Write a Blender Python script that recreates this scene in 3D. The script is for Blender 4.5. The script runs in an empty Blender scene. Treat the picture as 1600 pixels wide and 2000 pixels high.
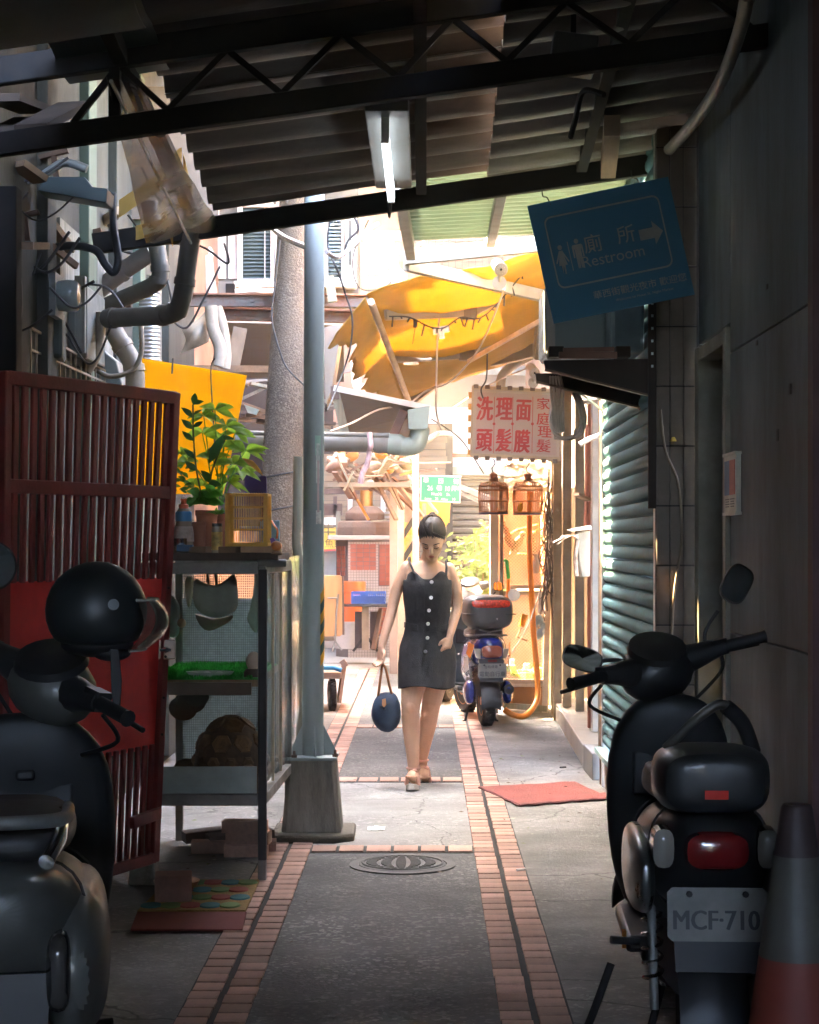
import bpy, bmesh, math, random
from math import pi, sin, cos, radians
from mathutils import Vector, Matrix, noise
R = random.Random(7)
S = bpy.context.scene
COL = S.collection
# ---------------------------------------------------------------- camera, sky, sun, exposure
CAM_H, FOC = 1.48, 3600.0
VX, VY = 831.0, 1063.0            # vanishing point of the alley in the 1600x2000 photograph
cam = bpy.data.cameras.new('camera'); camo = bpy.data.objects.new('camera', cam); COL.objects.link(camo)
camo.location = (0, 0, CAM_H); camo.rotation_euler = (pi/2, 0, 0)
cam.sensor_fit = 'VERTICAL'; cam.sensor_height = 36; cam.sensor_width = 28.8
cam.lens = 36*FOC/2000
cam.shift_x = (800-VX)/2000; cam.shift_y = (VY-1000)/2000
cam.clip_start = .05; cam.clip_end = 900
S.camera = camo
S.render.resolution_x, S.render.resolution_y = 819, 1024
W_ = bpy.data.worlds.new('World'); S.world = W_; W_.use_nodes = True
nt = W_.node_tree; bg = nt.nodes['Background']
sky = nt.nodes.new('ShaderNodeTexSky'); sky.sky_type = 'NISHITA'; sky.sun_disc = False
SUN_DIR = Vector((.50, -.30, -.92)).normalized()       # the way the light travels
sky.sun_elevation = math.asin(-SUN_DIR.z)
sky.sun_rotation = math.atan2(-SUN_DIR.x, -SUN_DIR.y)
sky.air_density = .7; sky.dust_density = 5.0; sky.ozone_density = .4
nt.links.new(sky.outputs[0], bg.inputs[0]); bg.inputs[1].default_value = .15
sl = bpy.data.lights.new('sun', 'SUN'); sl.energy = 2.5; sl.angle = radians(.5); sl.color = (1, .71, .38)
so = bpy.data.objects.new('sun', sl); COL.objects.link(so)
so.rotation_euler = SUN_DIR.to_track_quat('-Z', 'Y').to_euler()
vs = S.view_settings; vs.view_transform = 'Standard'; vs.look = 'None'; vs.gamma = 1; vs.use_curve_mapping = False
vs.exposure = 6.8
cy = S.cycles; cy.use_denoising = True; cy.max_bounces = 9; cy.diffuse_bounces = 5; cy.glossy_bounces = 4
cy.transmission_bounces = 6; cy.transparent_max_bounces = 12; cy.sample_clamp_indirect = 4; cy.caustics_reflective = False; cy.caustics_refractive = False

# ---------------------------------------------------------------- helpers
def V(*a): return Vector(a)
def W(px, py, d):                 # a pixel of the photograph at a distance d down the alley -> world point
    return Vector(((px-VX)/FOC*d, d, CAM_H-(py-VY)/FOC*d))
def G(px, py):                    # the same for a point on the ground
    return W(px, py, FOC*CAM_H/(py-VY))
_mc = {}
def lerp(a, b, t): return a+(b-a)*t
def M(name, c, r=.6, met=0., var=.25, vs=5., dirt=None, ds=2.5, da=.55, bump=0., bs=60., rand=0., st=None, spec=.5,
      transm=0., alpha=1., emit=None, es=1., trans=None, coat=0., speck=None, crack=0.):
    """principled material with noise-varied colour, an optional dirt layer, speckle and bump"""
    if name in _mc: return _mc[name]
    m = bpy.data.materials.new(name); m.use_nodes = True; t = m.node_tree; N = t.nodes; L = t.links
    b = N['Principled BSDF']
    b.inputs['Roughness'].default_value = r; b.inputs['Metallic'].default_value = met
    b.inputs['Specular IOR Level'].default_value = spec; b.inputs['Transmission Weight'].default_value = transm
    b.inputs['Alpha'].default_value = alpha; b.inputs['Coat Weight'].default_value = coat
    tc = N.new('ShaderNodeTexCoord'); src = tc.outputs['Object']
    if st:
        mp = N.new('ShaderNodeMapping'); mp.inputs['Scale'].default_value = st; L.new(src, mp.inputs[0]); src = mp.outputs[0]
    def nz(scale, det=5, rough=.6):
        n = N.new('ShaderNodeTexNoise'); n.inputs['Scale'].default_value = scale; n.inputs['Detail'].default_value = det
        n.inputs['Roughness'].default_value = rough; L.new(src, n.inputs['Vector']); return n.outputs['Fac']
    def mix(f, a, bcol):
        x = N.new('ShaderNodeMix'); x.data_type = 'RGBA'; L.new(f, x.inputs[0])
        for v, i in ((a, 6), (bcol, 7)):
            if isinstance(v, tuple): x.inputs[i].default_value = (*v[:3], 1)
            else: L.new(v, x.inputs[i])
        return x.outputs[2]
    def ramp(f, lo, hi, flo=0., fhi=1.):
        x = N.new('ShaderNodeMapRange'); x.inputs[1].default_value = lo; x.inputs[2].default_value = hi
        x.inputs[3].default_value = flo; x.inputs[4].default_value = fhi; L.new(f, x.inputs[0]); return x.outputs[0]
    f = ramp(nz(vs), .3, .7)
    col = mix(f, tuple(min(1, v*(1-var)) for v in c), tuple(min(1, v*(1+var)) for v in c))
    if speck:
        sc_, sz_, am_ = speck
        w = N.new('ShaderNodeTexVoronoi'); w.inputs['Scale'].default_value = sz_; L.new(src, w.inputs['Vector'])
        sx = N.new('ShaderNodeSeparateColor'); L.new(w.outputs['Color'], sx.inputs[0])
        mu = N.new('ShaderNodeMath'); mu.operation = 'MULTIPLY'
        L.new(ramp(sx.outputs[0], 1-am_, 1-am_+.12, 0, 1), mu.inputs[0]); L.new(ramp(nz(1.9, 6), .36, .62, .15, 1), mu.inputs[1])
        col = mix(mu.outputs[0], col, sc_)
    if crack:
        wn = N.new('ShaderNodeTexNoise'); wn.inputs['Scale'].default_value = 2.5; wn.inputs['Detail'].default_value = 6; L.new(src, wn.inputs['Vector'])
        va = N.new('ShaderNodeMixRGB'); va.blend_type = 'ADD'; va.inputs[0].default_value = .45; L.new(src, va.inputs[1]); L.new(wn.outputs['Color'], va.inputs[2])
        ve = N.new('ShaderNodeTexVoronoi'); ve.feature = 'DISTANCE_TO_EDGE'; ve.inputs['Scale'].default_value = crack; L.new(va.outputs[0], ve.inputs['Vector'])
        col = mix(ramp(ve.outputs['Distance'], .002, .009, .75, 0), col, (.03, .03, .027))
    if rand:
        oi = N.new('ShaderNodeObjectInfo'); h = N.new('ShaderNodeHueSaturation'); L.new(col, h.inputs['Color'])
        L.new(ramp(oi.outputs['Random'], 0, 1, 1-rand, 1+rand), h.inputs['Value']); col = h.outputs[0]
    if dirt:
        fd = ramp(nz(ds, 8, .7), .5-.12, .5+.16, 0, da); col = mix(fd, col, dirt)
        rr = ramp(fd, 0, 1, r, min(1, r+.25)); L.new(rr, b.inputs['Roughness'])
    L.new(col, b.inputs['Base Color'])
    if bump:
        bp = N.new('ShaderNodeBump'); bp.inputs['Strength'].default_value = bump; bp.inputs['Distance'].default_value = .01
        L.new(nz(bs, 4), bp.inputs['Height']); L.new(bp.outputs[0], b.inputs['Normal'])
    if emit:
        b.inputs['Emission Color'].default_value = (*emit, 1); b.inputs['Emission Strength'].default_value = es
    if trans:                     # light shining through thin sheet (awning cloth, plastic, leaves)
        tr = N.new('ShaderNodeBsdfTranslucent'); mx = N.new('ShaderNodeMixShader'); mx.inputs[0].default_value = trans
        L.new(col, tr.inputs[0]); L.new(b.outputs[0], mx.inputs[1]); L.new(tr.outputs[0], mx.inputs[2])
        L.new(mx.outputs[0], N['Material Output'].inputs[0])
    _mc[name] = m; return m

class MB:
    """collects shapes and links them as one mesh object"""
    def __init__(s): s.v = []; s.f = []; s.mi = []
    def add(s, v, f, m=0):
        o = len(s.v); s.v += [Vector(x) for x in v]
        for q in f: s.f.append([i+o for i in q]); s.mi.append(m)
        return s
    def box(s, c, sz, rot=None, m=0, taper=1.):
        c = Vector(c); x, y, z = [k/2 for k in sz]; out = []
        for k in (-1, 1):
            t = taper if k > 0 else 1
            for a, b in ((-1, -1), (1, -1), (1, 1), (-1, 1)):
                p = Vector((a*x*t, b*y*t, k*z))
                if rot is not None: p = rot @ p
                out.append(c+p)
        return s.add(out, [(3, 2, 1, 0), (4, 5, 6, 7), (0, 1, 5, 4), (1, 2, 6, 5), (2, 3, 7, 6), (3, 0, 4, 7)], m)
    def bar(s, p, q, w, h=None, m=0, up=(0, 0, 1)):
        p, q = Vector(p), Vector(q); h = h or w; d = q-p; l = d.length
        if l < 1e-6: return s
        d.normalize(); u = Vector(up)
        if abs(d.dot(u)) > .98: u = Vector((0, 1, 0))
        a = d.cross(u).normalized(); b = a.cross(d).normalized()
        return s.box((p+q)/2, (w, l, h), Matrix((a, d, b)).transposed(), m)
    def tube(s, pts, r, n=8, m=0, cap=True, rr=None, flat=1., up=(0, 0, 1)):
        pts = [Vector(p) for p in pts]; out = []; k = len(pts); prev = None
        for i, p in enumerate(pts):
            d = (pts[min(i+1, k-1)]-pts[max(i-1, 0)])
            if d.length < 1e-9: d = Vector((0, 0, 1))
            d.normalize()
            if prev is None:
                u = Vector(up)
                if abs(d.dot(u)) > .95: u = Vector((0, 1, 0))
                a = d.cross(u).normalized()
            else:
                a = prev-d*prev.dot(d)
                a = a.normalized() if a.length > 1e-6 else prev
            prev = a; b = d.cross(a)
            ra = rr[i] if rr else r
            for j in range(n):
                t = 2*pi*j/n; out.append(p+a*ra*cos(t)+b*ra*flat*sin(t))
        f = [(i*n+j, i*n+(j+1) % n, (i+1)*n+(j+1) % n, (i+1)*n+j) for i in range(k-1) for j in range(n)]
        if cap: f += [tuple(range(n-1, -1, -1)), tuple((k-1)*n+j for j in range(n))]
        return s.add(out, f, m)
    def curve(s, pts, r, n=6, m=0, sub=6):
        return s.tube(spline(pts, sub), r, n, m)
    def lathe(s, prof, c=(0, 0, 0), n=20, m=0, ax=None, sx=1., sy=1.):
        c = Vector(c); k = len(prof); out = []
        for r_, z in prof:
            for j in range(n):
                t = 2*pi*j/n; p = Vector((r_*cos(t)*sx, r_*sin(t)*sy, z))
                out.append(c+(ax @ p if ax is not None else p))
        f = [(i*n+j, i*n+(j+1) % n, (i+1)*n+(j+1) % n, (i+1)*n+j) for i in range(k-1) for j in range(n)]
        f += [tuple(range(n-1, -1, -1)), tuple((k-1)*n+j for j in range(n))]
        return s.add(out, f, m)
    def ell(s, c, r, n=14, m=0, rot=None, k=9):
        if not hasattr(r, '__len__'): r = (r, r, r)
        c = Vector(c); out = []; 
        for i in range(1, k):
            a = pi*i/k
            for j in range(n):
                t = 2*pi*j/n; p = Vector((r[0]*sin(a)*cos(t), r[1]*sin(a)*sin(t), -r[2]*cos(a)))
                out.append(c+(rot @ p if rot is not None else p))
        e = len(out); pz = Vector((0, 0, r[2]))
        if rot is not None: pz = rot @ pz
        out += [c-pz, c+pz]
        f = [(i*n+j, i*n+(j+1) % n, (i+1)*n+(j+1) % n, (i+1)*n+j) for i in range(k-2) for j in range(n)]
        f += [(e, (j+1) % n, j) for j in range(n)]+[(e+1, (k-2)*n+j, (k-2)*n+(j+1) % n) for j in range(n)]
        return s.add(out, f, m)
    def prism(s, poly, off, m=0):
        poly = [Vector(p) for p in poly]; off = Vector(off); n = len(poly)
        nn = Vector((0, 0, 0))
        for i in range(n): nn += poly[i].cross(poly[(i+1) % n])
        if nn.dot(off) > 0: poly = poly[::-1]
        return s.add(poly+[p+off for p in poly], [tuple(range(n)), tuple(range(2*n-1, n-1, -1))] +
                     [(i, n+i, n+(i+1) % n, (i+1) % n) for i in range(n)], m)
    def grid(s, fn, nu, nv, th=0., m=0):
        P = [[Vector(fn(i/nu, j/nv)) for j in range(nv+1)] for i in range(nu+1)]
        st = nv+1; top = []; bot = []
        for i in range(nu+1):
            for j in range(nv+1):
                du = P[min(i+1, nu)][j]-P[max(i-1, 0)][j]; dv = P[i][min(j+1, nv)]-P[i][max(j-1, 0)]
                nrm = du.cross(dv); nrm = nrm.normalized() if nrm.length > 1e-12 else Vector((0, 0, 1))
                top.append(P[i][j]+nrm*th/2); bot.append(P[i][j]-nrm*th/2)
        q = [(i*st+j, (i+1)*st+j, (i+1)*st+j+1, i*st+j+1) for i in range(nu) for j in range(nv)]
        if not th: return s.add(top, q, m)
        n = len(top); f = q+[tuple(k+n for k in t[::-1]) for t in q]
        for i in range(nu):
            f.append((i*st, i*st+n, (i+1)*st+n, (i+1)*st)); a = i*st+nv; b = a+st; f.append((a, b, b+n, a+n))
        for j in range(nv):
            f.append((j, j+1, j+1+n, j+n)); a = nu*st+j; f.append((a, a+n, a+1+n, a+1))
        return s.add(top+bot, f, m)
    def loft(s, rings, m=0, cap=True):
        n = len(rings[0]); out = [Vector(p) for r in rings for p in r]; k = len(rings)
        f = [(i*n+j, i*n+(j+1) % n, (i+1)*n+(j+1) % n, (i+1)*n+j) for i in range(k-1) for j in range(n)]
        if cap: f += [tuple(range(n-1, -1, -1)), tuple((k-1)*n+j for j in range(n))]
        return s.add(out, f, m)
    def text(s, body, size, o, x, y, m=0, bold=0., sx=1., align='CENTER', th=0.):
        vs_, fs_ = glyphs(body, bold, align); x = Vector(x).normalized(); y = Vector(y).normalized(); o = Vector(o); nn = x.cross(y)
        s.add([o+x*(a*size*sx)+y*(b*size)+nn*th for a, b in vs_], fs_, m); return s
    def build(s, name, mats, parent=None, smooth=None, bev=0., seg=2, sub=0, kind=None, local=False, label=None, wn=False):
        me = bpy.data.meshes.new(name); o = bpy.data.objects.new(name, me)
        off = Vector((0, 0, 0))
        if parent is not None and not local:
            p = parent
            while p is not None: off += p.location; p = p.parent
        me.from_pydata([tuple(p-off) for p in s.v], [], s.f)
        if not isinstance(mats, (list, tuple)): mats = [mats]
        for mm in mats: me.materials.append(mm)
        if len(mats) > 1: me.polygons.foreach_set('material_index', s.mi)
        bm = bmesh.new(); bm.from_mesh(me); bmesh.ops.recalc_face_normals(bm, faces=bm.faces); bm.to_mesh(me); bm.free()
        if smooth is not None:
            me.polygons.foreach_set('use_smooth', [True]*len(me.polygons))
            me.set_sharp_from_angle(angle=radians(smooth))
        me.update()
        if bev:
            b = o.modifiers.new('bevel', 'BEVEL'); b.width = bev; b.segments = seg; b.limit_method = 'ANGLE'; b.angle_limit = radians(40)
        if sub:
            u = o.modifiers.new('sub', 'SUBSURF'); u.levels = sub; u.render_levels = sub
        COL.objects.link(o); o.parent = parent
        if kind: o['kind'] = kind
        if label: o['label'] = label
        return o
_gc = {}
def glyphs(body, bold=0., align='CENTER'):
    k = (body, bold, align)
    if k not in _gc:
        c = bpy.data.curves.new('lettering', 'FONT'); c.body = body; c.align_x = align; c.resolution_u = 3; c.offset = bold
        o = bpy.data.objects.new('lettering', c); COL.objects.link(o)
        me = bpy.data.meshes.new_from_object(o.evaluated_get(bpy.context.evaluated_depsgraph_get()))
        _gc[k] = ([(v.co.x, v.co.y) for v in me.vertices], [tuple(p.vertices) for p in me.polygons])
        bpy.data.objects.remove(o); bpy.data.curves.remove(c); bpy.data.meshes.remove(me)
    return _gc[k]
def spline(pts, sub=6):
    P = [Vector(p) for p in pts]
    if len(P) < 3: return P
    out = []
    for i in range(len(P)-1):
        a, b, c, d = P[max(i-1, 0)], P[i], P[i+1], P[min(i+2, len(P)-1)]
        for k in range(sub):
            t = k/sub
            out.append(.5*((2*b)+(c-a)*t+(2*a-5*b+4*c-d)*t*t+(3*b-a-3*c+d)*t**3))
    return out+[P[-1]]
def sup(cx, cz, hw, hh, y, n=20, e=2.6, tilt=0.):     # superellipse ring in a plane across the Y axis
    out = []
    for j in range(n):
        t = 2*pi*j/n; c, s_ = cos(t), sin(t)
        a = math.copysign(abs(c)**(2/e), c)*hw; b = math.copysign(abs(s_)**(2/e), s_)*hh
        out.append(Vector((cx+a, y+tilt*b, cz+b)))
    return out
def tag(o, label, cat, group=None, kind='thing'):
    o['label'] = label; o['category'] = cat; o['kind'] = kind
    if group: o['group'] = group
    return o
def thing(name, label, cat, loc=(0, 0, 0), rz=0., group=None, sc=1.):
    o = bpy.data.objects.new(name, None); COL.objects.link(o); o.location = loc; o.rotation_euler = (0, 0, rz); o.scale = (sc,)*3
    o.empty_display_size = .1
    return tag(o, label, cat, group)
def dup(o, parent=None):
    c = o.copy(); COL.objects.link(c); c.parent = parent
    for ch in list(o.children): dup(ch, c)
    return c
def inst(me_obj, name, parent, loc, rot=(0, 0, 0), scale=(1, 1, 1)):   # another object sharing the first one's mesh
    o = bpy.data.objects.new(name, me_obj if isinstance(me_obj, bpy.types.Mesh) else me_obj.data); COL.objects.link(o)
    o.parent = parent; o.location = loc; o.rotation_euler = rot; o.scale = scale; return o
def meshof(mb, mats, name, smooth=None):
    o = mb.build(name, mats, smooth=smooth); me = o.data; bpy.data.objects.remove(o); return me
def cable(name, label, pts, r, mat, n=6, cat='cable', sub=6, group=None):
    o = MB().curve(pts, r, n, sub=sub).build(name, mat, smooth=50); return tag(o, label, cat, group)
RX = lambda a: Matrix.Rotation(a, 3, 'X')
RY = lambda a: Matrix.Rotation(a, 3, 'Y')
RZ = lambda a: Matrix.Rotation(a, 3, 'Z')
X, Y, Z = V(1, 0, 0), V(0, 1, 0), V(0, 0, 1)
# ================================================================ materials
concrete = M('concrete', (.235, .225, .205), .85, vs=1.6, var=.28, dirt=(.07, .07, .062), ds=.9, da=.75, bump=.5, bs=60, speck=((.37, .35, .32), 62, .2), crack=.8)
aggregate = M('aggregate_paving', (.125, .122, .112), .75, vs=1.4, var=.34, dirt=(.05, .05, .046), ds=.8, da=.75, bump=.9, bs=70, speck=((.30, .29, .26), 66, .26))
brick_m = M('brick_clay', (.52, .30, .22), .8, vs=9, var=.2, rand=.3, dirt=(.16, .12, .10), ds=3.5, da=.8, bump=.3, bs=120)
joint_m = M('dark_joint_mortar', (.035, .034, .03), .95)
wall_grey = M('grey_painted_concrete', (.125, .165, .18), .62, vs=1.2, var=.2, st=(1, 1, .3), dirt=(.07, .068, .058), ds=1.8, da=.75, bump=.15, bs=50)
wall_left_m = M('mouldy_green_plaster', (.058, .058, .045), .85, vs=1.3, var=.3, st=(1, 1, .3), dirt=(.03, .025, .018), ds=1.7, da=.92, bump=.4, bs=40)
pvc_dark = M('dark_pipe', (.095, .085, .068), .45, vs=4, var=.2, dirt=(.06, .05, .04), ds=3, da=.7)  # darker brown copy of the grey pipe colour
green_paint = M('weathered_green_paint', (.095, .135, .095), .7, vs=3, st=(1, 1, .2), dirt=(.07, .07, .055), ds=3, da=.7)
tile_dark = M('brown_wall_tile', (.19, .15, .115), .45, vs=4, rand=.15, dirt=(.07, .055, .04), ds=3, da=.5)
roof_m = M('old_roof_sheet', (.125, .10, .08), .5, vs=2.5, var=.35, st=(.35, 1.6, 1), dirt=(.045, .038, .034), ds=3, da=.7, bump=.25, bs=30)
black_steel = M('blackened_steel', (.018, .018, .018), .8, spec=.15, vs=8, dirt=(.05, .035, .025), ds=6, da=.4)
grey_steel = M('grey_galvanised_steel', (.22, .23, .225), .5, .35, vs=6, dirt=(.12, .10, .08), ds=5, da=.5, bump=.1)
rust = M('rusty_steel', (.20, .195, .18), .7, .2, vs=5, var=.3, dirt=(.21, .075, .035), ds=5, da=.9, bump=.3, bs=50)
alu = M('aluminium', (.55, .55, .53), .35, .7, vs=6, var=.12, dirt=(.2, .18, .15), ds=4, da=.4)
white_paint = M('white_paint', (.72, .70, .66), .55, vs=3, var=.1, dirt=(.35, .3, .24), ds=2.5, da=.4)
cream_paint = M('cream_paint', (.56, .48, .37), .6, vs=3, var=.15, dirt=(.25, .18, .12), ds=3, da=.5)
wood = M('old_wood', (.26, .165, .095), .8, vs=6, var=.35, st=(6, 1, 6), dirt=(.09, .06, .04), ds=3, da=.6, bump=.3)
wood_v = M('old_wood_upright', (.27, .18, .105), .8, vs=6, var=.35, st=(8, 8, .7), dirt=(.10, .07, .045), ds=3, da=.6, bump=.3)
pale_wood = M('pale_weathered_wood', (.22, .18, .12), .8, vs=5, var=.3, st=(8, 8, .6), dirt=(.22, .30, .24), ds=4, da=.5, bump=.3)
pvc = M('grey_pvc_pipe', (.20, .205, .19), .42, vs=4, var=.15, dirt=(.15, .13, .10), ds=3, da=.55)
pvc_green = M('green_grey_pvc', (.31, .40, .36), .4, vs=4, var=.15, dirt=(.2, .19, .15), ds=3, da=.45)
pvc_tan = M('tan_conduit', (.33, .26, .18), .55, vs=5, dirt=(.14, .10, .07), ds=4, da=.5)
black_rubber = M('black_rubber', (.014, .014, .015), .6, vs=9)
black_plastic = M('black_plastic', (.018, .018, .02), .42, vs=6, var=.15, dirt=(.05, .045, .04), ds=5, da=.3)
dark_cable = M('dark_cable', (.03, .028, .026), .6)
pale_cable = M('pale_cable', (.55, .47, .40), .55)
teal_m = M('teal_shutter_paint', (.075, .18, .205), .6, .0, spec=.12, vs=3, var=.18, st=(1, 1, 3), dirt=(.13, .14, .13), ds=4, da=.45)
tan_slat = M('tan_shutter_slat', (.29, .205, .135), .55, vs=3, var=.2, dirt=(.22, .16, .11), ds=3, da=.5, rand=.08)
steel_bright = M('stainless', (.6, .6, .6), .22, 1., vs=5, var=.1)
chrome = M('chrome', (.75, .75, .76), .12, 1., var=.05)
# ================================================================ ground and paving
tag_s = lambda o: (o.__setitem__('kind', 'structure'), o)[1]
ground = tag_s(MB().box((0, 60, -.1), (240, 200, .2)).build('ground', concrete))
path = tag_s(MB().box((-.16, 9.5, .002), (.786, 24.9, .004)).build('path', aggregate))
PX = (.234, .452); QX = (-.772, -.5535)
for nm_, (a, b), y1 in (('brick_strip_bed', PX, 21.9), ('brick_strip_bed', QX, 21.9)):
    MB().box(((a+b)/2, (y1-3)/2, .0015), (b-a+.012, y1+3, .003)).build(nm_, joint_m, path)
bm_ = MB().box((0, 0, .004), (.099, .106, .012)); bm_.v = [Vector((p.x*(.965 if p.z > .005 else 1), p.y*(.965 if p.z > .005 else 1), p.z)) for p in bm_.v]
brick_me = meshof(bm_, brick_m, 'brick')
far_bricks = MB()
rows = [PX[0]+.0495, PX[1]-.0495, QX[0]+.0495, QX[1]-.0495]
y = 5.30; nb = 0
while y < 21.8:
    for k, xr in enumerate(rows):
        yy = y+[0, .05, .03, .085][k]
        if k > 1 and 7.1 < yy < 7.9 and k == 2: pass
        if yy < 12.3:
            inst(brick_me, 'brick', path, (xr+R.uniform(-.002, .002), yy, R.uniform(-.002, .0015)), (R.uniform(-.008, .008), R.uniform(-.008, .008), R.uniform(-.012, .012)))
        else: far_bricks.box((xr, yy, .004+R.uniform(-.0015, .0015)), (.098, .1055, .012))
    y += .115
y = 2.0
while y < 5.29:
    for xr in rows: far_bricks.box((xr, y, .004), (.098, .1055, .012))
    y += .115
for yc, w_ in ((8.9, .17), (11.52, .19), (14.9, .2)):
    MB().box((-.16, yc, .0045), (.782, w_+.02, .004)).build('brick_strip_bed', joint_m, path)
    for i in range(6):
        xx = -.5535+.787*(i+.5)/6
        if yc < 14:
            o = inst(brick_me, 'brick', path, (xx, yc, .003+R.uniform(-.001, .001)), (0, 0, R.uniform(-.02, .02)), (1.19, w_/.106, 1))
        else: far_bricks.box((xx, yc, .008), (.118, w_, .008))
far_bricks.build('brick_course', brick_m, path, kind='stuff')
# pale cement patch between the two cross courses
MB().box((-.16, 10.2, .0035), (.784, 2.4, .005)).build('cement_patch', M('pale_cement', (.27, .265, .245), .85, vs=2, var=.2, dirt=(.13, .125, .11), ds=1.5, da=.6, bump=.5, bs=70, speck=((.42, .4, .37), 66, .22), crack=1.3), path)
# cross lane at the far end with a pale kerb
lane = tag_s(MB().box((0, 24.6, .003), (30, 3.4, .006)).build('lane', M('worn_asphalt', (.20, .195, .185), .85, vs=2, dirt=(.1, .1, .09), ds=1, bump=.4, bs=120)))
tag_s(MB().box((-3, 26.25, .05), (9, .16, .11)).build('kerb', M('kerb_concrete', (.5, .47, .42), .8, dirt=(.2, .18, .15)), bev=.01))
# manhole cover
iron = M('cast_iron', (.10, .10, .092), .7, .0, vs=8, dirt=(.16, .15, .13), ds=6, da=.5)
mh = thing('manhole_cover', 'round dark cast iron manhole cover set in the grey aggregate path', 'manhole cover', (-.105, 8.47, 0))
MB().lathe([(.243, 0), (.245, .010), (.205, .012), (.203, .006), (.0, .006)], (-.105, 8.47, .001), 40).build('frame', iron, mh, smooth=30)
c_ = MB().lathe([(.198, 0), (.2, .011), (.19, .014), (.0, .014)], (-.105, 8.47, .002), 40)
for i in range(-5, 6):
    h = math.sqrt(max(.0, .17**2-(i*.03)**2))
    for k in range(5):
        a = -h+2*h*k/5; c_.box((-.105+a+h/5*.8, 8.47+i*.03, .019), (h/5*1.4, .012, .006))
for rr_ in (.184,):
    c_.tube([(-.105+rr_*cos(t*pi/24), 8.47+rr_*sin(t*pi/24), .018) for t in range(49)], .005, 6)
c_.build('lid', iron, mh)
# ================================================================ right side: grey wall with door, tiled pier, rolling shutter
XW = 1.26; XS = 1.06
gw = thing('concrete_wall', 'grey stained panel wall beside the dark scooter with a deep door recess', 'wall', (XW, 3, 0))
MB().box((XW+.30, .25, 2.3), (.2, 16.5, 4.6)).build('wall_core', wall_grey, gw)
def panel(y0, y1, z0, z1): MB().box((XW+.09, (y0+y1)/2, (z0+z1)/2), (.18, y1-y0-.005, z1-z0-.006)).build('wall_panel', wall_grey, gw, bev=.003, seg=1)
ys = [-8, -5, -2, 1, 3.2, 5.85, 7.62]
for a, b in zip(ys, ys[1:]):
    for z0, z1 in ((0, 1.117), (1.117, 2.27), (2.27, 4.4)): panel(a, b, z0, z1)
panel(7.62, 8.5, 2.395, 4.4)
MB().box((XW-.012, 5.87, 1.7), (.045, .07, 3.4)).build('corner_strip', M('dark_red_paint', (.085, .03, .03), .6), gw)
for i, (px, py, sx) in enumerate(((1545, 760, .012), (1480, 670, .006), (1500, 560, .006), (1520, 850, .014))):
    p = W(px, py, 1.26*3600/(px-831)); MB().box((XW-.003, p.y, p.z), (.004, .03, sx*3)).build('paint_flake', M('flake', (.08, .08, .075), .8), gw)
pd = thing('door', 'recessed pale framed door at the end of the grey wall', 'door', (XW, 8.03, 0))
fr_m = M('dull_cream_frame', (.30, .29, .24), .5, dirt=(.16, .14, .1), ds=3, da=.5)
f_ = MB().box((XW+.03, 7.655, 1.19), (.10, .06, 2.38)).box((XW+.10, 8.44, 1.19), (.24, .10, 2.38)).box((XW+.03, 8.035, 2.345), (.096, .70, .06))
f_.build('frame', fr_m, pd, bev=.004, seg=1)
dl = MB().box((XW+.115, 8.03, 1.16), (.05, .72, 2.3)).build('door_leaf', M('dark_door', (.06, .062, .06), .5, dirt=(.03, .03, .03)), pd)
for z in (2.1, 1.95): MB().box((XW+.086, 8.30, z), (.012, .04, .09)).build('hinge', grey_steel, dl)
MB().ell((XW+.06, 7.78, 1.02), .03).build('handle', chrome, dl, smooth=60)
# poster on the wall by the door
ps = W(1434, 945, 7.52)
po = thing('poster', 'small framed blue and red notice on the grey wall beside the door', 'poster', (XW, 7.5, 1.72))
MB().box((XW-.012, 7.49, 1.725), (.02, .29, .23)).build('board', M('notice_white', (.62, .60, .52), .5), po)
z0 = 1.725
pm_b = M('print_blue', (.10, .19, .36), .5); pm_r = M('print_red', (.5, .14, .09), .5); pm_k = M('print_grey', (.15, .15, .14), .5)
pp = MB().box((XW-.0235, 7.552, z0+.025), (.003, .122, .14), m=0).box((XW-.0235, 7.430, z0+.025), (.003, .122, .14), m=1)
for k in range(2):
    for q in range(4): pp.box((XW-.0235, 7.55-.122*k, z0-.062-.010*q), (.003, .09-.02*(q % 2), .004), m=2)
pp.build('print', [pm_b, pm_r, pm_k], po)
for q in (.121, -.121): MB().box((XW-.013, 7.49, z0+q), (.03, .31, .012)).build('frame_rail', M('rail_white', (.6, .58, .5), .4), po)
# tiled pier, its face towards the camera
pier = thing('pier', 'brown tiled pier between the rolling shutter and the grey wall', 'pillar', (1.16, 8.6, 0))
MB().box((1.19, 8.54, 2.3), (.246, .03, 4.6)).build('pier_core', M('dark_mortar', (.03, .027, .024), .9), pier)
t_me = meshof(MB().box((0, 0, 0), (.058, .016, .268)), tile_dark, 'tile')
for c in range(3):
    for r_ in range(16):
        inst(t_me, 'tile', pier, (-.062+.0625*c, -.083+R.uniform(-.002, .002), .14+.276*r_))
# cable drooping across the pier
cable('cable', 'thin tan cable hanging across the brown tiled pier', [W(1290, 800, 8.46), W(1300, 880, 8.46), W(1325, 945, 8.46), W(1332, 1050, 8.46), W(1318, 1150, 8.46), W(1312, 1240, 8.46)], .006, pvc_tan)
hk = thing('wall_hook', 'small yellow hook on the brown tiled pier', 'hook', W(1315, 858, 8.48))
MB().box(W(1315, 858, 8.49), (.03, .035, .02), taper=.4).build('hook', M('hook_yellow', (.6, .4, .05), .5), hk)
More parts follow.
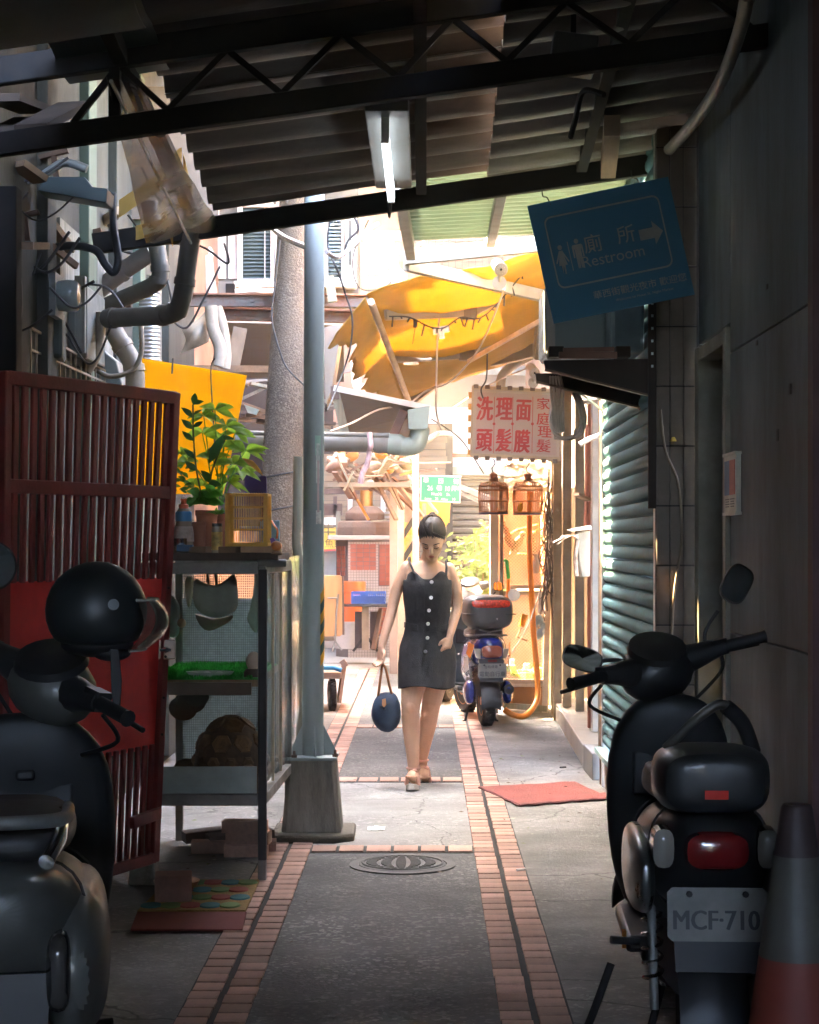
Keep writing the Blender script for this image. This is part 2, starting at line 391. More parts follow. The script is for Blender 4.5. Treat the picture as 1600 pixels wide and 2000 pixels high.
# rolling shutter along the right
sh = thing('rolling_shutter', 'teal ribbed rolling shutter pulled down beside the brown tiled pier', 'shutter', (XS, 9.9, 0))
y0, y1 = 8.62, 11.15
slat_h = .0755
prof = [(0, -.045), (-.006, -.040), (-.020, -.026), (-.024, .0), (-.020, .026), (-.006, .040), (-.004, .044), (-.012, .047), (-.012, .051), (0, .053)]
prof = [(a*.85, b*.77) for a, b in prof]
sm_ = MB()
ring = lambda yy: [V(0, yy, 0)+V(a, 0, b) for a, b in prof]+[V(.01, yy, .0408), V(.01, yy, -.0346)]
sm_.loft([ring(-(y1-y0)/2), ring((y1-y0)/2)])
sl_me = meshof(sm_, teal_m, 'slat', smooth=40)
for i in range(44): inst(sl_me, 'slat', sh, (.03+R.uniform(-.002, .002), -.015, .30+slat_h*i), (R.uniform(-.002, .002), 0, 0))
MB().box((XS+.05, y0-.035, 1.9), (.09, .05, 3.4)).build('guide_rail', alu, sh, bev=.004, seg=1)
MB().box((XS+.05, y1+.015, 1.9), (.09, .05, 3.4)).build('guide_rail', alu, sh, bev=.004, seg=1)
MB().box((XS+.02, (y0+y1)/2, .235), (.11, y1-y0+.06, .035)).build('bottom_sill', M('teal_sill', (.24, .42, .41), .5, dirt=(.14, .14, .12)), sh, bev=.005)
MB().box((XS+.06, (y0+y1)/2, .11), (.07, y1-y0+.06, .216)).build('skirting', M('beige_skirting', (.40, .36, .28), .7, vs=4, st=(1, 6, .4), dirt=(.16, .13, .1), ds=3, da=.6), sh)
MB().box((XS+.10, (y0+y1)/2, 3.72), (.25, y1-y0+.1, .5)).build('roller_box', M('roller_box_paint', (.18, .22, .2), .6, dirt=(.07, .06, .05)), sh)
# long building behind: upper wall along the right side
ub = thing('shop_building', 'cream rendered shop building rising above the signs on the right', 'building', (1.6, 18, 0))
MB().box((1.9, 18.5, 3.6), (1.0, 14.6, 3.4)).build('upper_wall', M('cream_render', (.46, .38, .30), .8, vs=2, dirt=(.2, .16, .12), ds=2, da=.5), ub)
MB().box((.75, 19.2, 5.95), (3.3, 12.4, .3)).build('shade_slab', M('cream_render', (.4, .33, .26)), ub)  # unseen slab added overhead to cut sky light on the far alley
MB().box((1.95, 14, 1.0), (.9, 5.5, 2.0)).build('lower_wall', M('brown_grey_render', (.16, .15, .13), .8, vs=2, dirt=(.07, .06, .05), ds=2, da=.5), ub)
MB().box((1.62, 21.7, 1.0), (1.0, 9.6, 2.0)).build('rear_wall', M('cream_render', (.4, .33, .26)), ub)
# ================================================================ roof over the near part of the alley
zr = lambda x: 3.0+.142*(x+1.03)                     # height of the trusses' lower chord
def zroof(x, y): return zr(x)+.13+max(0, min(9.0-y, 4))*.105
rf = thing('corrugated_roof', 'old brown corrugated sheet roof on black steel trusses over the alley', 'roof', (0, 6, 3))
def corr(x0, x1, y0, y1, name, mat, amp=.024, per=.16, zz=zroof, dz=0, n=12):
    ny = max(8, int((y1-y0)/per*n)); ph = R.uniform(0, 6)
    return MB().grid(lambda u, v: (lerp(x0, x1, v), lerp(y0, y1, u), zz(lerp(x0, x1, v), lerp(y0, y1, u))+dz+amp*math.tanh(1.4*sin(2*pi*lerp(y0, y1, u)/per+ph))+.012*noise.noise((lerp(x0, x1, v)*1.3, u*3, y0))), ny, 10, .004).build(name, mat, rf, smooth=50)
for i, (y0, y1) in enumerate(((7.35, 9.02), (5.6, 7.42), (3.8, 5.68), (1.0, 3.88), (-5.9, 1.1))):
    corr(-1.04, .36, y0, y1, 'roof_sheet', roof_m, per=.25, amp=.034, dz=.012*(i % 2))
    corr(.30, 1.55, y0, y1+.02, 'roof_sheet', roof_m, per=.25, amp=.034, dz=-.06-.012*(i % 2))
lowl = M('dirty_fibreglass', (.10, .125, .105), .5, vs=2, dirt=(.05, .05, .045), ds=2, da=.6)
corr(-2.0, -.98, 4.4, 6.46, 'roof_sheet', lowl, amp=.012, per=.5, dz=-.12)
corr(-2.0, -.98, -5.9, 4.45, 'roof_sheet', lowl, amp=.012, per=.5, dz=-.10)
corr(-1.36, -.98, 6.3, 7.05, 'roof_sheet', lowl, amp=.012, per=.5, dz=-.05)
def truss(yc, far=False):
    P = lambda x, dz: V(x, yc, zr(x)+dz)
    MB().bar(P(-1.62, .03), P(1.42, .03), .05, .085 if not far else .10).build('chord', black_steel, rf, bev=.004, seg=1)
    if far: return
    MB().bar(P(-1.62, .30), P(1.42, .30), .05, .10).build('chord', black_steel, rf, bev=.004, seg=1)
    xs = [-1.30, -1.13, -.95, -.73, -.53, -.31, -.10, .10, .30, .52, .75, .98, 1.2]
    for i, (a, b) in enumerate(zip(xs, xs[1:])):
        p, q = (P(a, .07), P(b, .26)) if i % 2 == 0 else (P(a, .26), P(b, .07))
        MB().bar(p, q, .022).build('web_bar', black_steel, rf)
    MB().bar(P(-1.145, .06), P(-1.145, .28), .04).build('web_bar', black_steel, rf)
truss(6.8); truss(9.0, True); truss(3.2); truss(-1.5)
for x0 in (-1.12, -.02, .76, 1.28):
    MB().bar((x0, -2.6, zr(x0)+.39), (x0, 6.0, zroof(x0, 6)-.08), .05, .06).build('purlin', black_steel, rf)
    MB().bar((x0, 6.0, zroof(x0, 6)-.08), (x0, 9.1, zroof(x0, 9)-.075), .05, .06).build('purlin', black_steel, rf)
MB().box((-1.68, 7.35, 1.45), (.12, .10, 2.9)).build('post', black_steel, rf, bev=.005)
MB().box((-1.5, 3.2, 1.45), (.10, .10, 2.9)).build('post', black_steel, rf)
MB().bar(W(1196, 245, 7.9), W(1188, 330, 8.8), .07, .09).build('block', wood, rf)
MB().curve([W(1460, -10, 6.2), W(1445, 60, 6.5), W(1405, 165, 7.1), W(1350, 245, 7.9), W(1288, 312, 8.8)], .026, 10).build('drain_pipe', pvc, rf, smooth=50)
# dark speaker box and hooks hanging from the truss
bx = thing('box_speaker', 'black box speaker hanging below the corrugated roof', 'speaker', W(1120, 135, 6.95))
MB().box(W(1120, 108, 6.98), (.17, .16, .13), RY(.12)).build('case', black_plastic, bx, bev=.008)
MB().bar(W(1120, 70, 6.98), W(1120, 20, 6.98), .02).build('bracket', black_steel, bx)
fp = thing('folded_pipe', 'dark bent pipe bracket hanging from the roof truss', 'pipe', W(1135, 210, 7.2))
MB().curve([W(1180, 185, 7.0), W(1140, 178, 7.1), W(1125, 230, 7.3), W(1115, 268, 7.4)], .012, 6).build('pipe', black_steel, fp, smooth=50)
# fluorescent lamp under the roof
fl = thing('fluorescent_lamp', 'lit fluorescent tube in a long grey housing under the corrugated roof', 'lamp', W(765, 300, 7.6))
zl = 3.02; xl = -.152
MB().box((xl+.008, 7.62, zl+.10), (.165, 1.5, .05)).build('housing', M('lamp_housing_grey', (.16, .16, .15), .5, dirt=(.1, .08, .06)), fl, bev=.006)
for yy in (6.98, 8.2): MB().box((xl, yy, zl+.03), (.03, .03, .10)).build('tube_socket', white_paint, fl)
MB().tube([(xl, 7.0, zl), (xl, 8.18, zl)], .016, 12).build('tube', M('lit_tube', (.9, .95, 1), .4, emit=(.80, .92, 1), es=.11), fl, smooth=60)
MB().curve([(xl, 8.2, zl), (xl-.01, 8.35, zl-.06), (xl-.02, 8.42, zl+.02), (xl-.02, 8.6, zl+.1)], .005).build('flex', black_rubber, fl)
# clear plastic sheet with yellow tape, hanging off the roof's left edge
ps_ = thing('plastic_sheet', 'dusty clear plastic sheet patched with yellow tape at the roof edge', 'plastic sheet', W(320, 300, 8))
pl_m = M('dusty_clear_plastic', (.12, .115, .10), .25, vs=4, dirt=(.07, .06, .05), ds=2, da=.6, alpha=.55, spec=.5)
A, B, C, D = W(208, 150, 6.55), W(272, 165, 6.6), W(428, 445, 9.0), W(285, 475, 8.6)
def sheet(u, v): p = lerp(lerp(A, B, u), lerp(D, C, u), v); return p+Z*.03*noise.noise((u*3, v*5, 1))
MB().grid(sheet, 8, 16, .003).build('sheet', pl_m, ps_, smooth=60)
e0 = [lerp(W(217, 152, 6.55), W(374, 472, 8.98), t/8)-Z*.012 for t in range(9)]
MB().tube(e0, .008, 6).build('edge_bead', M('shiny_plastic_edge', (.55, .56, .55), .2), ps_, smooth=60)
yt_m = M('yellow_tape', (.34, .19, .02), .6, vs=4, dirt=(.25, .16, .05), ds=4, da=.5)
def tape(a, b, w, m=yt_m):
    MB().grid(lambda u, v: lerp(Vector(a), Vector(b), u)+Vector((0, 0, 1))*w*(v-.5)+V(0, .02*noise.noise((u*4, v, 3)), 0), 8, 2, .003).build('tape', m, ps_, smooth=60)
tape(W(232, 408, 8.9), W(320, 350, 8.9), .085); tape(W(312, 340, 8.9), W(355, 312, 8.9), .12); tape(W(358, 330, 8.92), W(376, 405, 8.92), .16); tape(W(265, 455, 8.95), W(325, 440, 8.95), .07)
tape(W(318, 410, 8.95), W(338, 470, 8.95), .06)
# ================================================================ left wall, mouldy, behind the pipes
XL = -1.78
lw = thing('plaster_wall', 'mouldy green grey plaster wall behind the pipes', 'wall', (XL, 4, 0))
MB().box((XL-.1, .8, 3.2), (.2, 17.6, 6.4)).box((XL-.1, 11.9, 3.1), (.2, 4.6, 6.2)).build('wall_core', wall_left_m, lw)  # height above view raised to keep sun off the near floor
for yy, w_, m in ((8.55, .20, wall_left_m), (9.6, .22, green_paint), (10.5, .3, wall_left_m), (11.3, .18, green_paint), (12.6, .3, wall_left_m)):
    MB().box((XL+.02, yy, 2.2), (.06, w_, 4.3)).build('pilaster', m, lw, bev=.006)
for yy, z in ((9.1, 2.75), (10.1, 2.7), (12.0, 2.9)):
    MB().box((XL+.012, yy, z), (.03, .5, .6)).build('shutter_board', M('old_board', (.25, .24, .2), .8, st=(8, 8, .6), dirt=(.08, .07, .05), ds=3, da=.7), lw)
# unseen wall added behind the camera, its height set for the light
bk = thing('back_wall', 'unseen wall behind the viewer, added to keep the covered alley dim', 'wall', (0, -8.1, 0))
MB().box((-.2, -8.15, 1.5), (4, .2, 3.3)).build('wall', wall_grey, bk)
# ================================================================ mint canopy beyond the roof
mc = thing('mint_canopy', 'pale mint corrugated canopy on grey steel frame beyond the dark roof', 'canopy', W(900, 430, 10.5))
mint = M('mint_sheet', (.24, .30, .235), .5, vs=3, var=.1, dirt=(.25, .25, .18), ds=2, da=.35, trans=.22)
SHADE_EAVE = MB().prism([(XL-.1, 5.5, 4.75), (-.62, 5.5, 4.40), (-.62, 12.6, 4.40), (XL-.1, 12.6, 4.75)], (0, 0, .03)).build('shade_eave', M('shade_eave_sheet', (.12, .10, .08), .8, dirt=(.06, .05, .04)), lw)  # unseen overhang added to keep sky light off the left wall
MB().box((-.64, 7.5, 3.95), (.03, 3.6, 1.0)).build('shade_fascia', M('shade_eave_sheet', (.12, .10, .08)), lw)  # unseen panel added to block light coming over the roof
zc = lambda x, y: 3.36+.05*(x)+(y-9.3)*-.012
def msheet(x0, x1, y0, y1, dz=0):
    per = .115; ny = int((y1-y0)/per*8)
    def fz(y): 
        t = (y/per) % 1; return .02*(1 if t < .42 else (1-(t-.42)/.08 if t < .5 else (0 if t < .92 else (t-.92)/.08)))
    MB().grid(lambda u, v: (lerp(x0, x1, v), lerp(y0, y1, u), zc(lerp(x0, x1, v), lerp(y0, y1, u))+fz(lerp(y0, y1, u))+dz), ny, 4, .003).build('sheet', mint, mc)
msheet(-.14, .42, 9.15, 11.25); msheet(.41, 1.25, 9.15, 11.3, .003)
fm = M('grey_frame_steel', (.30, .30, .26), .6, vs=20, var=.2, dirt=(.16, .14, .11), ds=5, da=.5)
MB().bar((-.13, 9.6, 3.30), W(803, 498, 11.5), .06, .07).build('rafter', fm, mc, bev=.004, seg=1)
MB().bar((.40, 9.6, 3.33), W(958, 474, 11.5), .055, .06).build('rafter', fm, mc, bev=.004, seg=1)
MB().bar(W(790, 503, 11.6), W(1200, 463, 11.6), .06, .095).build('beam', fm, mc, bev=.004, seg=1)
MB().bar(W(793, 517, 11.62), W(1130, 594, 13.0), .05, .08).build('brace', fm, mc, bev=.004, seg=1)
# cctv camera on the brace
def cctv(px, py, d, sc, label, fx=-.2):
    c = W(px, py, d); t = thing('security_camera', label, 'camera', c)
    ax = Vector((.12, -1, -.35)).normalized(); q = ax.to_track_quat('Z', 'Y').to_matrix()
    m1 = M('camera_shell', (.45, .42, .36), .4, .3, dirt=(.25, .2, .15))
    MB().lathe([(.0, -.13), (.036, -.13), (.04, -.12), (.04, .05), (.044, .05), (.044, .06), (.037, .062)], c, 18, ax=q*sc).build('barrel', m1, t, smooth=40)
    lens = MB().lathe([(.037, .055), (.0, .056)], c, 18, ax=q*sc).build('lens', M('lens_glass', (.03, .05, .06), .1), t)
    l_ = MB()
    for k in range(10):
        l_.ell(c+q @ V(.024*cos(k*pi/5), .024*sin(k*pi/5), .058)*sc, .005*sc, 6, k=4)
    l_.ell(c+q @ V(0, 0, .057)*sc, .010*sc, 8, k=5, m=1)
    l_.build('led_ring', [M('led_white', (.5, .55, .6), .3), M('lens_black', (.01, .01, .012), .1)], lens)
    MB().tube([c, c+V(0, .01, -.05)*sc, c+V(0, .03, -.085)*sc], .012*sc, 8).lathe([(.045, 0), (.045, .015), (.0, .016)], c+V(0, .035, -.09)*sc, 16, ax=RX(pi/2)*sc).build('mount', m1, t, smooth=40)
    return t
cctv(976, 523, 11.5, 1.0, 'beige bullet security camera on the grey brace under the mint canopy')
cctv(1042, 725, 13.6, .9, 'small bullet security camera above the red lettered barber sign')
# ================================================================ yellow awning
aw = thing('yellow_awning', 'torn yellow fabric awning on folding arms over the alley', 'awning', W(900, 620, 14))
ym = M('yellow_awning_cloth', (.36, .225, .03), .75, vs=1.6, var=.16, dirt=(.27, .16, .04), ds=1.5, da=.6, trans=.42, bump=.12, bs=20)
nl, nr, fl_, fr = W(716, 574, 12.0), W(1170, 455, 12.0), W(797, 786, 16.0), W(1090, 660, 16.0)
def awn(u, v):
    p = lerp(lerp(nl, nr, u), lerp(fl_, fr, u), v)
    sag = -.10*sin(pi*u)*sin(pi*v)-.05*abs(sin(v*pi*3))*sin(pi*u)+.045*noise.noise((u*2.5+v*2, v*9, 0))+.03*noise.noise((u*7+v*4, v*20, 5))
    return p+V(0, 0, sag)
HOLE = [(.36, .40, .27, .36)]
g_ = MB()
nu, nv = 36, 40
P_ = [[awn(i/nu, j/nv) for j in range(nv+1)] for i in range(nu+1)]
vv = [p for r_ in P_ for p in r_]; ff = []
for i in range(nu):
    for j in range(nv):
        u, v = (i+.5)/nu, (j+.5)/nv
        if ((u-.30)/.045)**2+((v-.33)/.035)**2 < 1 or (u < .22-.9*(v-.5) and u > .05 and .50 < v < .60): continue
        a = i*(nv+1)+j; ff.append((a, a+nv+1, a+nv+2, a+1))
g_.add(vv, ff); o = g_.build('canopy_cloth', ym, aw, smooth=80)
md = o.modifiers.new('thick', 'SOLIDIFY'); md.thickness = .004
# torn valance along the front bar
def val(u, v):
    p = lerp(nl, fl_, u)+V(-.01, 0, .0); w = .24+.10*noise.noise((u*9, 0, 0))+.07*noise.noise((u*31, 2, 0))
    return p+V(-.16*v*w/.2-.02*sin(u*25)*v, .03*noise.noise((u*8, v*3, 4)), -.02-v*w*(1-.55*u))
o = MB().grid(val, 48, 6).build('valance', ym, aw, smooth=80); md = o.modifiers.new('thick', 'SOLIDIFY'); md.thickness = .004
MB().tube([lerp(nl, fl_, t/10)+V(.03, 0, -.05) for t in range(11)], .025, 8).build('front_bar', M('wrapped_bar', (.42, .33, .22), .7, vs=12, var=.3, dirt=(.15, .11, .08), ds=6), aw, smooth=50)
arm_m = M('dull_arm_metal', (.36, .31, .23), .6, vs=4, dirt=(.18, .12, .07), ds=4, da=.6, st=(1, 1, 4))
for (a, b, c, d1, d2, d3) in (((752, 612), (915, 606), (1080, 520), 12.6, 12.8, 13.0), ((770, 697), (912, 688), (1075, 602), 14.0, 14.1, 14.2), ((802, 784), (885, 718), (1045, 684), 15.9, 15.7, 15.2)):
    p, q, r_ = W(*a, d1), W(*b, d2), W(*c, d3)
    am = MB().bar(p, q, .05, .095).bar(q, r_, .05, .115).build('arm', arm_m, aw, bev=.006, seg=1)
    MB().box(q, (.12, .075, .13)).box(q+V(.1, -.03, .03), (.02, .02, .02)).box(q+V(.3, -.03, .1), (.02, .03, .02)).build('elbow_joint', M('arm_joint', (.17, .14, .1), .6, .3), am, bev=.01)
MB().bar(W(1068, 470, 12.2), W(1078, 690, 15.6), .10, .12).build('wall_bar', arm_m, aw)
MB().bar(W(1062, 560, 14.0), W(1050, 700, 14.2), .06, .09).build('bracket', arm_m, aw)
MB().bar(W(1070, 618, 12.4), W(915, 706, 13.8), .02, .03).build('edge_batten', M('pale_batten', (.6, .5, .36), .6), aw)
# string lights and wires under the awning
sl_ = thing('string_lights', 'dead string of small bulbs looped under the yellow awning', 'string lights', W(850, 640, 12.7))
pts = [W(760, 618, 12.5), W(800, 620, 12.5), W(838, 638, 12.4), W(868, 640, 12.4), W(900, 620, 12.4), W(935, 622, 12.4), W(965, 600, 12.4), W(1000, 560, 12.4), W(1050, 500, 12.4)]
sp_ = spline(pts, 8); MB().tube(sp_, .005, 5).build('wire', dark_cable, sl_)
for i in range(2, len(sp_), 3): MB().tube([sp_[i], sp_[i]+V(R.uniform(-.02, .02), 0, R.uniform(-.06, .02)-.02)], .006, 5).build('bulb', dark_cable, sl_)
b_ = MB(); b_.tube([W(811, 624, 12.5), W(811, 640, 12.5)], .012, 6).tube([W(811, 640, 12.5), W(806, 672, 12.5)], .003, 5).build('bulb', dark_cable, sl_)
cable('cable', 'white cable hanging straight down from the torn hole in the yellow awning', [W(865, 585, 12.9), W(856, 640, 12.9), W(853, 720, 13), W(852, 800, 13.2), W(862, 840, 13.4)], .007, pale_cable)
cable('cable', 'long pale cable sweeping below the yellow awning from the security camera to the gutter', [W(985, 565, 11.8), W(960, 630, 12.2), W(930, 690, 12.6), W(880, 745, 13), W(830, 765, 13.2), W(795, 790, 13.2), W(740, 800, 13), W(690, 825, 12.6), W(645, 842, 12)], .007, pale_cable)
cable('cable', 'dark wire dropping in front of the barber sign', [W(952, 690, 13.6), W(950, 740, 13.6), W(940, 760, 13.6), W(944, 778, 13.6)], .006, dark_cable)
cable('cable', 'straight dark wire running down from the gutter to the bird cages', [W(842, 818, 14), W(900, 858, 15), W(945, 925, 15.4)], .005, dark_cable)
cable('cable', 'pale wire slanting across the white shop front', [W(1040, 715, 14), W(960, 750, 15), W(880, 800, 18)], .006, pale_cable)
# ================================================================ pipes and boxes on the left wall
def pipe(label, pts, r, mat, bands=(), n=14, sub=7, name='drain_pipe', cat='pipe'):
    t = thing(name, label, cat, pts[len(pts)//2])
    sp = spline(pts, sub); MB().tube(sp, r, n).build('pipe', mat, t, smooth=50)
    for f in bands:
        i = min(int(f*(len(sp)-1)), len(sp)-2); d = (sp[i+1]-sp[i]).normalized()
        MB().tube([sp[i]-d*r*.35, sp[i]+d*r*.35], r*1.13, n).build('collar', mat, t, smooth=50)
    return t
rr = lambda px, d: px/FOC*d
def elbow(a, c, b, k=.30):       # three points -> path with a rounded corner
    a, b, c = Vector(a), Vector(b), Vector(c)
    return [a, lerp(a, c, .5), lerp(a, c, 1-k), lerp(a, c, 1-k*.35)+(b-c)*k*.10, c+((a-c)+(b-c))*k*.22, lerp(c, b, k*.35)+(a-c)*k*.10, lerp(c, b, k), lerp(c, b, .6), b]
pipe('wide grey drain pipe bending below the yellow tape, the nearer elbow', elbow(W(380, 415, 9.0), W(352, 614, 9.0), W(208, 622, 9.3), .22), rr(19, 9), pvc_dark, (.2, .52, .75, .97))
pipe('wide grey drain pipe with its elbow left of the nearer one', elbow(W(292, 395, 9.6), W(318, 550, 9.6), W(178, 610, 9.8), .22), rr(17, 9.6), pvc_dark, (.3, .55, .97))
pipe('thick dark sloping pipe running down from the roof edge to the wall', [W(300, 490, 9.9), W(240, 530, 10), W(150, 600, 10.1)], rr(18, 10), M('dirty_dark_pipe', (.12, .10, .085), .6, dirt=(.05, .04, .035), ds=3), (.5,))
pipe('fat tan pipe dropping behind the red gate', [W(205, 615, 9.6), W(230, 660, 9.6), W(262, 720, 9.6), W(262, 790, 9.6)], rr(19, 9.6), pvc_tan, (.2, .45, .7))
pipe('brown hose arching beside the green pilaster', [W(178, 560, 10.4), W(172, 500, 10.4), W(188, 445, 10.3), W(235, 412, 10.1)], rr(10, 10.3), M('tan_hose', (.30, .215, .13), .6, dirt=(.12, .09, .06)))
pipe('thin hose arching close inside the brown one', [W(186, 560, 10.5), W(190, 500, 10.5), W(205, 450, 10.4), W(228, 425, 10.2)], rr(5, 10.4), dark_cable, n=8)
pipe('black corrugated conduit looping up from the meter box', [W(65, 530, 8.6), W(85, 495, 8.6), W(130, 480, 8.6), W(185, 488, 8.6), W(205, 515, 8.6), W(222, 532, 8.6), W(231, 505, 8.6), W(222, 440, 8.7), W(221, 380, 8.8)], rr(8, 8.6), black_rubber, n=8)
pipe('grey conduit hanging behind the fat tan pipe', [W(196, 610, 9.3), W(196, 650, 9.3), W(190, 690, 9.3), W(170, 725, 9.3)], rr(10, 9.3), pvc_tan, n=8)
pipe('thin loop of conduit beside the flexible duct', [W(275, 625, 9.5), W(276, 690, 9.5), W(255, 725, 9.5), W(215, 735, 9.5), W(185, 720, 9.5)], rr(5, 9.5), pvc_tan, n=8)
pipe('pair of dark conduits on the far left wall', [W(20, 660, 7.6), W(38, 625, 7.6), W(40, 560, 7.6), W(30, 480, 7.6)], rr(4, 7.6), pvc_dark, n=6)
fd = thing('flexible_duct', 'ribbed aluminium flexible duct rising behind the yellow board', 'duct', W(298, 650, 10.6))
pr = []
a_, b_2 = W(292, 560, 10.6), W(300, 715, 10.6); ns = 40
for i in range(ns+1): pr.append((rr(21, 10.6)*(1 if i % 2 else .9), (b_2.z-a_.z)*i/ns))
MB().lathe(pr, a_, 18).build('duct', alu, fd, smooth=30)
fd.location = W(298, 650, 10.6)
mb_ = thing('meter_box', 'dark teal electric meter box with round glass meter on the left wall', 'meter box', W(90, 630, 8.5))
MB().box(W(85, 632, 8.75), (.20, .36, .36), RZ(.15)).build('box', M('meter_teal', (.07, .10, .095), .5, dirt=(.03, .03, .03)), mb_, bev=.02)
c0 = W(130, 578, 8.5); q = RY(pi/2)
MB().lathe([(.07, 0), (.075, .05), (.072, .085), (.06, .10), (.0, .105)], c0-V(.04, 0, 0), 20, ax=q).build('meter', M('meter_glass', (.25, .29, .27), .12, coat=.6), mb_, smooth=40)
MB().box(c0+V(-.05, .02, 0), (.03, .2, .2)).build('plate', grey_steel, mb_)
wb = thing('wall_cabinet', 'whitish metal utility box mounted below the meter', 'utility box', W(185, 670, 9.2))
MB().box(W(150, 640, 9.3), (.20, .5, .36)).build('case', M('utility_white', (.22, .22, .19), .6, dirt=(.10, .09, .07), ds=3, da=.7), wb, bev=.01)
MB().bar(W(158, 540, 9.05), W(158, 690, 9.05), .05, .06).build('post', old_ := M('old_board', (.2, .2, .2)), wb)
pz = thing('metal_hood', 'pale grey metal hood below the tan pipe', 'hood', W(215, 720, 9.5))
MB().prism([W(170, 660, 9.8), W(228, 705, 9.8), W(242, 760, 9.8), W(150, 760, 9.8)], (0, .25, 0)).build('hood', M('hood_grey', (.24, .25, .22), .5, .2, dirt=(.14, .13, .10), ds=3), pz, bev=.008)
gr = thing('window_grille', 'rusty barred window grille above the red gate', 'grille', W(130, 700, 8.9))
a0, a1, b0, b1 = W(60, 640, 8.3), W(205, 725, 9.6), W(60, 735, 8.3), W(205, 775, 9.6)
for i in range(15):
    t = i/14; MB().bar(lerp(a0, a1, t), lerp(b0, b1, t), .008).build('bar', pvc_tan, gr)
MB().bar(a0, a1, .012).build('rail', pvc_tan, gr); MB().bar(lerp(a0, b0, .45), lerp(a1, b1, .45), .010).build('rail', pvc_tan, gr)
ls = thing('lamp_shade', 'dark green trough lamp shade on a bracket under the roof edge', 'lamp', W(150, 370, 8.2))
MB().prism([W(72, 372, 8.2), W(90, 345, 8.2), W(165, 345, 8.2), W(180, 365, 8.2), W(210, 368, 8.2), W(208, 396, 8.2)], (0, .18, 0)).build('shade', M('dark_green_enamel', (.025, .05, .045), .4, dirt=(.02, .02, .02)), ls, bev=.004)
MB().tube(spline([W(40, 355, 8.25), W(80, 345, 8.25), W(125, 318, 8.25), W(170, 330, 8.25)], 5), .02, 8).build('arm', pvc, ls, smooth=50)
for i, (a, b, w, lb) in enumerate(((W(35, 320, 8), W(80, 352, 8.1), .09, 'short'), (W(72, 400, 8.6), W(140, 490, 8.8), .05, 'slanting'), (W(75, 460, 8.5), W(150, 520, 8.7), .02, 'thin'), (W(40, 480, 7.4), W(75, 480, 8), .1, 'flat'))):
    t = tag(MB().bar(a, b, w, .03).build('timber', wood), '%s old timber nailed to the mouldy left wall' % lb, 'timber')
for k, (px, py, px2, py2, lb) in enumerate(((5, 190, 70, 215, 'pale board end under the fibreglass roof at the far left edge'), (60, 250, 145, 205, 'dark board tilted up behind the first truss'), (0, 265, 60, 235, 'brown board leaning on the roof post'))):
    tag(MB().bar(W(px, py, 7.2), W(px2, py2, 7.6), .14, .03).build('board', M('darkened_board', (.07, .045, .03), .85, dirt=(.03, .022, .016), ds=4)), lb, 'board')  # board colour darkened to offset the strong light on it
tag(MB().box(W(275, 300, 11.2), (.95, .06, .8)).build('signboard', M('faded_pink_board', (.30, .215, .165), .7, vs=1.5, dirt=(.13, .11, .09), ds=2)), 'faded pinkish board standing behind the plastic sheet', 'board')
cab_m = dark_cable
for i, pts in enumerate(([(15, 520), (45, 560), (40, 640), (25, 690)], [(110, 600), (160, 690), (110, 640), (60, 690)], [(250, 420), (300, 470), (390, 480), (445, 515), (438, 475)], [(100, 470), (120, 545), (205, 560), (240, 600)], [(318, 520), (330, 560), (338, 600)], [(330, 620), (365, 640), (400, 580), (430, 520)])):
    lb = ['dark cable looping beside the meter box', 'thin wires crossing below the meter', 'black cable sagging to a hook beside the shutter window', 'cable draped over the utility box', 'short wire hanging off the drain elbow', 'cable strung between the elbow and the hook'][i]
    cable('cable', lb, [W(*p, 8.6+.25*i) for p in pts], .006, cab_m)
# strip of dirty cloth tubes (covered fan) beside the utility pole
cf = thing('cloth_hood', 'dirty cloth covered extractor hood beside the concrete utility pole', 'hood', W(410, 650, 12.3))
ch_m = M('dirty_cloth', (.36, .31, .245), .9, vs=5, dirt=(.14, .11, .08), ds=4, da=.7)
MB().grid(lambda u, v: W(lerp(352, 408, u)+12*sin(pi*v)*(1-u), lerp(lerp(640, 600, u**2), lerp(690, 668, u), v), 12.3)+V(0, -.12*sin(pi*u)*sin(pi*v), 0), 10, 8, .01).build('hood', ch_m, cf, smooth=60)
MB().tube(spline([W(412, 598, 12.2), W(416, 640, 12.2), W(430, 680, 12.2), W(426, 715, 12.2)], 6), .042, 10).build('roll', ch_m, cf, smooth=60)
MB().tube(spline([W(424, 600, 12.3), W(436, 640, 12.3), W(442, 690, 12.3), W(440, 720, 12.3)], 6), .035, 10).build('roll', ch_m, cf, smooth=60)
# ================================================================ yellow hanging board
yb = thing('yellow_board', 'bright yellow plastic board hung up behind the potted plants', 'board', W(370, 800, 10.0))
yel = M('bright_yellow_plastic', (.86, .55, .012), .4, vs=1.2, var=.04, dirt=(.75, .45, .01), ds=2, da=.25, trans=.75)
MB().prism([W(262, 965, 10.2), W(437, 965, 9.9), W(482, 733, 9.9), W(272, 699, 10.2)], (0, .01, 0)).build('board', yel, yb)
MB().curve([W(420, 700, 9.85), W(412, 725, 9.85), W(418, 840, 9.85), W(420, 880, 9.85)], .004).build('tie_wire', dark_cable, yb)
MB().tube([W(338, 700, 10), W(336, 730, 10)], .005).build('tie_wire', dark_cable, yb)
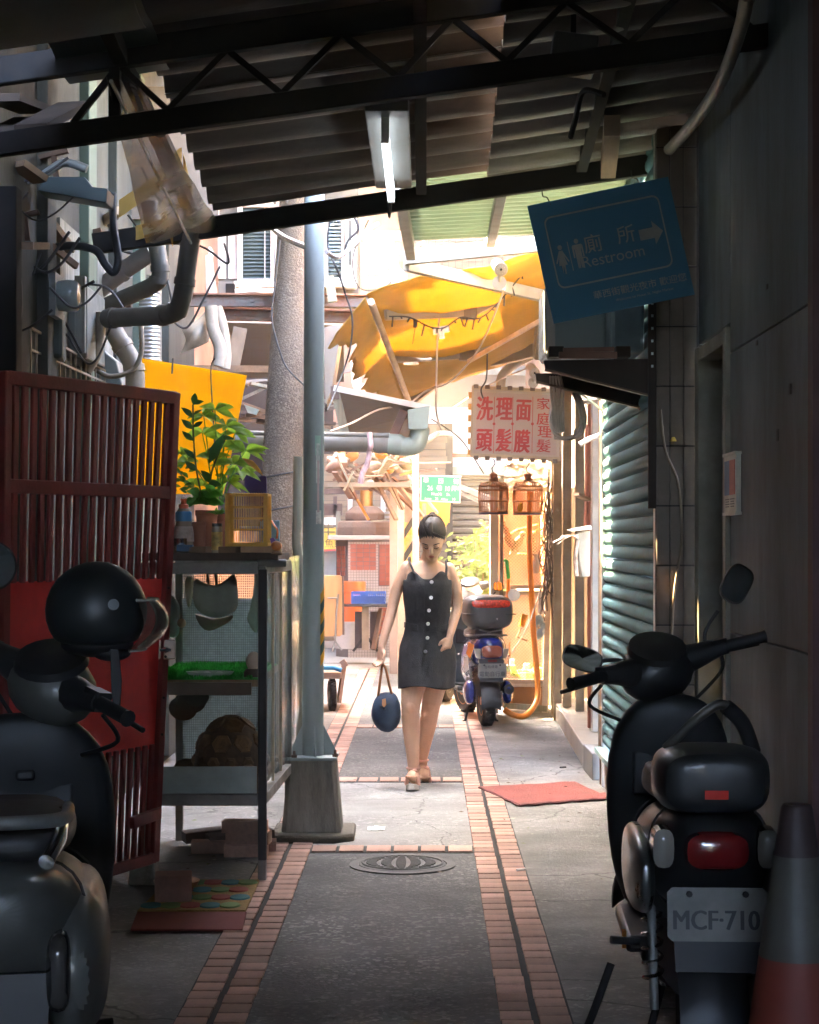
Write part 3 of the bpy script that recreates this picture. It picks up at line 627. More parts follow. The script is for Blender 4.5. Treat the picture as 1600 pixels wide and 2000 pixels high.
# ================================================================ concrete utility pole and crossarms
up = thing('utility_pole', 'leaning speckled concrete utility pole behind the cage cabinet', 'utility pole', (-1.07, 12.5, 0))
peb = M('exposed_aggregate', (.125, .085, .052), .9, vs=3, var=.25, dirt=(.08, .065, .05), ds=1.2, da=.5, bump=.9, bs=90, speck=((.25, .20, .145), 105, .38))
MB().lathe([(.175, 0), (.142, 2.2), (.122, 3.6), (.108, 5.5)], (0, 0, 0), 28, ax=Matrix(((1, 0, .0525), (0, 1, 0), (0, 0, 1)))).build('shaft', peb, up, smooth=60, local=True)
for z in (1.95, 1.72):
    MB().tube([(-1.07+.0525*z+.152*cos(t*pi/8), 12.5+.152*sin(t*pi/8), z+.03*cos(t*pi/8)) for t in range(17)], .006, 5).build('strap', dark_cable, up)
MB().curve([W(547, 470, 12.3), W(537, 560, 12.3), W(531, 620, 12.3), W(545, 680, 12.3), W(562, 720, 12.3), W(605, 762, 12.0)], .006).build('pole_wire', dark_cable, up, smooth=50)
def crossarm(lb, a, b, d):
    t = thing('crossarm', lb, 'beam', W((a[0]+b[0])/2, a[1], d))
    p, q = W(*a, d), W(*b, d); MB().bar(p, q, .06, .075).build('channel', rust, t)
    MB().bar(p+V(0, -.022, .042), q+V(0, -.022, .042), .10, .012).build('flange', M('rusty_top', (.36, .17, .10), .8, dirt=(.2, .09, .05), ds=4), t)
    for x_ in (.08, .3, .8, .92):
        c = lerp(p, q, x_); MB().tube([c+V(0, -.035, 0), c+V(0, -.06, 0)], .012, 6).build('bolt', rust, t)
crossarm('upper rusty steel crossarm on the concrete utility pole', (368, 588), (793, 590), 12.75)
crossarm('lower shorter rusty steel crossarm on the concrete utility pole', (432, 615), (755, 621), 12.95)
tag(MB().bar(W(330, 720, 13.4), W(610, 722, 13.4), .05, .05).build('timber', wood), 'brown timber rail crossing behind the concrete utility pole', 'timber')
# ================================================================ galvanised street pole on concrete foot
sp = thing('street_pole', 'galvanised steel street pole bolted to a tapered concrete foot', 'street pole', (-.568, 9.31, 0))
gal = M('galvanised_blue_grey', (.38, .45, .445), .5, .1, vs=7, var=.25, st=(1, 1, .35), dirt=(.2, .19, .165), ds=3.5, da=.7, bump=.1, bs=50)
cf_m = M('weathered_foot_concrete', (.33, .30, .24), .85, vs=5, var=.2, st=(3, 3, .6), dirt=(.09, .085, .07), ds=3, da=.7, bump=.35, bs=60)
px0, py0 = -.568, 9.31
MB().prism([(px0-.2, py0-.22, 0), (px0+.12, py0-.24, 0), (px0+.215, py0-.16, 0), (px0+.21, py0+.2, 0), (px0-.2, py0+.2, 0)], (0, 0, .045)).build('base_slab', M('rough_slab', (.14, .12, .09), .95, dirt=(.05, .05, .04), bump=.8, bs=50), sp, bev=.012)
b_ = MB()
def sq(hw, z, rd=.03): 
    return [(px0+a*hw, py0+b*hw, z) for a, b in ((-1+rd, -1), (1-rd, -1), (1, -1+rd), (1, 1-rd), (1-rd, 1), (-1+rd, 1), (-1, 1-rd), (-1, -1+rd))]
b_.loft([sq(.149, .045, .15), sq(.149, .05, .15), sq(.118, .40, .15)]); foot = b_.build('foot', cf_m, sp, bev=.006)
MB().prism([(px0-.09, py0-.134, .10), (px0+.09, py0-.134, .10), (px0+.072, py0-.116, .34), (px0-.072, py0-.116, .34)], (0, -.006, .0)).build('foot_panel', cf_m, sp, bev=.003)
MB().box((px0, py0, .408), (.25, .25, .016)).build('base_plate', gal, sp, bev=.002, seg=1)
MB().tube([(px0, py0, .41), (px0+.012, py0, 4.9)], .052, 24, rr=[.0545, .0485]).build('shaft', gal, sp, smooth=60)
for k in range(4):
    a = k*pi/2+.15; u = V(cos(a), sin(a), 0); c = V(px0, py0, .416)
    MB().prism([c+u*.048, c+u*.122, c+u*.118+Z*.02, c+u*.05+Z*.16], Vector((-u.y, u.x, 0))*.008).build('gusset', gal, sp)
    u2 = V(cos(a+pi/4), sin(a+pi/4), 0)*.145
    MB().lathe([(.014, 0), (.014, .014), (.007, .014), (.007, .034), (0, .034)], c+u2*1.0, 6).build('bolt', rust, sp)
# warning stripes and stickers
st_ = MB()
for i in range(7):
    z = W(0, 1160, 9.3).z-i*.052-.0; 
    pts = []
    for t in range(6):
        a = -pi/2+.72+t*.17; pts.append(V(px0+.004+.0545*cos(a), py0+.0545*sin(a), z+.05*t/5))
    st_.add([p for p in pts]+[p-Z*.052 for p in pts], [(t, t+1, t+7, t+6) for t in range(5)], i % 2)
st_.build('stripe_tape', [M('tape_amber', (.75, .37, .02), .5), M('tape_teal_black', (.03, .08, .09), .5)], sp)
def sticker(px, py, w, h, m):
    z = W(0, py, 9.26).z; a0_ = -pi/2+(px-618)/25*.8; pts = []
    for t in range(4):
        a = a0_+w*(t/3-.5)/.052; pts.append(V(px0+.007+.0525*cos(a), py0+.0525*sin(a), z))
    MB().add([p+Z*h/2 for p in pts]+[p-Z*h/2 for p in pts], [(t, t+1, t+5, t+4) for t in range(3)]).build('sticker', m, sp)
sticker(631, 870, .03, .10, M('sticker_green', (.35, .55, .45), .5)); sticker(631, 905, .02, .2, M('sticker_pale', (.6, .62, .56), .5, vs=30, var=.4)); sticker(634, 1010, .03, .07, M('sticker_white', (.7, .66, .6), .5, vs=40, var=.4)); sticker(632, 950, .012, .26, M('sticker_pink', (.6, .45, .42), .5))
# wooden prop beside the pole
wp = tag(MB().curve([W(583, 892, 10.4), W(582, 1000, 10.4), W(580, 1060, 10.4), W(588, 1130, 10.4), W(590, 1250, 10.4), W(588, 1460, 10.4)], .028, 8).build('wooden_post', pale_wood, smooth=50), 'pale weathered wooden post standing behind the galvanised street pole', 'post')
# cables hung on the poles
cable('cable', 'thick tan cable passing between the two poles below the roof edge', [W(505, 420, 11.8), W(550, 460, 11.6), W(612, 488, 9.6)], .018, pvc_tan)
cable('cable', 'bunch cable sweeping right from the street pole and up', [W(637, 492, 9.5), W(660, 502, 9.8), W(690, 480, 10), W(712, 455, 10.2), W(738, 438, 10.4)], .012, M('grey_cable', (.25, .23, .24), .5))
cable('cable', 'thin dark wire hanging from the cable bunch down past the white window', [W(645, 430, 9.9), W(640, 480, 9.9), W(660, 530, 9.9), W(675, 575, 10), W(688, 620, 10), W(684, 680, 10), W(665, 740, 10), W(640, 800, 9.6), W(637, 790, 9.5)], .005, dark_cable)
cable('cable', 'short frayed cable end beside the roof edge', [W(690, 420, 10), W(700, 448, 10), W(680, 470, 10), W(672, 500, 10)], .007, dark_cable)
cable('cable', 'thin wire wandering over the tiled wall', [W(720, 430, 16), W(690, 500, 16), W(700, 560, 16), W(740, 565, 16), W(780, 540, 16)], .006, dark_cable)

# more grime and wiring on the left wall, under the roof edge
WL = ['thin dark wire sagging across the mouldy wall %s' % q for q in ('by the roof post', 'above the meter box', 'below the trough lamp shade', 'over the whitish utility box', 'beside the green pilaster', 'behind the nearer drain elbow', 'behind the farther drain elbow', 'above the fat tan pipe', 'under the plastic sheet', 'near the yellow tape', 'beside the flexible duct', 'over the barred grille', 'above the red gate top rail', 'inside the hose arch', 'next to the black conduit loop', 'close to the first timber')]
for i in range(16):
    x0, y0, d = R.uniform(10, 330), R.uniform(300, 640), R.uniform(8.0, 10.5); L = R.uniform(60, 190); sg = R.uniform(25, 90); dr = R.choice((-1, 1))
    cable('wall_wire', WL[i], [W(x0, y0, d), W(x0+dr*L*.3, y0+sg*.8, d), W(x0+dr*L*.6, y0+sg, d), W(x0+dr*L, y0+R.uniform(-30, 60), d)], R.uniform(.004, .008), dark_cable, n=5, group='dark wires on the left wall')
for i in range(5):
    px, py, d = (48, 105, 330, 250, 170)[i], (420, 300, 330, 585, 455)[i], (8.2, 8.4, 9.4, 9.8, 9.6)[i]
    t = thing('pipe_bracket', ['rusty flat bracket near the roof post', 'rusty bracket above the trough lamp shade', 'rusty bracket behind the plastic sheet', 'rusty bracket above the fat tan pipe', 'rusty bracket inside the hose arch'][i], 'bracket', W(px, py, d))
    MB().bar(W(px-28, py+8, d), W(px+28, py-6, d), .035, .02).bar(W(px, py, d), W(px+6, py+50, d), .025, .02).build('bracket', M('dark_rust', (.09, .045, .025), .8, dirt=(.04, .03, .02)), t)
# ================================================================ red barred gate
gt = thing('red_gate', 'dark red barred steel gate with a solid red panel standing open', 'gate', (-1.35, 7.6, 0))
red_g = M('dark_red_gate_paint', (.22, .028, .024), .42, vs=6, var=.2, dirt=(.05, .02, .016), ds=5, da=.5, bump=.2, bs=70, spec=.3)
red_p = M('red_gate_panel', (.72, .03, .025), .5, vs=3, var=.12, dirt=(.12, .012, .012), ds=2, da=.4)
gB0, gB1 = V(-1.62, 7.02, .10), V(-1.185, 8.01, .10); gT0, gT1 = V(-1.60, 7.02, 2.14), V(-1.092, 8.01, 2.14)
gp = lambda u, z: lerp(lerp(gB0, gB1, u), lerp(gT0, gT1, u), (z-.1)/2.055)
nrm_g = (gB1-gB0).cross(Z).normalized()
def gbar(u0, z0, u1, z1, w, h, nm='frame_bar', m=red_g, off=0): 
    return MB().bar(gp(u0, z0)+nrm_g*off, gp(u1, z1)+nrm_g*off, w, h, up=nrm_g).build(nm, m, gt, bev=.004, seg=1)
gbar(.0, .1, .0, 2.155, .045, .04); gbar(1, .1, 1, 2.155, .05, .04)
gbar(0, 2.13, 1, 2.13, .055, .04); gbar(0, .12, 1, .12, .05, .04); gbar(0, 1.715, 1, 1.715, .055, .042, off=-.003)
ng = 20
for i in range(1, ng):
    u = i/ng
    gbar(u, 1.74, u, 2.11, .034, .016, 'bar', off=.004); gbar(u, 1.34, u, 1.70, .030, .016, 'bar', off=.004); gbar(u, .14, u, .62, .030, .016, 'bar', off=.004)
MB().prism([gp(.0, .60), gp(.975, .60), gp(.975, 1.345), gp(.0, 1.345)], -nrm_g*.012).build('panel', red_p, gt)
for z in (.66, .82, 1.0, 1.18, 1.3): MB().ell(gp(.985, z)+nrm_g*.028, .006, 8, k=5).build('bolt', black_steel, gt)
gbar(.80, .30, 1.0, .315, .05, .03, 'latch', off=.02)
lk = MB().box(gp(1.0, 1.03)+V(.02, -.02, 0), (.085, .012, .085)).build('lock_plate', M('pinkish_metal', (.50, .38, .30), .35, .5, dirt=(.3, .2, .15)), gt, bev=.006)
MB().ell(gp(1.0, 1.03)+V(.02, -.03, .0), (.02, .02, .014), 10).box(gp(1.0, 1.03)+V(.02, -.045, .0), (.05, .012, .012)).build('knob', chrome, lk, smooth=50)
MB().box(gp(1.0, .1)+V(-.04, .02, -.045), (.13, .13, .10), taper=.8).build('foot_block', M('chipped_plaster', (.42, .40, .36), .9, vs=9, dirt=(.12, .09, .07), ds=9, da=.9), gt, bev=.01)
# ================================================================ cage cabinet
cx0, cx1, cy0, cy1 = -1.25, -.715, 8.08, 9.22
cb = thing('cage_cabinet', 'grey framed glass and mesh cabinet on legs holding a tortoise', 'cabinet', (-.95, 8.6, 0))
cfm = M('cabinet_frame_paint', (.27, .25, .22), .6, vs=6, dirt=(.12, .10, .08), ds=4, da=.6)
ctop = 1.405
for (x, y_, nm) in ((cx1, cy0, 'leg'), (cx0+.02, cy0, 'leg'), (cx1+.03, cy1, 'leg'), (cx0+.02, cy1, 'leg')):
    MB().bar((x, y_, 0), (x, y_, ctop-.02), .036, .036, up=(0, 1, 0)).build(nm, cfm, cb, bev=.003, seg=1)
MB().bar((cx1+.003, cy0-.022, .10), (cx1+.006, cy0-.022, 1.37), .036, .03, up=(0, 1, 0)).build('corner_sleeve', M('dark_sleeve', (.035, .026, .024), .6), cb, bev=.004)
for z in (ctop-.03, .36):
    MB().bar((cx0, cy0, z), (cx1-.018, cy0, z), .034, .05).build('rail', cfm, cb, bev=.003, seg=1)
    MB().bar((cx1+.0, cy0+.018, z), (cx1+.03, cy1-.018, z), .034, .05).build('rail', cfm, cb, bev=.003, seg=1)
    MB().bar((cx0, cy1, z), (cx1, cy1, z), .03, .05).build('rail', cfm, cb)
MB().tube([(cx1-.02, cy0-.0, ctop-.01), (cx1+.10, cy0+.03, ctop-.008)], .018, 10).build('top_tube', pvc, cb, smooth=50)
MB().box(((cx0+cx1)/2, (cy0+cy1)/2, .385), (cx1-cx0-.04, cy1-cy0-.05, .02)).build('floor_board', wood, cb)
sf = MB().box(((cx0+cx1)/2, (cy0+cy1)/2+.02, .865), (cx1-cx0-.04, cy1-cy0-.1, .03)).build('shelf', wood, cb)
MB().box(((cx0+cx1)/2-.02, cy0+.03, .845), (cx1-cx0-.06, .02, .055)).build('shelf_front', M('brown_shelf_edge', (.11, .075, .05), .7), cb)
# turf mat of short blades
tm = MB().box(((cx0+cx1)/2, (cy0+cy1)/2+.02, .883), (cx1-cx0-.05, cy1-cy0-.12, .006))
for i in range(5200):
    x, y_ = R.uniform(cx0+.03, cx1-.05), cy0+.06+(cy1-cy0-.14)*R.random(); a = R.uniform(0, pi); w = .004
    dx, dy = w*cos(a), w*sin(a); tm.add([(x-dx, y_-dy, .885), (x+dx, y_+dy, .885), (x+R.uniform(-.006, .006), y_+R.uniform(-.006, .006), .898+R.uniform(0, .007))], [(0, 1, 2)])
turf = tag(tm.build('turf_mat', M('artificial_turf', (.03, .30, .03), .8, vs=14, var=.35)), 'bright green artificial turf mat lying on the cabinet shelf', 'turf mat')
MB().box(((cx0+cx1)/2, cy0+.012, .445), (cx1-cx0-.05, .008, .118)).build('lower_panel', M('pale_green_panel', (.40, .47, .42), .45, dirt=(.25, .28, .24), ds=3), cb)
# mesh back: crossed wires, and a pale board behind its lower part
mw = MB(); zb0, zb1 = .40, ctop-.05
for i in range(46): x = lerp(cx0+.03, cx1-.02, i/45); mw.bar((x, cy1-.03, zb0), (x, cy1-.03, zb1), .0022)
for i in range(80): z = lerp(zb0, zb1, i/79); mw.bar((cx0+.03, cy1-.032, z), (cx1-.02, cy1-.032, z), .0022)
mw.build('wire_mesh', M('mesh_wire', (.16, .18, .18), .5, .5), cb, kind='stuff')
MB().box(((cx0+cx1)/2, cy1-.012, .80), (cx1-cx0-.06, .008, .82)).build('back_board', M('blue_grey_back', (.34, .40, .40), .7, vs=40, dirt=(.25, .28, .27), ds=2, trans=.8), cb)
glass = M('side_glass', (.75, .85, .80), .06, vs=3, var=.05, alpha=.28, spec=.8)
MB().prism([(cx1+.003, cy0+.03, .42), (cx1+.032, cy1-.02, .42), (cx1+.032, cy1-.02, ctop-.06), (cx1+.003, cy0+.03, ctop-.06)], (.004, 0, 0)).build('glass_pane', glass, cb)
MB().prism([(cx1+.036, cy1-.05, .30), (cx1+.05, cy1+.45, .62), (cx1+.05, cy1+.45, ctop+.02), (cx1+.036, cy1-.05, ctop+.01)], (.003, 0, 0)).build('glass_pane', glass, cb)
for t in (.30, .62): MB().bar((cx1+lerp(.012, .034, t), lerp(cy0, cy1, t), .40), (cx1+lerp(.012, .034, t), lerp(cy0, cy1, t), ctop-.06), .012).build('tape_strip', M('old_tape', (.55, .45, .30), .6), cb)
top_m = M('dark_board', (.10, .065, .045), .75, dirt=(.04, .03, .025), ds=4)
MB().box((-.945, 8.42, ctop+.02), (.60, .66, .034)).build('top_board', top_m, cb, bev=.003)
zt = ctop+.037
for x in (-1.13, -1.0, -.87): MB().box((x, 8.30, zt+.014), (.075, .45, .028)).build('batten', wood, cb, bev=.003)
MB().box((-.735, 8.28, zt+.016), (.16, .30, .030)).build('batten', M('fresh_timber', (.52, .32, .18), .7), cb, bev=.003)
zt2 = zt+.028
# bricks below
brk = thing('brick_pile', 'small stack of old bricks under the cage cabinet', 'bricks', (-.82, 8.75, 0))
bb = meshof(MB().box((0, 0, 0), (.205, .10, .055)), brick_m, 'brick')
for i, (x, y_, z) in enumerate(((-.03, 0, .03), (-.02, .02, .087), (-.035, -.01, .144), (.0, .12, .03), (-.2, .1, .03))): inst(bb, 'brick', brk, (x, y_, z), (0, 0, R.uniform(-.12, .12)))
for i, (x, y_) in enumerate(((-1.05, 8.9), (-1.18, 9.0))): tag(MB().bar((x, y_, .05), (x+.3, y_+.1, .07), .12, .05).build('scrap_board', top_m), ['dark scrap board lying under the cabinet beside the bricks', 'second dark scrap board far back under the cabinet'][i], 'board')
# tortoise
ts = thing('tortoise', 'brown tortoise with a high domed shell at the bottom of the cabinet', 'tortoise', (-.915, 8.66, .395)); ts.scale = (1.22, 1.1, 1.22)
shell = MB(); tc_ = V(-.915, 8.66, .43)
def shp(a, e, k=1.): return tc_+V(.145*cos(e)*cos(a)*k, .175*cos(e)*sin(a)*k, .20*sin(e)*k-.01)
shell.loft([[shp(2*pi*j/26, e) for j in range(26)] for e in (-.12, .05, .25, .5, .75, 1.0, 1.25, 1.5)])
sh_m = M('tortoise_shell', (.12, .062, .026), .55, vs=14, var=.45, dirt=(.03, .018, .01), ds=10, da=.8, bump=.4, bs=30)
so_ = shell.build('shell', sh_m, ts, smooth=60)
for rg, (e, n_, rd) in enumerate(((.18, 13, .027), (.58, 9, .040), (1.08, 5, .044), (1.57, 1, .04))):
    for j in range(n_):
        a = 2*pi*(j+.5*(rg % 2))/n_; c = shp(a, e); nd = (c-tc_); nd = V(nd.x/.145**2, nd.y/.175**2, nd.z/.2**2).normalized(); q = nd.to_track_quat('Z', 'Y').to_matrix()
        MB().lathe([(rd, -.008), (rd*.96, .001), (rd*.6, .005), (rd*.55, .007), (0, .008)], c, 6, ax=q).build('scute', M('scute_horn', (.22, .115, .045), .5, vs=30, var=.4, rand=.35, dirt=(.04, .02, .012), ds=14, da=.7), so_, smooth=20)
bd_m = M('tortoise_skin', (.16, .10, .06), .85, vs=20, bump=.6, bs=60)
MB().ell(tc_+V(0, 0, -.01), (.135, .165, .045), 16).ell(tc_+V(-.165, -.03, .0), (.05, .032, .032), 12).tube([tc_+V(-.09, -.02, -.0), tc_+V(-.15, -.03, 0)], .03, 10).tube([tc_+V(-.08, -.12, .0), tc_+V(-.10, -.15, -.03)], .032, 10).tube([tc_+V(.07, -.13, .0), tc_+V(.09, -.16, -.03)], .034, 10).tube([tc_+V(-.08, .12, .0), tc_+V(-.1, .15, -.03)], .032, 10).build('body', bd_m, ts, smooth=60)
# egg on a stand, tray, lids, hanging bags
eg = thing('egg_on_stand', 'large brown egg on a small dark stand on the green turf', 'egg', (-.768, 8.25, .89))
MB().ell((-.768, 8.25, .955), (.035, .035, .045), 16).build('egg', M('egg_shell', (.46, .32, .22), .55, var=.08), eg, smooth=80)
MB().lathe([(.045, 0), (.045, .02), (.034, .035), (.0, .035)], (-.768, 8.25, .888), 14).build('stand', top_m, eg, smooth=40)
tr = thing('tray', 'shallow pale dish with lumps on the green turf', 'dish', (-.96, 8.3, .89))
MB().lathe([(.09, 0), (.105, .016), (.108, .02), (.10, .016), (.086, .006), (0, .006)], (-.965, 8.26, .890), 22, sy=.7).build('dish', M('pale_ceramic', (.45, .48, .42), .4), tr, smooth=40)
for k in range(3): MB().ell((-1.03+.055*k, 8.24, .903), (.018, .016, .009), 8, k=6).build('lump', M('lump_white', (.65, .65, .6), .7), tr, smooth=60)
pl = thing('pan_lids', 'shiny pan lids hanging below the turf shelf', 'pan lids', (-1.06, 8.4, .80))
for k, (x, z, r_) in enumerate(((-1.03, .795, .055), (-1.06, .775, .07), (-1.10, .735, .065))):
    MB().lathe([(r_, 0), (r_, .004), (r_*.7, .018), (.012, .024), (.012, .04), (0, .04)], (x, 8.3+.03*k, z), 20, ax=RX(-1.1)).build('lid', steel_bright, pl, smooth=40)
bag_m = M('grey_cloth_bag', (.33, .32, .26), .9, vs=4, dirt=(.17, .16, .12), ds=3)
def hbag(name, label, pts, d, m, th=.04, strap=None):
    t = thing(name, label, 'bag', W(pts[0][0], pts[0][1], d))
    P3 = [W(a, b, d) for a, b in pts]; ce = sum(P3, Vector())/len(P3)
    f = [p+V(0, -th/2, 0) for p in P3]; k_ = [ce+(p-ce)*.86+V(0, -th, 0) for p in P3]; b_ = [p+V(0, th/2, 0) for p in P3]
    n = len(pts); mbb = MB(); mbb.loft([b_, f, k_]); mbb.build('cloth', m, t, smooth=70, sub=1)
    for s_ in strap or (): MB().curve([W(a, b, d) for a, b in s_], .007, 6).build('strap', m, t, smooth=50)
    return t
hbag('cloth_bag', 'grey cloth sling bag hanging in the middle of the cabinet', [(378, 1122), (392, 1135), (410, 1143), (428, 1143), (448, 1128), (462, 1112), (466, 1150), (470, 1188), (452, 1200), (430, 1208), (408, 1206), (385, 1195), (375, 1175)], 8.55, bag_m, strap=([(408, 1143), (406, 1120), (409, 1108)], [(424, 1143), (421, 1122), (419, 1108)], [(462, 1114), (464, 1105)], [(379, 1122), (380, 1106)]))
hbag('brown_bag', 'limp brown pouch hanging behind the grey sling bag', [(375, 1190), (400, 1206), (430, 1210), (462, 1196), (455, 1212), (430, 1226), (408, 1236), (390, 1225)], 8.7, M('brown_cloth', (.14, .11, .075), .9))
hbag('mint_bag', 'pale mint cloth bag hanging beside the red gate', [(330, 1155), (342, 1165), (352, 1180), (354, 1200), (350, 1225), (352, 1240), (340, 1250), (328, 1245), (326, 1200)], 8.5, M('mint_cloth', (.36, .44, .40), .9, dirt=(.22, .25, .22)))
hbag('white_bag', 'narrow white packet with an orange top hanging in the cabinet', [(362, 1122), (380, 1124), (378, 1150), (374, 1190), (366, 1188), (362, 1150)], 8.65, M('packet_white', (.5, .45, .38), .6, vs=8, var=.3))
hbag('green_bag', 'pale green net bag hanging by the cabinet corner', [(498, 1120), (506, 1112), (507, 1150), (508, 1240), (496, 1238), (488, 1220), (480, 1208), (488, 1195), (495, 1165)], 8.5, M('pale_green_cloth', (.30, .40, .30), .9, dirt=(.5, .5, .4), ds=8))
tag(MB().ell(W(355, 1217, 8.42), .021, 12).build('ball', M('tan_ball', (.42, .30, .2), .6), smooth=70), 'small tan ball beside the hanging mint bag', 'ball')
# ================================================================ things on top of the cabinet
def leaf(mb, base, d, L, w, m=0, droop=.25, up=None):
    up = up or V(R.uniform(-.6, .6), -.85, R.uniform(0, .9))
    d = Vector(d).normalized(); s_ = d.cross(Vector(up)); s_ = s_.normalized() if s_.length > .05 else X; n = s_.cross(d)
    sh = (0, .62, 1, .85, .5, .0); k = 5; L_ = []; R_ = []; C_ = []
    for i in range(k+1):
        t = i/k; c = base+d*L*t-Z*droop*L*t*t; ww = w*sh[i]*.5+.0006
        L_.append(c-s_*ww+n*ww*.35); R_.append(c+s_*ww+n*ww*.35); C_.append(c)
    v = L_+C_+R_; q = k+1
    mb.add(v, [(i, i+q, i+1+q, i+1) for i in range(k)]+[(i+q, i+2*q, i+1+2*q, i+1+q) for i in range(k)], m)
class Leaves:                     # every leaf its own mesh object under the plant
    def __init__(s): s.L = []
    def leaf(s, *a, **k): b = MB(); leaf(b, *a, **k); s.L.append(b)
    def build(s, name, m, par, smooth=50):
        for b in s.L: b.build(name, m, par, smooth=smooth)
gl = M('glossy_dark_leaf', (.035, .125, .03), .38, vs=12, var=.3, trans=.25)
yl = M('light_leaf', (.30, .48, .045), .5, vs=12, var=.3, trans=.6)
ml = M('mid_leaf', (.09, .30, .04), .45, vs=12, var=.3, trans=.4)
terr = M('terracotta_plastic', (.40, .155, .095), .6, vs=4, var=.12, dirt=(.22, .1, .07), ds=5, da=.4)
soil = M('soil', (.05, .035, .025), 1.)
def pot(x, y_, z, r0, r1, h, par):
    MB().lathe([(r0, 0), (r1*.97, h*.84), (r1*1.06, h*.85), (r1*1.06, h), (r1*.95, h), (r1*.93, h*.9), (0, h*.9)], (x, y_, z), 24).build('pot', terr, par, smooth=35)
    MB().lathe([(r1*.93, h*.88), (0, h*.91)], (x, y_, z), 16).build('soil', soil, par)
def stemmed(px, py, d): return W(px, py, d)
zt3 = zt2
# tall dark-leaved plant (zamioculcas-like) in the back pot
p1_ = thing('potted_plant', 'tall potted plant with glossy dark green paired leaves on the cabinet', 'potted plant', W(404, 1060, 8.42))
pot(W(404, 0, 8.42).x, 8.42, zt3, .040, .050, .165, p1_)
lf = Leaves(); st = MB()
base = W(398, 985, 8.42); sp1 = spline([base, W(384, 920, 8.40), W(378, 850, 8.39), W(377, 790, 8.38)], 6); st.tube(sp1, .004, 6)
for i in range(5):
    t = .36+.13*i; q = sp1[int(t*(len(sp1)-1))]
    lf.leaf(q, V(-1, -.3, 1.0), .075, .03, droop=.1); lf.leaf(q+Z*.01, V(.9, .3, .7), .055, .022, droop=.1) if i > 2 else None
lf.leaf(sp1[-1], V(.15, -.1, 1), .07, .032); lf.leaf(sp1[-1], V(.9, -.2, .5), .06, .024)
sp2 = spline([W(408, 985, 8.43), W(412, 930, 8.42), W(425, 890, 8.40), W(443, 850, 8.38)], 5); st.tube(sp2, .0045, 6)
lf.leaf(W(409, 905, 8.40), V(.5, -.2, 1), .16, .05, droop=.05); lf.leaf(W(430, 858, 8.38), V(1, -.1, .25), .07, .03); lf.leaf(W(412, 945, 8.4), V(-.4, -.3, .8), .10, .04)
lf.leaf(W(405, 950, 8.38), V(.9, -.4, .35), .08, .05)
st.build('stem', M('stem_green', (.06, .1, .035), .5), p1_, smooth=50); lf.build('leaf', gl, p1_, smooth=50)
# bushy lighter plant
p2_ = thing('potted_plant', 'bushy potted plant with light yellow green leaves behind the tall dark one', 'potted plant', W(420, 1060, 8.6))
pot(W(425, 0, 8.62).x, 8.62, zt3, .05, .06, .15, p2_)
lf = Leaves(); st = MB()
for (tx, ty, n_, L) in ((420, 800, 7, .09), (442, 832, 7, .095), (395, 845, 6, .08), (460, 845, 6, .10), (480, 880, 7, .10), (438, 870, 7, .09), (366, 900, 6, .055), (352, 885, 5, .05), (455, 905, 6, .10), (415, 895, 6, .08), (398, 812, 5, .07), (470, 920, 5, .09), (380, 945, 6, .06), (445, 940, 6, .09)):
    a = W(425+R.uniform(-10, 10), 985, 8.6); e = W(tx, ty, 8.6+R.uniform(-.12, .05)); md_ = lerp(a, e, .5)+V(0, 0, .03)
    st.tube(spline([a, md_, e], 4), .0025, 5)
    for k in range(n_+3):
        an = 2*pi*k/n_+R.uniform(-.3, .3); lf.leaf(e, V(cos(an), .6*sin(an), R.uniform(-.2, .75)), L*R.uniform(.8, 1.3), .034*R.uniform(.8, 1.4), droop=.35)
st.build('stem', ml, p2_); lf.build('leaf', yl, p2_, smooth=50)
# low broad-leaved plant
p3_ = thing('potted_plant', 'low potted fern with broad mid green leaves in a narrow front pot', 'potted plant', W(389, 1060, 8.25))
pot(W(389, 0, 8.25).x, 8.25, zt3, .027, .030, .11, p3_)
lf = Leaves()
for k in range(26):
    an = R.uniform(0, 2*pi); lf.leaf(W(398+R.uniform(-14, 20), 985-R.uniform(0, 20), 8.33), V(cos(an), .6*sin(an)-.2, R.uniform(.05, 1.2)), R.uniform(.07, .12), R.uniform(.03, .05), droop=.4)
for k in range(24):
    an = R.uniform(0, 2*pi); lf.leaf(W(362+R.uniform(-25, 12), 960-R.uniform(0, 50), 8.4), V(cos(an), .5*sin(an), R.uniform(-.1, .8)), R.uniform(.035, .06), .018, droop=.3)
for k in range(16): lf.leaf(W(428+R.uniform(-8, 6), 1005, 8.3), V(R.uniform(-.7, .8), -.2, R.uniform(.4, 1.2)), R.uniform(.04, .07), .008, droop=.5)
lf.build('leaf', ml, p3_, smooth=50)
lf = MB(); leaf(lf, W(474, 895, 8.45), V(.75, -.2, -.45), .115, .034, droop=.2); tag(lf.build('dry_leaf', M('orange_leaf', (.66, .30, .03), .6, trans=.3), smooth=50), 'single curled orange leaf drooping right of the green plants', 'leaf')
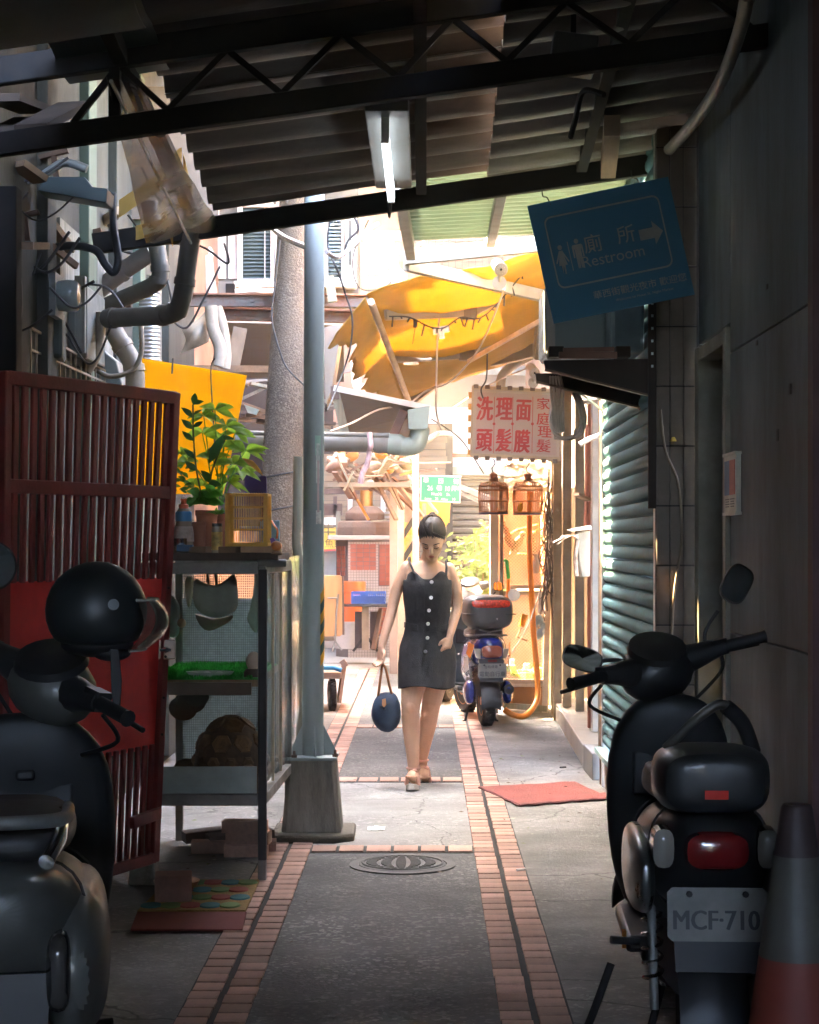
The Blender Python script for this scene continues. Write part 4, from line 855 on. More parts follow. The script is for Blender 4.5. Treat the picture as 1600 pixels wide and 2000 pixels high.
# sauce bottle
bt = thing('squeeze_bottle', 'clear squeeze bottle with blue label and orange red cap on the cabinet', 'bottle', W(358, 1062, 8.2))
bx_ = W(359, 0, 8.22).x
clear = M('clear_brownish_plastic', (.46, .36, .28), .15, alpha=.75, spec=.6)
MB().lathe([(.043, 0), (.045, .02), (.044, .06), (.034, .105), (.033, .12), (.036, .15), (.026, .165), (.02, .17), (0, .17)], (bx_, 8.22, zt2), 22).build('body', clear, bt, smooth=40)
MB().lathe([(.0345, .112), (.037, .118), (.0372, .150), (.034, .156)], (bx_, 8.22, zt2), 22).build('label', M('label_blue', (.05, .20, .40), .4), bt, smooth=40)
MB().lathe([(.0465, .022), (.0455, .055), (.040, .09)], (bx_, 8.22, zt2), 22).build('label', M('label_pale', (.48, .38, .32), .5, vs=30, var=.3), bt, smooth=40)
MB().lathe([(.021, .168), (.022, .185), (.013, .190), (.012, .205), (.015, .206), (.015, .212), (0, .212)], (bx_, 8.22, zt2), 16).build('cap', M('cap_red', (.75, .13, .04), .4), bt, smooth=40)
MB().ell((bx_, 8.22, zt2+.218), (.007, .007, .008), 10).build('tip', white_paint, bt, smooth=60)
ti = thing('tin', 'low shiny steel tin in front of the squeeze bottle', 'tin', W(348, 1068, 8.14))
MB().lathe([(.031, 0), (.032, .034), (.033, .036), (.030, .036), (.029, .030), (0, .030)], (W(351, 0, 8.13).x, 8.13, zt2), 20).build('tin', steel_bright, ti, smooth=40)
ti2 = thing('tin', 'second steel tin half hidden behind the gate edge', 'tin', W(336, 1068, 8.2))
MB().lathe([(.024, 0), (.024, .034), (.0, .034)], (W(334, 0, 8.19).x, 8.19, zt2), 18).build('tin', steel_bright, ti2, smooth=40)
tag(MB().box(W(362, 1076, 8.10)+V(0, 0, .012), (.07, .05, .030)).build('blue_box', M('navy_box', (.03, .08, .16), .5), bev=.003), 'small navy box under the steel tin', 'box')
jr = thing('spice_jar', 'small glass spice jar with yellow label and black lid beside the cage', 'jar', W(424, 1075, 8.12))
jx = W(424, 0, 8.12).x
MB().lathe([(.023, 0), (.0235, .005), (.0235, .105), (.021, .118), (0, .118)], (jx, 8.12, zt), 18).build('glass', M('jar_glass', (.55, .50, .38), .12, alpha=.8), jr, smooth=40)
MB().lathe([(.0242, .012), (.0242, .092)], (jx, 8.12, zt), 18).build('label', M('label_yellow', (.66, .50, .16), .5, vs=25, var=.5), jr, smooth=40)
MB().lathe([(.0225, .116), (.0225, .13), (0, .13)], (jx, 8.12, zt), 18).build('lid', black_plastic, jr, smooth=40)
# yellow wire cage
yc = thing('yellow_cage', 'small yellow plastic bird cage standing on the cabinet top', 'bird cage', W(482, 1070, 8.2))
ycm = M('yellow_cage_plastic', (.80, .54, .10), .45, var=.08, dirt=(.6, .4, .1), da=.3, trans=.4)
a, b = W(440, 1062, 8.13), W(524, 1062, 8.13); xa, xb = a.x, b.x; za, zb = zt2, zt2+.235; ya, yb_ = 8.12, 8.30
MB().box(((xa+xb)/2, (ya+yb_)/2, za+.009), (xb-xa, yb_-ya, .018)).build('tray', ycm, yc, bev=.004)
for x in (xa+.010, xb-.010):
    for y_ in (ya+.006, yb_-.006): MB().box((x, y_, (za+zb)/2), (.02, .012, zb-za)).build('corner_post', ycm, yc, bev=.003)
for y_ in (ya+.005, yb_-.005):
    for z in (zb-.006, za+.075, za+.125, za+.175): MB().box(((xa+xb)/2, y_, z), (xb-xa, .007, .007)).build('rail', ycm, yc)
for x in (xa+.005, xb-.005): MB().box((x, (ya+yb_)/2, zb-.006), (.007, yb_-ya, .007)).build('rail', ycm, yc)
bars = MB()
for i in range(15):
    x = lerp(xa+.02, xb-.02, i/14)
    for y_ in (ya+.003, yb_-.003): bars.tube([(x, y_, za+.018), (x, y_, zb-.006)], .0014, 5)
    bars.tube([(x, ya, zb), (x, yb_, zb)], .0014, 5)
for i in range(10):
    y_ = lerp(ya, yb_, i/9)
    for x in (xa+.003, xb-.003): bars.tube([(x, y_, za+.018), (x, y_, zb)], .0014, 5)
bars.build('cage_bars', ycm, yc)
tag(MB().box(((xa+xb)/2+.01, 8.22, za+.055), (.10, .08, .07)).build('plastic_box', M('clear_box', (.6, .62, .6), .1, alpha=.55), bev=.006), 'clear plastic box standing inside the yellow cage', 'box')
bi = thing('finch', 'small finch with orange head perched in the yellow cage', 'bird', (xa+.17, 8.2, za+.15))
MB().ell((xa+.165, 8.2, za+.165), (.016, .026, .02), 12, rot=RX(-.5)).ell((xa+.170, 8.185, za+.193), .013, 10).tube([(xa+.172, 8.173, za+.192), (xa+.174, 8.163, za+.188)], .003, 6, rr=[.004, .001]).tube([(xa+.158, 8.215, za+.15), (xa+.148, 8.24, za+.115)], .006, 6).build('body', M('finch_feather', (.42, .22, .08), .8, vs=20, var=.5), bi, smooth=60)
toy = thing('toy', 'orange ball toy with purple fin hanging at the cabinet corner', 'toy', W(540, 1065, 8.1))
tm_ = M('toy_orange', (.72, .22, .03), .4, dirt=(.5, .4, .3), ds=20, da=.5)
MB().ell(W(540, 1066, 8.08), (.024, .024, .022), 14).build('ball', tm_, toy, smooth=60)
MB().lathe([(.02, 0), (.028, .006), (.02, .016), (0, .016)], W(541, 1084, 8.08), 14).build('base', wood, toy, smooth=40)
MB().prism([W(527, 1052, 8.1), W(534, 1050, 8.1), W(541, 1060, 8.1), W(530, 1062, 8.1)], (0, .02, 0)).build('fin', M('toy_purple', (.18, .08, .45), .5), toy)
MB().curve([W(531, 1018, 8.15), W(537, 1028, 8.12), W(542, 1036, 8.1), W(541, 1052, 8.1)], .005).build('cord', M('toy_cord', (.8, .18, .03), .5), toy)
tag(MB().box(W(527, 1040, 8.55), (.09, .03, .11)).build('card', M('pale_blue_card', (.24, .46, .62), .5)), 'pale blue card behind the yellow cage', 'card')
tag(MB().prism([W(478, 930, 9.3), W(520, 930, 9.3), W(522, 985, 9.3), W(478, 985, 9.3)], (0, .02, 0)).build('purple_box', M('purple_card', (.07, .03, .12), .6)), 'dark purple box with a pale flower print behind the plants', 'box')
# ================================================================ floor mats and litter
dm = thing('doormat', 'yellowish doormat with coloured pebble pattern beside the left brick strip', 'doormat', (-.85, 7.6, 0))
P4 = [W(285, 1790, 7.33), W(478, 1787, 7.36), W(508, 1728, 8.01), W(335, 1728, 8.01)]
P4 = [V(p.x, p.y, .010) for p in (G(268, 1788), G(480, 1788), G(507, 1727), G(330, 1727))]
yell_m = M('ochre_mat', (.33, .21, .06), .95, vs=20, var=.3, dirt=(.14, .09, .04), ds=5, bump=.9, bs=90)
MB().prism(P4, (0, 0, .012)).build('mat', yell_m, dm, bev=.004)
cols = [M('peb_teal', (.05, .16, .18), .95), M('peb_green', (.14, .22, .08), .95), M('peb_red', (.30, .07, .05), .95)]
for r_ in range(4):
    for c in range(5):
        u, v = (c+.5+.3*(r_ % 2))/5.4, (r_+.5)/4
        p = lerp(lerp(P4[0], P4[1], u), lerp(P4[3], P4[2], u), v); k = (c+r_*2) % 3
        MB().lathe([(.052, 0), (.048, .006), (0, .007)], (p.x, p.y, .022), 12, sy=1.05, sx=.85).build('pebble', cols[k], dm, smooth=40)
rb = thing('red_mat', 'dull red rubber strip mat in front of the pebble doormat', 'mat', (-.95, 7.2, 0))
MB().prism([V(p.x, p.y, .006) for p in (G(255, 1822), G(474, 1823), G(482, 1788), G(268, 1788))], (0, 0, .010)).build('mat', M('dull_red_rubber', (.20, .035, .028), .75, dirt=(.09, .03, .025), ds=5), rb, bev=.003)
bp_ = G(335, 1772)
tag(MB().box((bp_.x+.0, bp_.y+.06, .075), (.15, .14, .105), RZ(.12)).build('brick_block', M('pinkish_brick', (.34, .17, .12), .85, vs=10, dirt=(.15, .09, .07), ds=6, bump=.4), bev=.006), 'single pinkish brick block standing on the pebble doormat', 'brick')
q_ = G(345, 1738); tag(MB().lathe([(.09, 0), (.10, .02), (.095, .022), (.0, .012)], (q_.x, q_.y, .022), 20).build('plate', M('orange_brown_plastic', (.38, .16, .04), .35), smooth=40), 'orange brown plastic saucer lying behind the brick block', 'saucer')
rc = thing('red_carpet', 'faded red carpet mat lying on the concrete before the teal shutter', 'carpet', (.9, 11.3, 0))
PC = [G(936, 1542), G(1015, 1577), G(1190, 1563), G(1122, 1532)]
car_m = M('faded_red_carpet', (.25, .065, .052), .95, vs=3, var=.12, dirt=(.14, .06, .05), ds=4, da=.55, bump=.8, bs=160)
MB().grid(lambda u, v: (lambda p: V(p.x, p.y, .014+.006*noise.noise((u*4, v*4, 2))+(.018 if u > .97 and v > .8 else 0)))(lerp(lerp(PC[0], PC[1], v), lerp(PC[3], PC[2], v), u)), 20, 8, .009).build('mat', car_m, rc, smooth=60)
e_ = MB()
for a, b in ((0, 1), (1, 2)): e_.tube([V(lerp(PC[a], PC[b], t/12).x, lerp(PC[a], PC[b], t/12).y, .012+.004*sin(t*2.1)) for t in range(13)], .007, 6)
e_.build('mat_edge', M('carpet_edge', (.12, .04, .035), .9), rc, smooth=60)
lp = G(735, 1622); tag(MB().grid(lambda u, v: V(lp.x+lerp(-.045, .045, u), lp.y+lerp(-.06, .06, v), .012+.012*noise.noise((u*3, v*3, 8))), 5, 5, .002).build('paper_scrap', white_paint), 'crumpled white paper scrap on the pale cement patch', 'paper')
lt = MB()
for k in range(150):
    if k < 60: p = G(R.uniform(330, 500), R.uniform(1600, 1720))
    elif k < 110: p = V(R.uniform(-.5, 1.0), R.uniform(6.5, 15), 0)
    else: p = V(R.uniform(.46, 1.04), R.uniform(9, 15), 0)
    a = R.uniform(0, pi); s_ = R.uniform(.004, .013); lt.add([(p.x+s_*cos(a+t)*(.5 if t % pi else 1.6), p.y+s_*sin(a+t)*1.5, .015+R.uniform(0, .006)) for t in (0, pi/2, pi, 3*pi/2)], [(0, 1, 2, 3)], R.choice((0, 0, 1, 2)))
lt.build('leaf_litter', [M('litter_brown', (.10, .065, .035), .9), M('litter_green', (.14, .17, .05), .8), M('litter_pale', (.42, .38, .3), .9)], kind='stuff')
for k, (px, py) in enumerate(((1018, 1705), (1100, 1503))):
    p = G(px, py); tag(MB().tube([p+V(-.02, 0, .014), p+V(.02, .02, .014)], .006, 6).build('butt', [white_paint, black_rubber][k]), ['pale cigarette end on the right brick strip', 'dark scrap on the concrete near the marble step'][k], 'litter')
# ================================================================ traffic cone
cn = thing('traffic_cone', 'faded orange traffic cone with a pale band beside the dark scooter', 'traffic cone', (.86, 4.2, 0))
cox, coy = W(1556, 0, 4.1).x, 4.1
or_m = M('cone_orange', (.24, .04, .022), .6, vs=3, dirt=(.12, .05, .04), ds=3, da=.5); wb_m = M('cone_band', (.10, .092, .075), .5, dirt=(.08, .07, .055), ds=4)
rad = lambda z: lerp(.165, .034, z/.90)
def cone_band(z0, z1, m, nm): MB().lathe([(rad(z0), z0), (rad(z1), z1)], (cox, coy, 0), 32).build(nm, m, cn, smooth=50)
cone_band(.04, .565, or_m, 'cone_body'); cone_band(.565, .795, wb_m, 'reflective_band')
MB().lathe([(rad(.795)+.003, .79), (rad(.82)+.002, .805), (rad(.82), .82), (rad(.895), .895), (rad(.90)-.004, .902), (.02, .902), (.02, .86)], (cox, coy, 0), 28).build('cap', M('cone_dark', (.05, .03, .028), .6), cn, smooth=40)
MB().box((cox, coy, .02), (.40, .40, .04)).build('base', or_m, cn, bev=.01)
# ================================================================ scooters
tyre_m = M('tyre_rubber', (.018, .017, .016), .8, vs=12, var=.3, dirt=(.07, .06, .05), ds=8, da=.4)
tred = M('red_lens', (.16, .010, .010), .15, coat=.6)
tamb = M('amber_lens', (.50, .20, .04), .2, coat=.4); tclr = M('clear_lens', (.42, .40, .34), .15, coat=.5)
plate_w = M('plate_white', (.17, .165, .145), .5, dirt=(.35, .33, .28), ds=6); plate_k = M('plate_black', (.02, .02, .022), .5)
def ringz(z, cy_, hw, hd, n=24, e=2.5, cx=0.):
    out = []
    for j in range(n):
        t = 2*pi*j/n; c, s_ = cos(t), sin(t)
        out.append(V(cx+math.copysign(abs(c)**(2/e), c)*hw, cy_+math.copysign(abs(s_)**(2/e), s_)*hd, z))
    return out
def wheel(par, c, r, w, rot, rim_m):
    q = rot @ Matrix(((0, 0, 1), (1, 0, 0), (0, 1, 0)))       # lathe axis -> X
    t = MB(); k = r*.62
    t.lathe([(k, -w*.40), (r*.86, -w*.5), (r*.965, -w*.36), (r, -w*.12), (r, w*.12), (r*.965, w*.36), (r*.86, w*.5), (k, w*.40)], c, 40, ax=q)
    for i in range(28):
        a = 2*pi*i/28
        for s_ in (-1, 1):
            p = V(r*cos(a+.05*s_), r*sin(a+.05*s_), s_*w*.18); t.box(Vector(c)+q @ p, (.018, .014, w*.30), q @ RZ(a))
    ty = t.build('tyre', tyre_m, par, smooth=40, local=True)
    rm = MB().lathe([(k, -w*.38), (k*.93, -w*.42), (k*.86, -w*.18), (k*.86, w*.18), (k*.93, w*.42), (k, w*.38)], c, 28, ax=q)
    for i in range(5):
        a = 2*pi*i/5; p0 = Vector(c)+q @ V(.03*cos(a), .03*sin(a), 0); p1 = Vector(c)+q @ V(k*.9*cos(a), k*.9*sin(a), 0); rm.bar(p0, p1, .05, .03, up=q @ Z)
    rm.lathe([(0, -w*.45), (.035, -w*.45), (.04, -w*.2), (.04, w*.2), (.035, w*.45), (0, w*.45)], c, 16, ax=q)
    rm.build('rim', rim_m, ty, smooth=40, local=True)
def scooter(name, label, cat, loc, rz, sc, body, shield, steer, mirrors, seat_m=None, plate=None, group=None, seat=True, tail_z=0., rim=None, fat=1., bar_z=0., detail=True):
    T = thing(name, label, cat, loc, rz, group, sc)
    B = lambda mb, nm, m, par=T, sm=50, **k: mb.build(nm, m, par, smooth=sm, local=True, **k)
    rim = rim or grey_steel; seat_m = seat_m or M('seat_vinyl', (.022, .021, .021), .48, vs=10, dirt=(.05, .045, .04), ds=4, da=.3, bump=.1)
    ax = V(0, -.40, .917); piv = V(0, .50, .60); Q = Matrix.Rotation(steer, 3, ax)
    st = lambda p: piv+Q @ (Vector(p)-piv)
    # rear body, seat, side covers
    rg = [(-.88, .715+tail_z, .05, .03), (-.85, .70+tail_z, .105, .085), (-.76, .67+tail_z*.8, .150, .125), (-.60, .635, .182, .155), (-.38, .595, .190, .175), (-.15, .545, .172, .19), (0, .50, .14, .18), (.05, .47, .10, .14)]
    B(MB().loft([sup(0, cz, hw*fat, hh, y, 28, 2.9) for y, cz, hw, hh in rg]), 'body', body, sub=1)
    if seat:
        sg = [(-.74, .815, .07, .015), (-.72, .82, .125, .04), (-.55, .825, .150, .055), (-.36, .815, .148, .052), (-.30, .80, .140, .05), (-.08, .79, .125, .05), (.08, .775, .085, .04), (.12, .765, .05, .02)]
        B(MB().loft([sup(0, cz, hw, hh, y, 24, 3.2) for y, cz, hw, hh in sg]), 'seat', seat_m, sub=1)
    B(MB().box((0, .22, .285), (.33, .50, .05)).box((0, .22, .255), (.24, .5, .05)), 'floor_board', black_plastic, bev=.015)
    B(MB().loft([sup(0, .36, hw, hh, y, 20, 2.5) for y, hw, hh in ((-.02, .09, .10), (-.25, .12, .13), (-.50, .10, .12), (-.62, .05, .06))]), 'engine', M('engine_grey', (.06, .06, .06), .5, .5))
    # legshield
    zs = [(.27, .41, .09, .05), (.33, .43, .16, .07), (.45, .45, .195, .075), (.62, .435, .215, .07), (.80, .405, .210, .075), (.90, .385, .18, .07), (.965, .37, .12, .05), (.985, .365, .05, .02)]
    B(MB().loft([ringz(z, y, hw*fat, hd) for z, y, hw, hd in zs]), 'leg_shield', shield, sub=1)
    B(MB().loft([ringz(z, y, hw, hd) for z, y, hw, hd in ((.30, .52, .05, .04), (.45, .53, .12, .07), (.65, .50, .14, .085), (.85, .47, .12, .07), (.95, .44, .05, .03))]), 'front_apron', body, sub=1)
    B(MB().box((0, .345, .74), (.24, .02, .14)).box((.0, .335, .83), (.05, .03, .03)), 'glove_box', black_plastic, bev=.01)
    # steering head, bars
    H = MB().ell((0, .40, 1.035+bar_z), (.125, .105, .095), 20); H.v = [st(p) for p in H.v]; B(H, 'headset', body)
    d_ = MB().lathe([(.095, 0), (.09, .02), (.06, .028), (0, .03)], (0, .37, 1.10+bar_z), 22, ax=RX(.5)); d_.v = [st(p) for p in d_.v]; B(d_, 'dash', black_plastic)
    for s_ in (-1, 1):
        b_ = MB().tube([(s_*.08, .38, 1.05+bar_z), (s_*.17, .35, 1.065+bar_z), (s_*.22, .335, 1.07+bar_z)], .03, 12, rr=[.05, .034, .024]); b_.v = [st(p) for p in b_.v]; B(b_, 'handlebar', black_plastic)
        g_ = MB().tube([(s_*.21, .337, 1.07+bar_z), (s_*.345, .30, 1.075+bar_z), (s_*.352, .298, 1.075+bar_z)], .0185, 12, rr=[.0185, .0185, .021]); g_.v = [st(p) for p in g_.v]; B(g_, 'grip', black_rubber)
        l_ = MB().tube(spline([(s_*.19, .37, 1.055+bar_z), (s_*.24, .385, 1.05+bar_z), (s_*.36, .355, 1.05+bar_z)], 5), .007, 8).box((s_*.2, .345, 1.072+bar_z), (.05, .05, .05)); l_.v = [st(p) for p in l_.v]; B(l_, 'brake_lever', black_plastic)
        c_ = MB().curve([(s_*.22, .36, 1.04+bar_z), (s_*.24, .42, .98+bar_z), (s_*.12, .44, .90+bar_z)], .006, 6); c_.v = [st(p) for p in c_.v]; B(c_, 'brake_cable', black_rubber)
    for stem_, c, hw, hh, nrm, tilt, rnd in mirrors:
        B(MB().curve(stem_, .006, 8), 'mirror_stem', black_plastic)
        nv = Vector(nrm).normalized(); q = nv.to_track_quat('Z', 'Y').to_matrix() @ RZ(tilt)
        rp = lambda k, z: [Vector(c)+q @ V(math.copysign(abs(cos(t))**(2/rnd), cos(t))*hw*k, math.copysign(abs(sin(t))**(2/rnd), sin(t))*hh*k, z) for t in [2*pi*j/24 for j in range(24)]]
        m_ = B(MB().loft([rp(.5, -.035), rp(.85, -.024), rp(1, -.005), rp(1, .006), rp(.93, .007)]), 'mirror_head', black_plastic)
        B(MB().loft([rp(.92, .0075), rp(.0, .0078)], cap=False), 'mirror_glass', M('mirror_glass', (.62, .64, .62), .03, 1., var=.02), m_)
    # fork, fender, wheels
    f_ = MB()
    for s_ in (-1, 1): f_.tube([(s_*.065, .47, .55), (s_*.065, .62, .21)], .018, 10)
    f_.v = [st(p) for p in f_.v]; B(f_, 'fork', grey_steel)
    fe = MB().grid(lambda u, v: (lerp(-.075, .075, v), .62+.245*cos(lerp(.25, 2.6, u)), .21+.245*sin(lerp(.25, 2.6, u))-.02*(2*v-1)**2), 14, 6, .006); fe.v = [st(p) for p in fe.v]; B(fe, 'fender', body)
    wheel(T, st((0, .62, .21)), .21, .095, Q, rim); wheel(T, (0, -.60, .215), .215, .115, Matrix.Identity(3), rim)
    # rear end
    mgd = MB().grid(lambda u, v: (lerp(-.085, .085, v), -.60+.25*cos(lerp(1.0, 3.3, u)), .22+.25*sin(lerp(1.0, 3.3, u))-.03*(2*v-1)**2), 14, 6, .008)
    B(mgd, 'mudguard', black_plastic)
    B(MB().prism([(-.11, -.855, .60), (.11, -.855, .60), (.10, -.87, .40), (-.10, -.87, .40)], (0, .02, 0)), 'plate_bracket', black_plastic)
    if detail:
        for y, cz, hw, hh in ((-.70, .66+tail_z*.8, .163, .137), (-.30, .578, .186, .183)):
            B(MB().tube([Vector(p) for p in sup(0, cz, hw*fat+.001, hh+.001, y, 28, 2.9, .12)]+[Vector(sup(0, cz, hw*fat+.001, hh+.001, y, 28, 2.9, .12)[0])], .0035, 5), 'panel_seam', black_rubber)
        for s_ in (-1, 1):
            B(MB().tube([(s_*.13, -.60, .24), (s_*.135, -.55, .55)], .012, 8), 'shock_absorber', grey_steel)
            B(MB().tube([V(s_*.132+.026*cos(k*.7), -.58+.05*k/50+.026*sin(k*.7), .30+.2*k/50) for k in range(51)], .005, 5), 'spring', steel_bright)
            B(MB().tube([(s_*.14, -.2, .33), (s_*.22, -.22, .34)], .011, 8), 'foot_peg', black_rubber)
            for q_ in ((-.78, .62), (-.5, .70), (-.12, .60)): B(MB().ell((s_*.178*fat, q_[0], q_[1]), (.012, .008, .008), 8, k=5), 'screw', chrome)
        B(MB().curve([(-.13, -.45, .855), (-.13, -.74, .875), (-.06, -.82, .88), (.06, -.82, .88), (.13, -.74, .875), (.13, -.45, .855)], .014, 10), 'grab_rail', grey_steel)
        B(MB().tube([(.15, -.15, .26), (.16, -.45, .27), (.165, -.80, .33)], .05, 14, rr=[.03, .055, .045]), 'exhaust', M('exhaust_black', (.03, .03, .03), .5, .5))
        for s_ in (-1, 1): B(MB().tube([(s_*.08, -.25, .22), (s_*.14, -.30, .015), (s_*.16, -.30, .012)], .011, 8), 'stand_leg', black_steel)
    return T, B, st
def cjk_plate(B, T, w, h, c, tilt, lines, by=0.):
    c = Vector(c); q = RX(tilt)
    P = lambda x, z, y=0: c+q @ V(x, y, z)
    rp = [(-w/2+.012, -h/2), (w/2-.012, -h/2), (w/2, -h/2+.012), (w/2, h/2-.012), (w/2-.012, h/2), (-w/2+.012, h/2), (-w/2, h/2-.012), (-w/2, -h/2+.012)]
    pl = B(MB().prism([P(x, z) for x, z in rp], q @ V(0, .002, 0)), 'number_plate', plate_w, sm=None)
    t = MB()
    for body, size, x, z, sx, bold in lines:
        for q_, ox in enumerate((0, .0018, -.0018)): t.text(body, size, P(x+ox*(size > .06), z, -.0015-.0004*q_), q @ X, q @ Z, sx=sx, bold=bold)
    if lines: B(t, 'plate_lettering', plate_k, par=pl, sm=None)
    for x in (-w*.28, w*.28): B(MB().tube([P(x, h*.38, .0), P(x, h*.38, -.008)], .008, 8), 'plate_bolt', black_steel, par=pl)
    return pl
blk = M('black_scooter_paint', (.012, .012, .013), .4, var=.1, dirt=(.05, .05, .045), ds=3, da=.4, coat=.15)
sil = M('grey_silver_paint', (.12, .12, .108), .45, .3, var=.12, dirt=(.07, .07, .06), ds=3, da=.4, coat=.2)
drkm = M('dark_shield_plastic', (.014, .015, .017), .5, dirt=(.035, .035, .03), ds=3, da=.3)
# --- right: black scooter seen from behind
T, B, st = scooter('parked_scooter', 'black scooter with white number plate parked by the grey wall at the right', 'scooter', (.765, 5.50, 0), -.04, 1.02, blk, drkm, .48,
    [([(.13, .47, 1.10), (.12, .47, 1.17), (.16, .46, 1.24)], (.215, .44, 1.325), .045, .064, (.25, -1, .15), -.55, 3.2),
     ([(-.13, .36, 1.085), (-.17, .35, 1.09), (-.215, .34, 1.088)], (-.275, .33, 1.095), .064, .038, (-.1, -1, .15), -.3, 2.9)], bar_z=.02, fat=.93)
cjk_plate(B, T, .245, .130, (0, -.885, .545), -.10, [('MCF·710', .067, -.004, -.036, .86, .0)])
B(MB().loft([sup(0, .86, hw, hh, y, 24, 3.4) for y, hw, hh in ((-.86, .09, .05), (-.85, .125, .075), (-.78, .15, .088), (-.62, .15, .085), (-.55, .10, .06))]), 'tail_box', blk, sub=1)
B(MB().box((0, -.864, .835), (.058, .008, .022)), 'reflector', M('reflector_red', (.75, .03, .02), .25, coat=.5), sm=None)
B(MB().loft([sup(0, .70, hw, hh, y, 20, 3) for y, hw, hh in ((-.905, .05, .03), (-.895, .075, .045), (-.85, .08, .05))]), 'tail_light', tred)
for s_ in (-1, 1): B(MB().loft([sup(s_*.128, .70, hw, hh, y, 16, 3) for y, hw, hh in ((-.86, .012, .03), (-.85, .026, .048), (-.78, .03, .05))]), 'turn_signal', M('grey_lens', (.22, .2, .17), .2, coat=.5))
B(MB().curve([(-.11, -.70, .93), (-.03, -.72, 1.01), (.03, -.72, 1.045), (.08, -.70, 1.0), (.115, -.68, .92)], .013, 10), 'back_rail', M('worn_rail', (.10, .09, .075), .4, .5))
B(MB().curve([(.04, -.72, 1.04), (.085, -.70, .995), (.115, -.68, .92)], .02, 10), 'back_pad', black_rubber)
for s_ in (-1, 1): B(MB().loft([sup(s_*.165, .60, hw, hh, y, 18, 2.8) for y, hw, hh in ((-.80, .01, .05), (-.74, .03, .09), (-.50, .045, .12), (-.25, .03, .08), (-.2, .01, .03))]), 'side_cover', M('grey_green_silver', (.14, .15, .145), .25, .6, dirt=(.06, .06, .055), coat=.4), sub=1)
B(MB().ell((.0, .315, .77), (.03, .01, .016), 12), 'badge', steel_bright)
B(MB().curve([(-.20, .10, .20), (-.27, .05, .03), (-.30, .0, .015)], .012, 8), 'side_stand', black_steel)
MB().box((-.17, -.02, .30), (.012, .03, .05)).build('reflector', tamb, T, local=True)
# --- left: silver scooter, cropped by the frame
T, B, st = scooter('parked_scooter', 'silver grey scooter parked at the left with a black helmet hung on its handlebar', 'scooter', (-1.0, 4.52, 0), .16, 1.05, sil, drkm, -.8,
    [([(-.17, .38, 1.04), (-.16, .37, 1.2), (-.12, .36, 1.29)], (-.085, .34, 1.355), .064, .064, (.25, -1, .1), 0, 2.0)], fat=1.06, bar_z=.02)
for s_ in (-1, 1):
    B(MB().loft([sup(s_*.125, .60, hw, hh, y, 16, 3) for y, hw, hh in ((-.89, .012, .05), (-.875, .022, .07), (-.80, .026, .075))]), 'turn_signal', M('dark_lens', (.06, .055, .05), .15, coat=.6))
    B(MB().loft([sup(s_*.15, .58, hw, hh, y, 20, 2.6) for y, hw, hh in ((-.86, .03, .06), (-.78, .065, .13), (-.55, .075, .17), (-.3, .06, .15), (-.2, .02, .06))]), 'side_cover', sil, sub=1)
    B(MB().tube([(s_*.10, -.80, .80), (s_*.12, -.72, .83), (s_*.12, -.5, .85)], .016, 10), 'chrome_trim', chrome)
cjk_plate(B, T, .245, .130, (0, -.905, .36), -.1, [])
# helmet hanging on the right grip
he = thing('helmet', 'matt black open face helmet with curved clear visor hanging on the silver scooter', 'helmet', W(200, 1190, 4.75))
hc = W(190, 1193, 4.75); hm = M('helmet_black', (.018, .021, .021), .38, var=.1, dirt=(.04, .04, .04), da=.2)
shl = []
for k in range(11):
    a = lerp(-.62, 1.5708, k/10); shl.append([hc+V(.132*cos(a)*cos(t)*(1.0 if cos(t) < 0 else .97), .125*cos(a)*sin(t), .128*sin(a)) for t in [2*pi*j/30 for j in range(30)]])
shl.insert(0, [hc+V(.085*cos(t), .085*sin(t), -.085) for t in [2*pi*j/30 for j in range(30)]])
MB().loft(shl).build('shell', hm, he, smooth=60)
def vis(u, v):
    a = lerp(-.75, .75, u); e = lerp(.30, -.72, v); k = 1.0+.16*sin(pi*v)
    return hc+V(.150*cos(e)*cos(a)*k+.012, .150*cos(e)*sin(a)*k, .135*sin(e)-.01)
MB().grid(vis, 14, 12, .003).build('visor', M('visor_clear', (.16, .13, .10), .06, alpha=.5, coat=1., spec=.8), he, smooth=70)
rim_ = [vis(u/14, 0) for u in range(15)]+[vis(1, v/12) for v in range(1, 13)]+[vis(1-u/14, 1) for u in range(1, 15)]
MB().tube(rim_, .004, 6).build('visor_rim', M('visor_edge', (.5, .5, .46), .2), he, smooth=50)
cbt = hc+V(.062, -.115, .02); MB().lathe([(.014, 0), (.014, .006), (.009, .006), (.009, .003), (0, .003)], cbt, 16, ax=RX(pi/2)).build('visor_button', M('button_rim', (.16, .17, .17), .3), he, smooth=40)
MB().prism([W(215, 1268, 4.68), W(232, 1268, 4.68), W(238, 1330, 4.68), W(234, 1392, 4.68), W(222, 1394, 4.68), W(217, 1340, 4.68)], (0, .006, 0)).build('chin_strap', black_rubber, he, bev=.002)
MB().ell(hc+V(.0, 0, -.085), (.095, .085, .035), 16).ell(hc+V(.04, -.02, -.108), (.05, .05, .02), 10).build('lining', black_rubber, he, smooth=60)
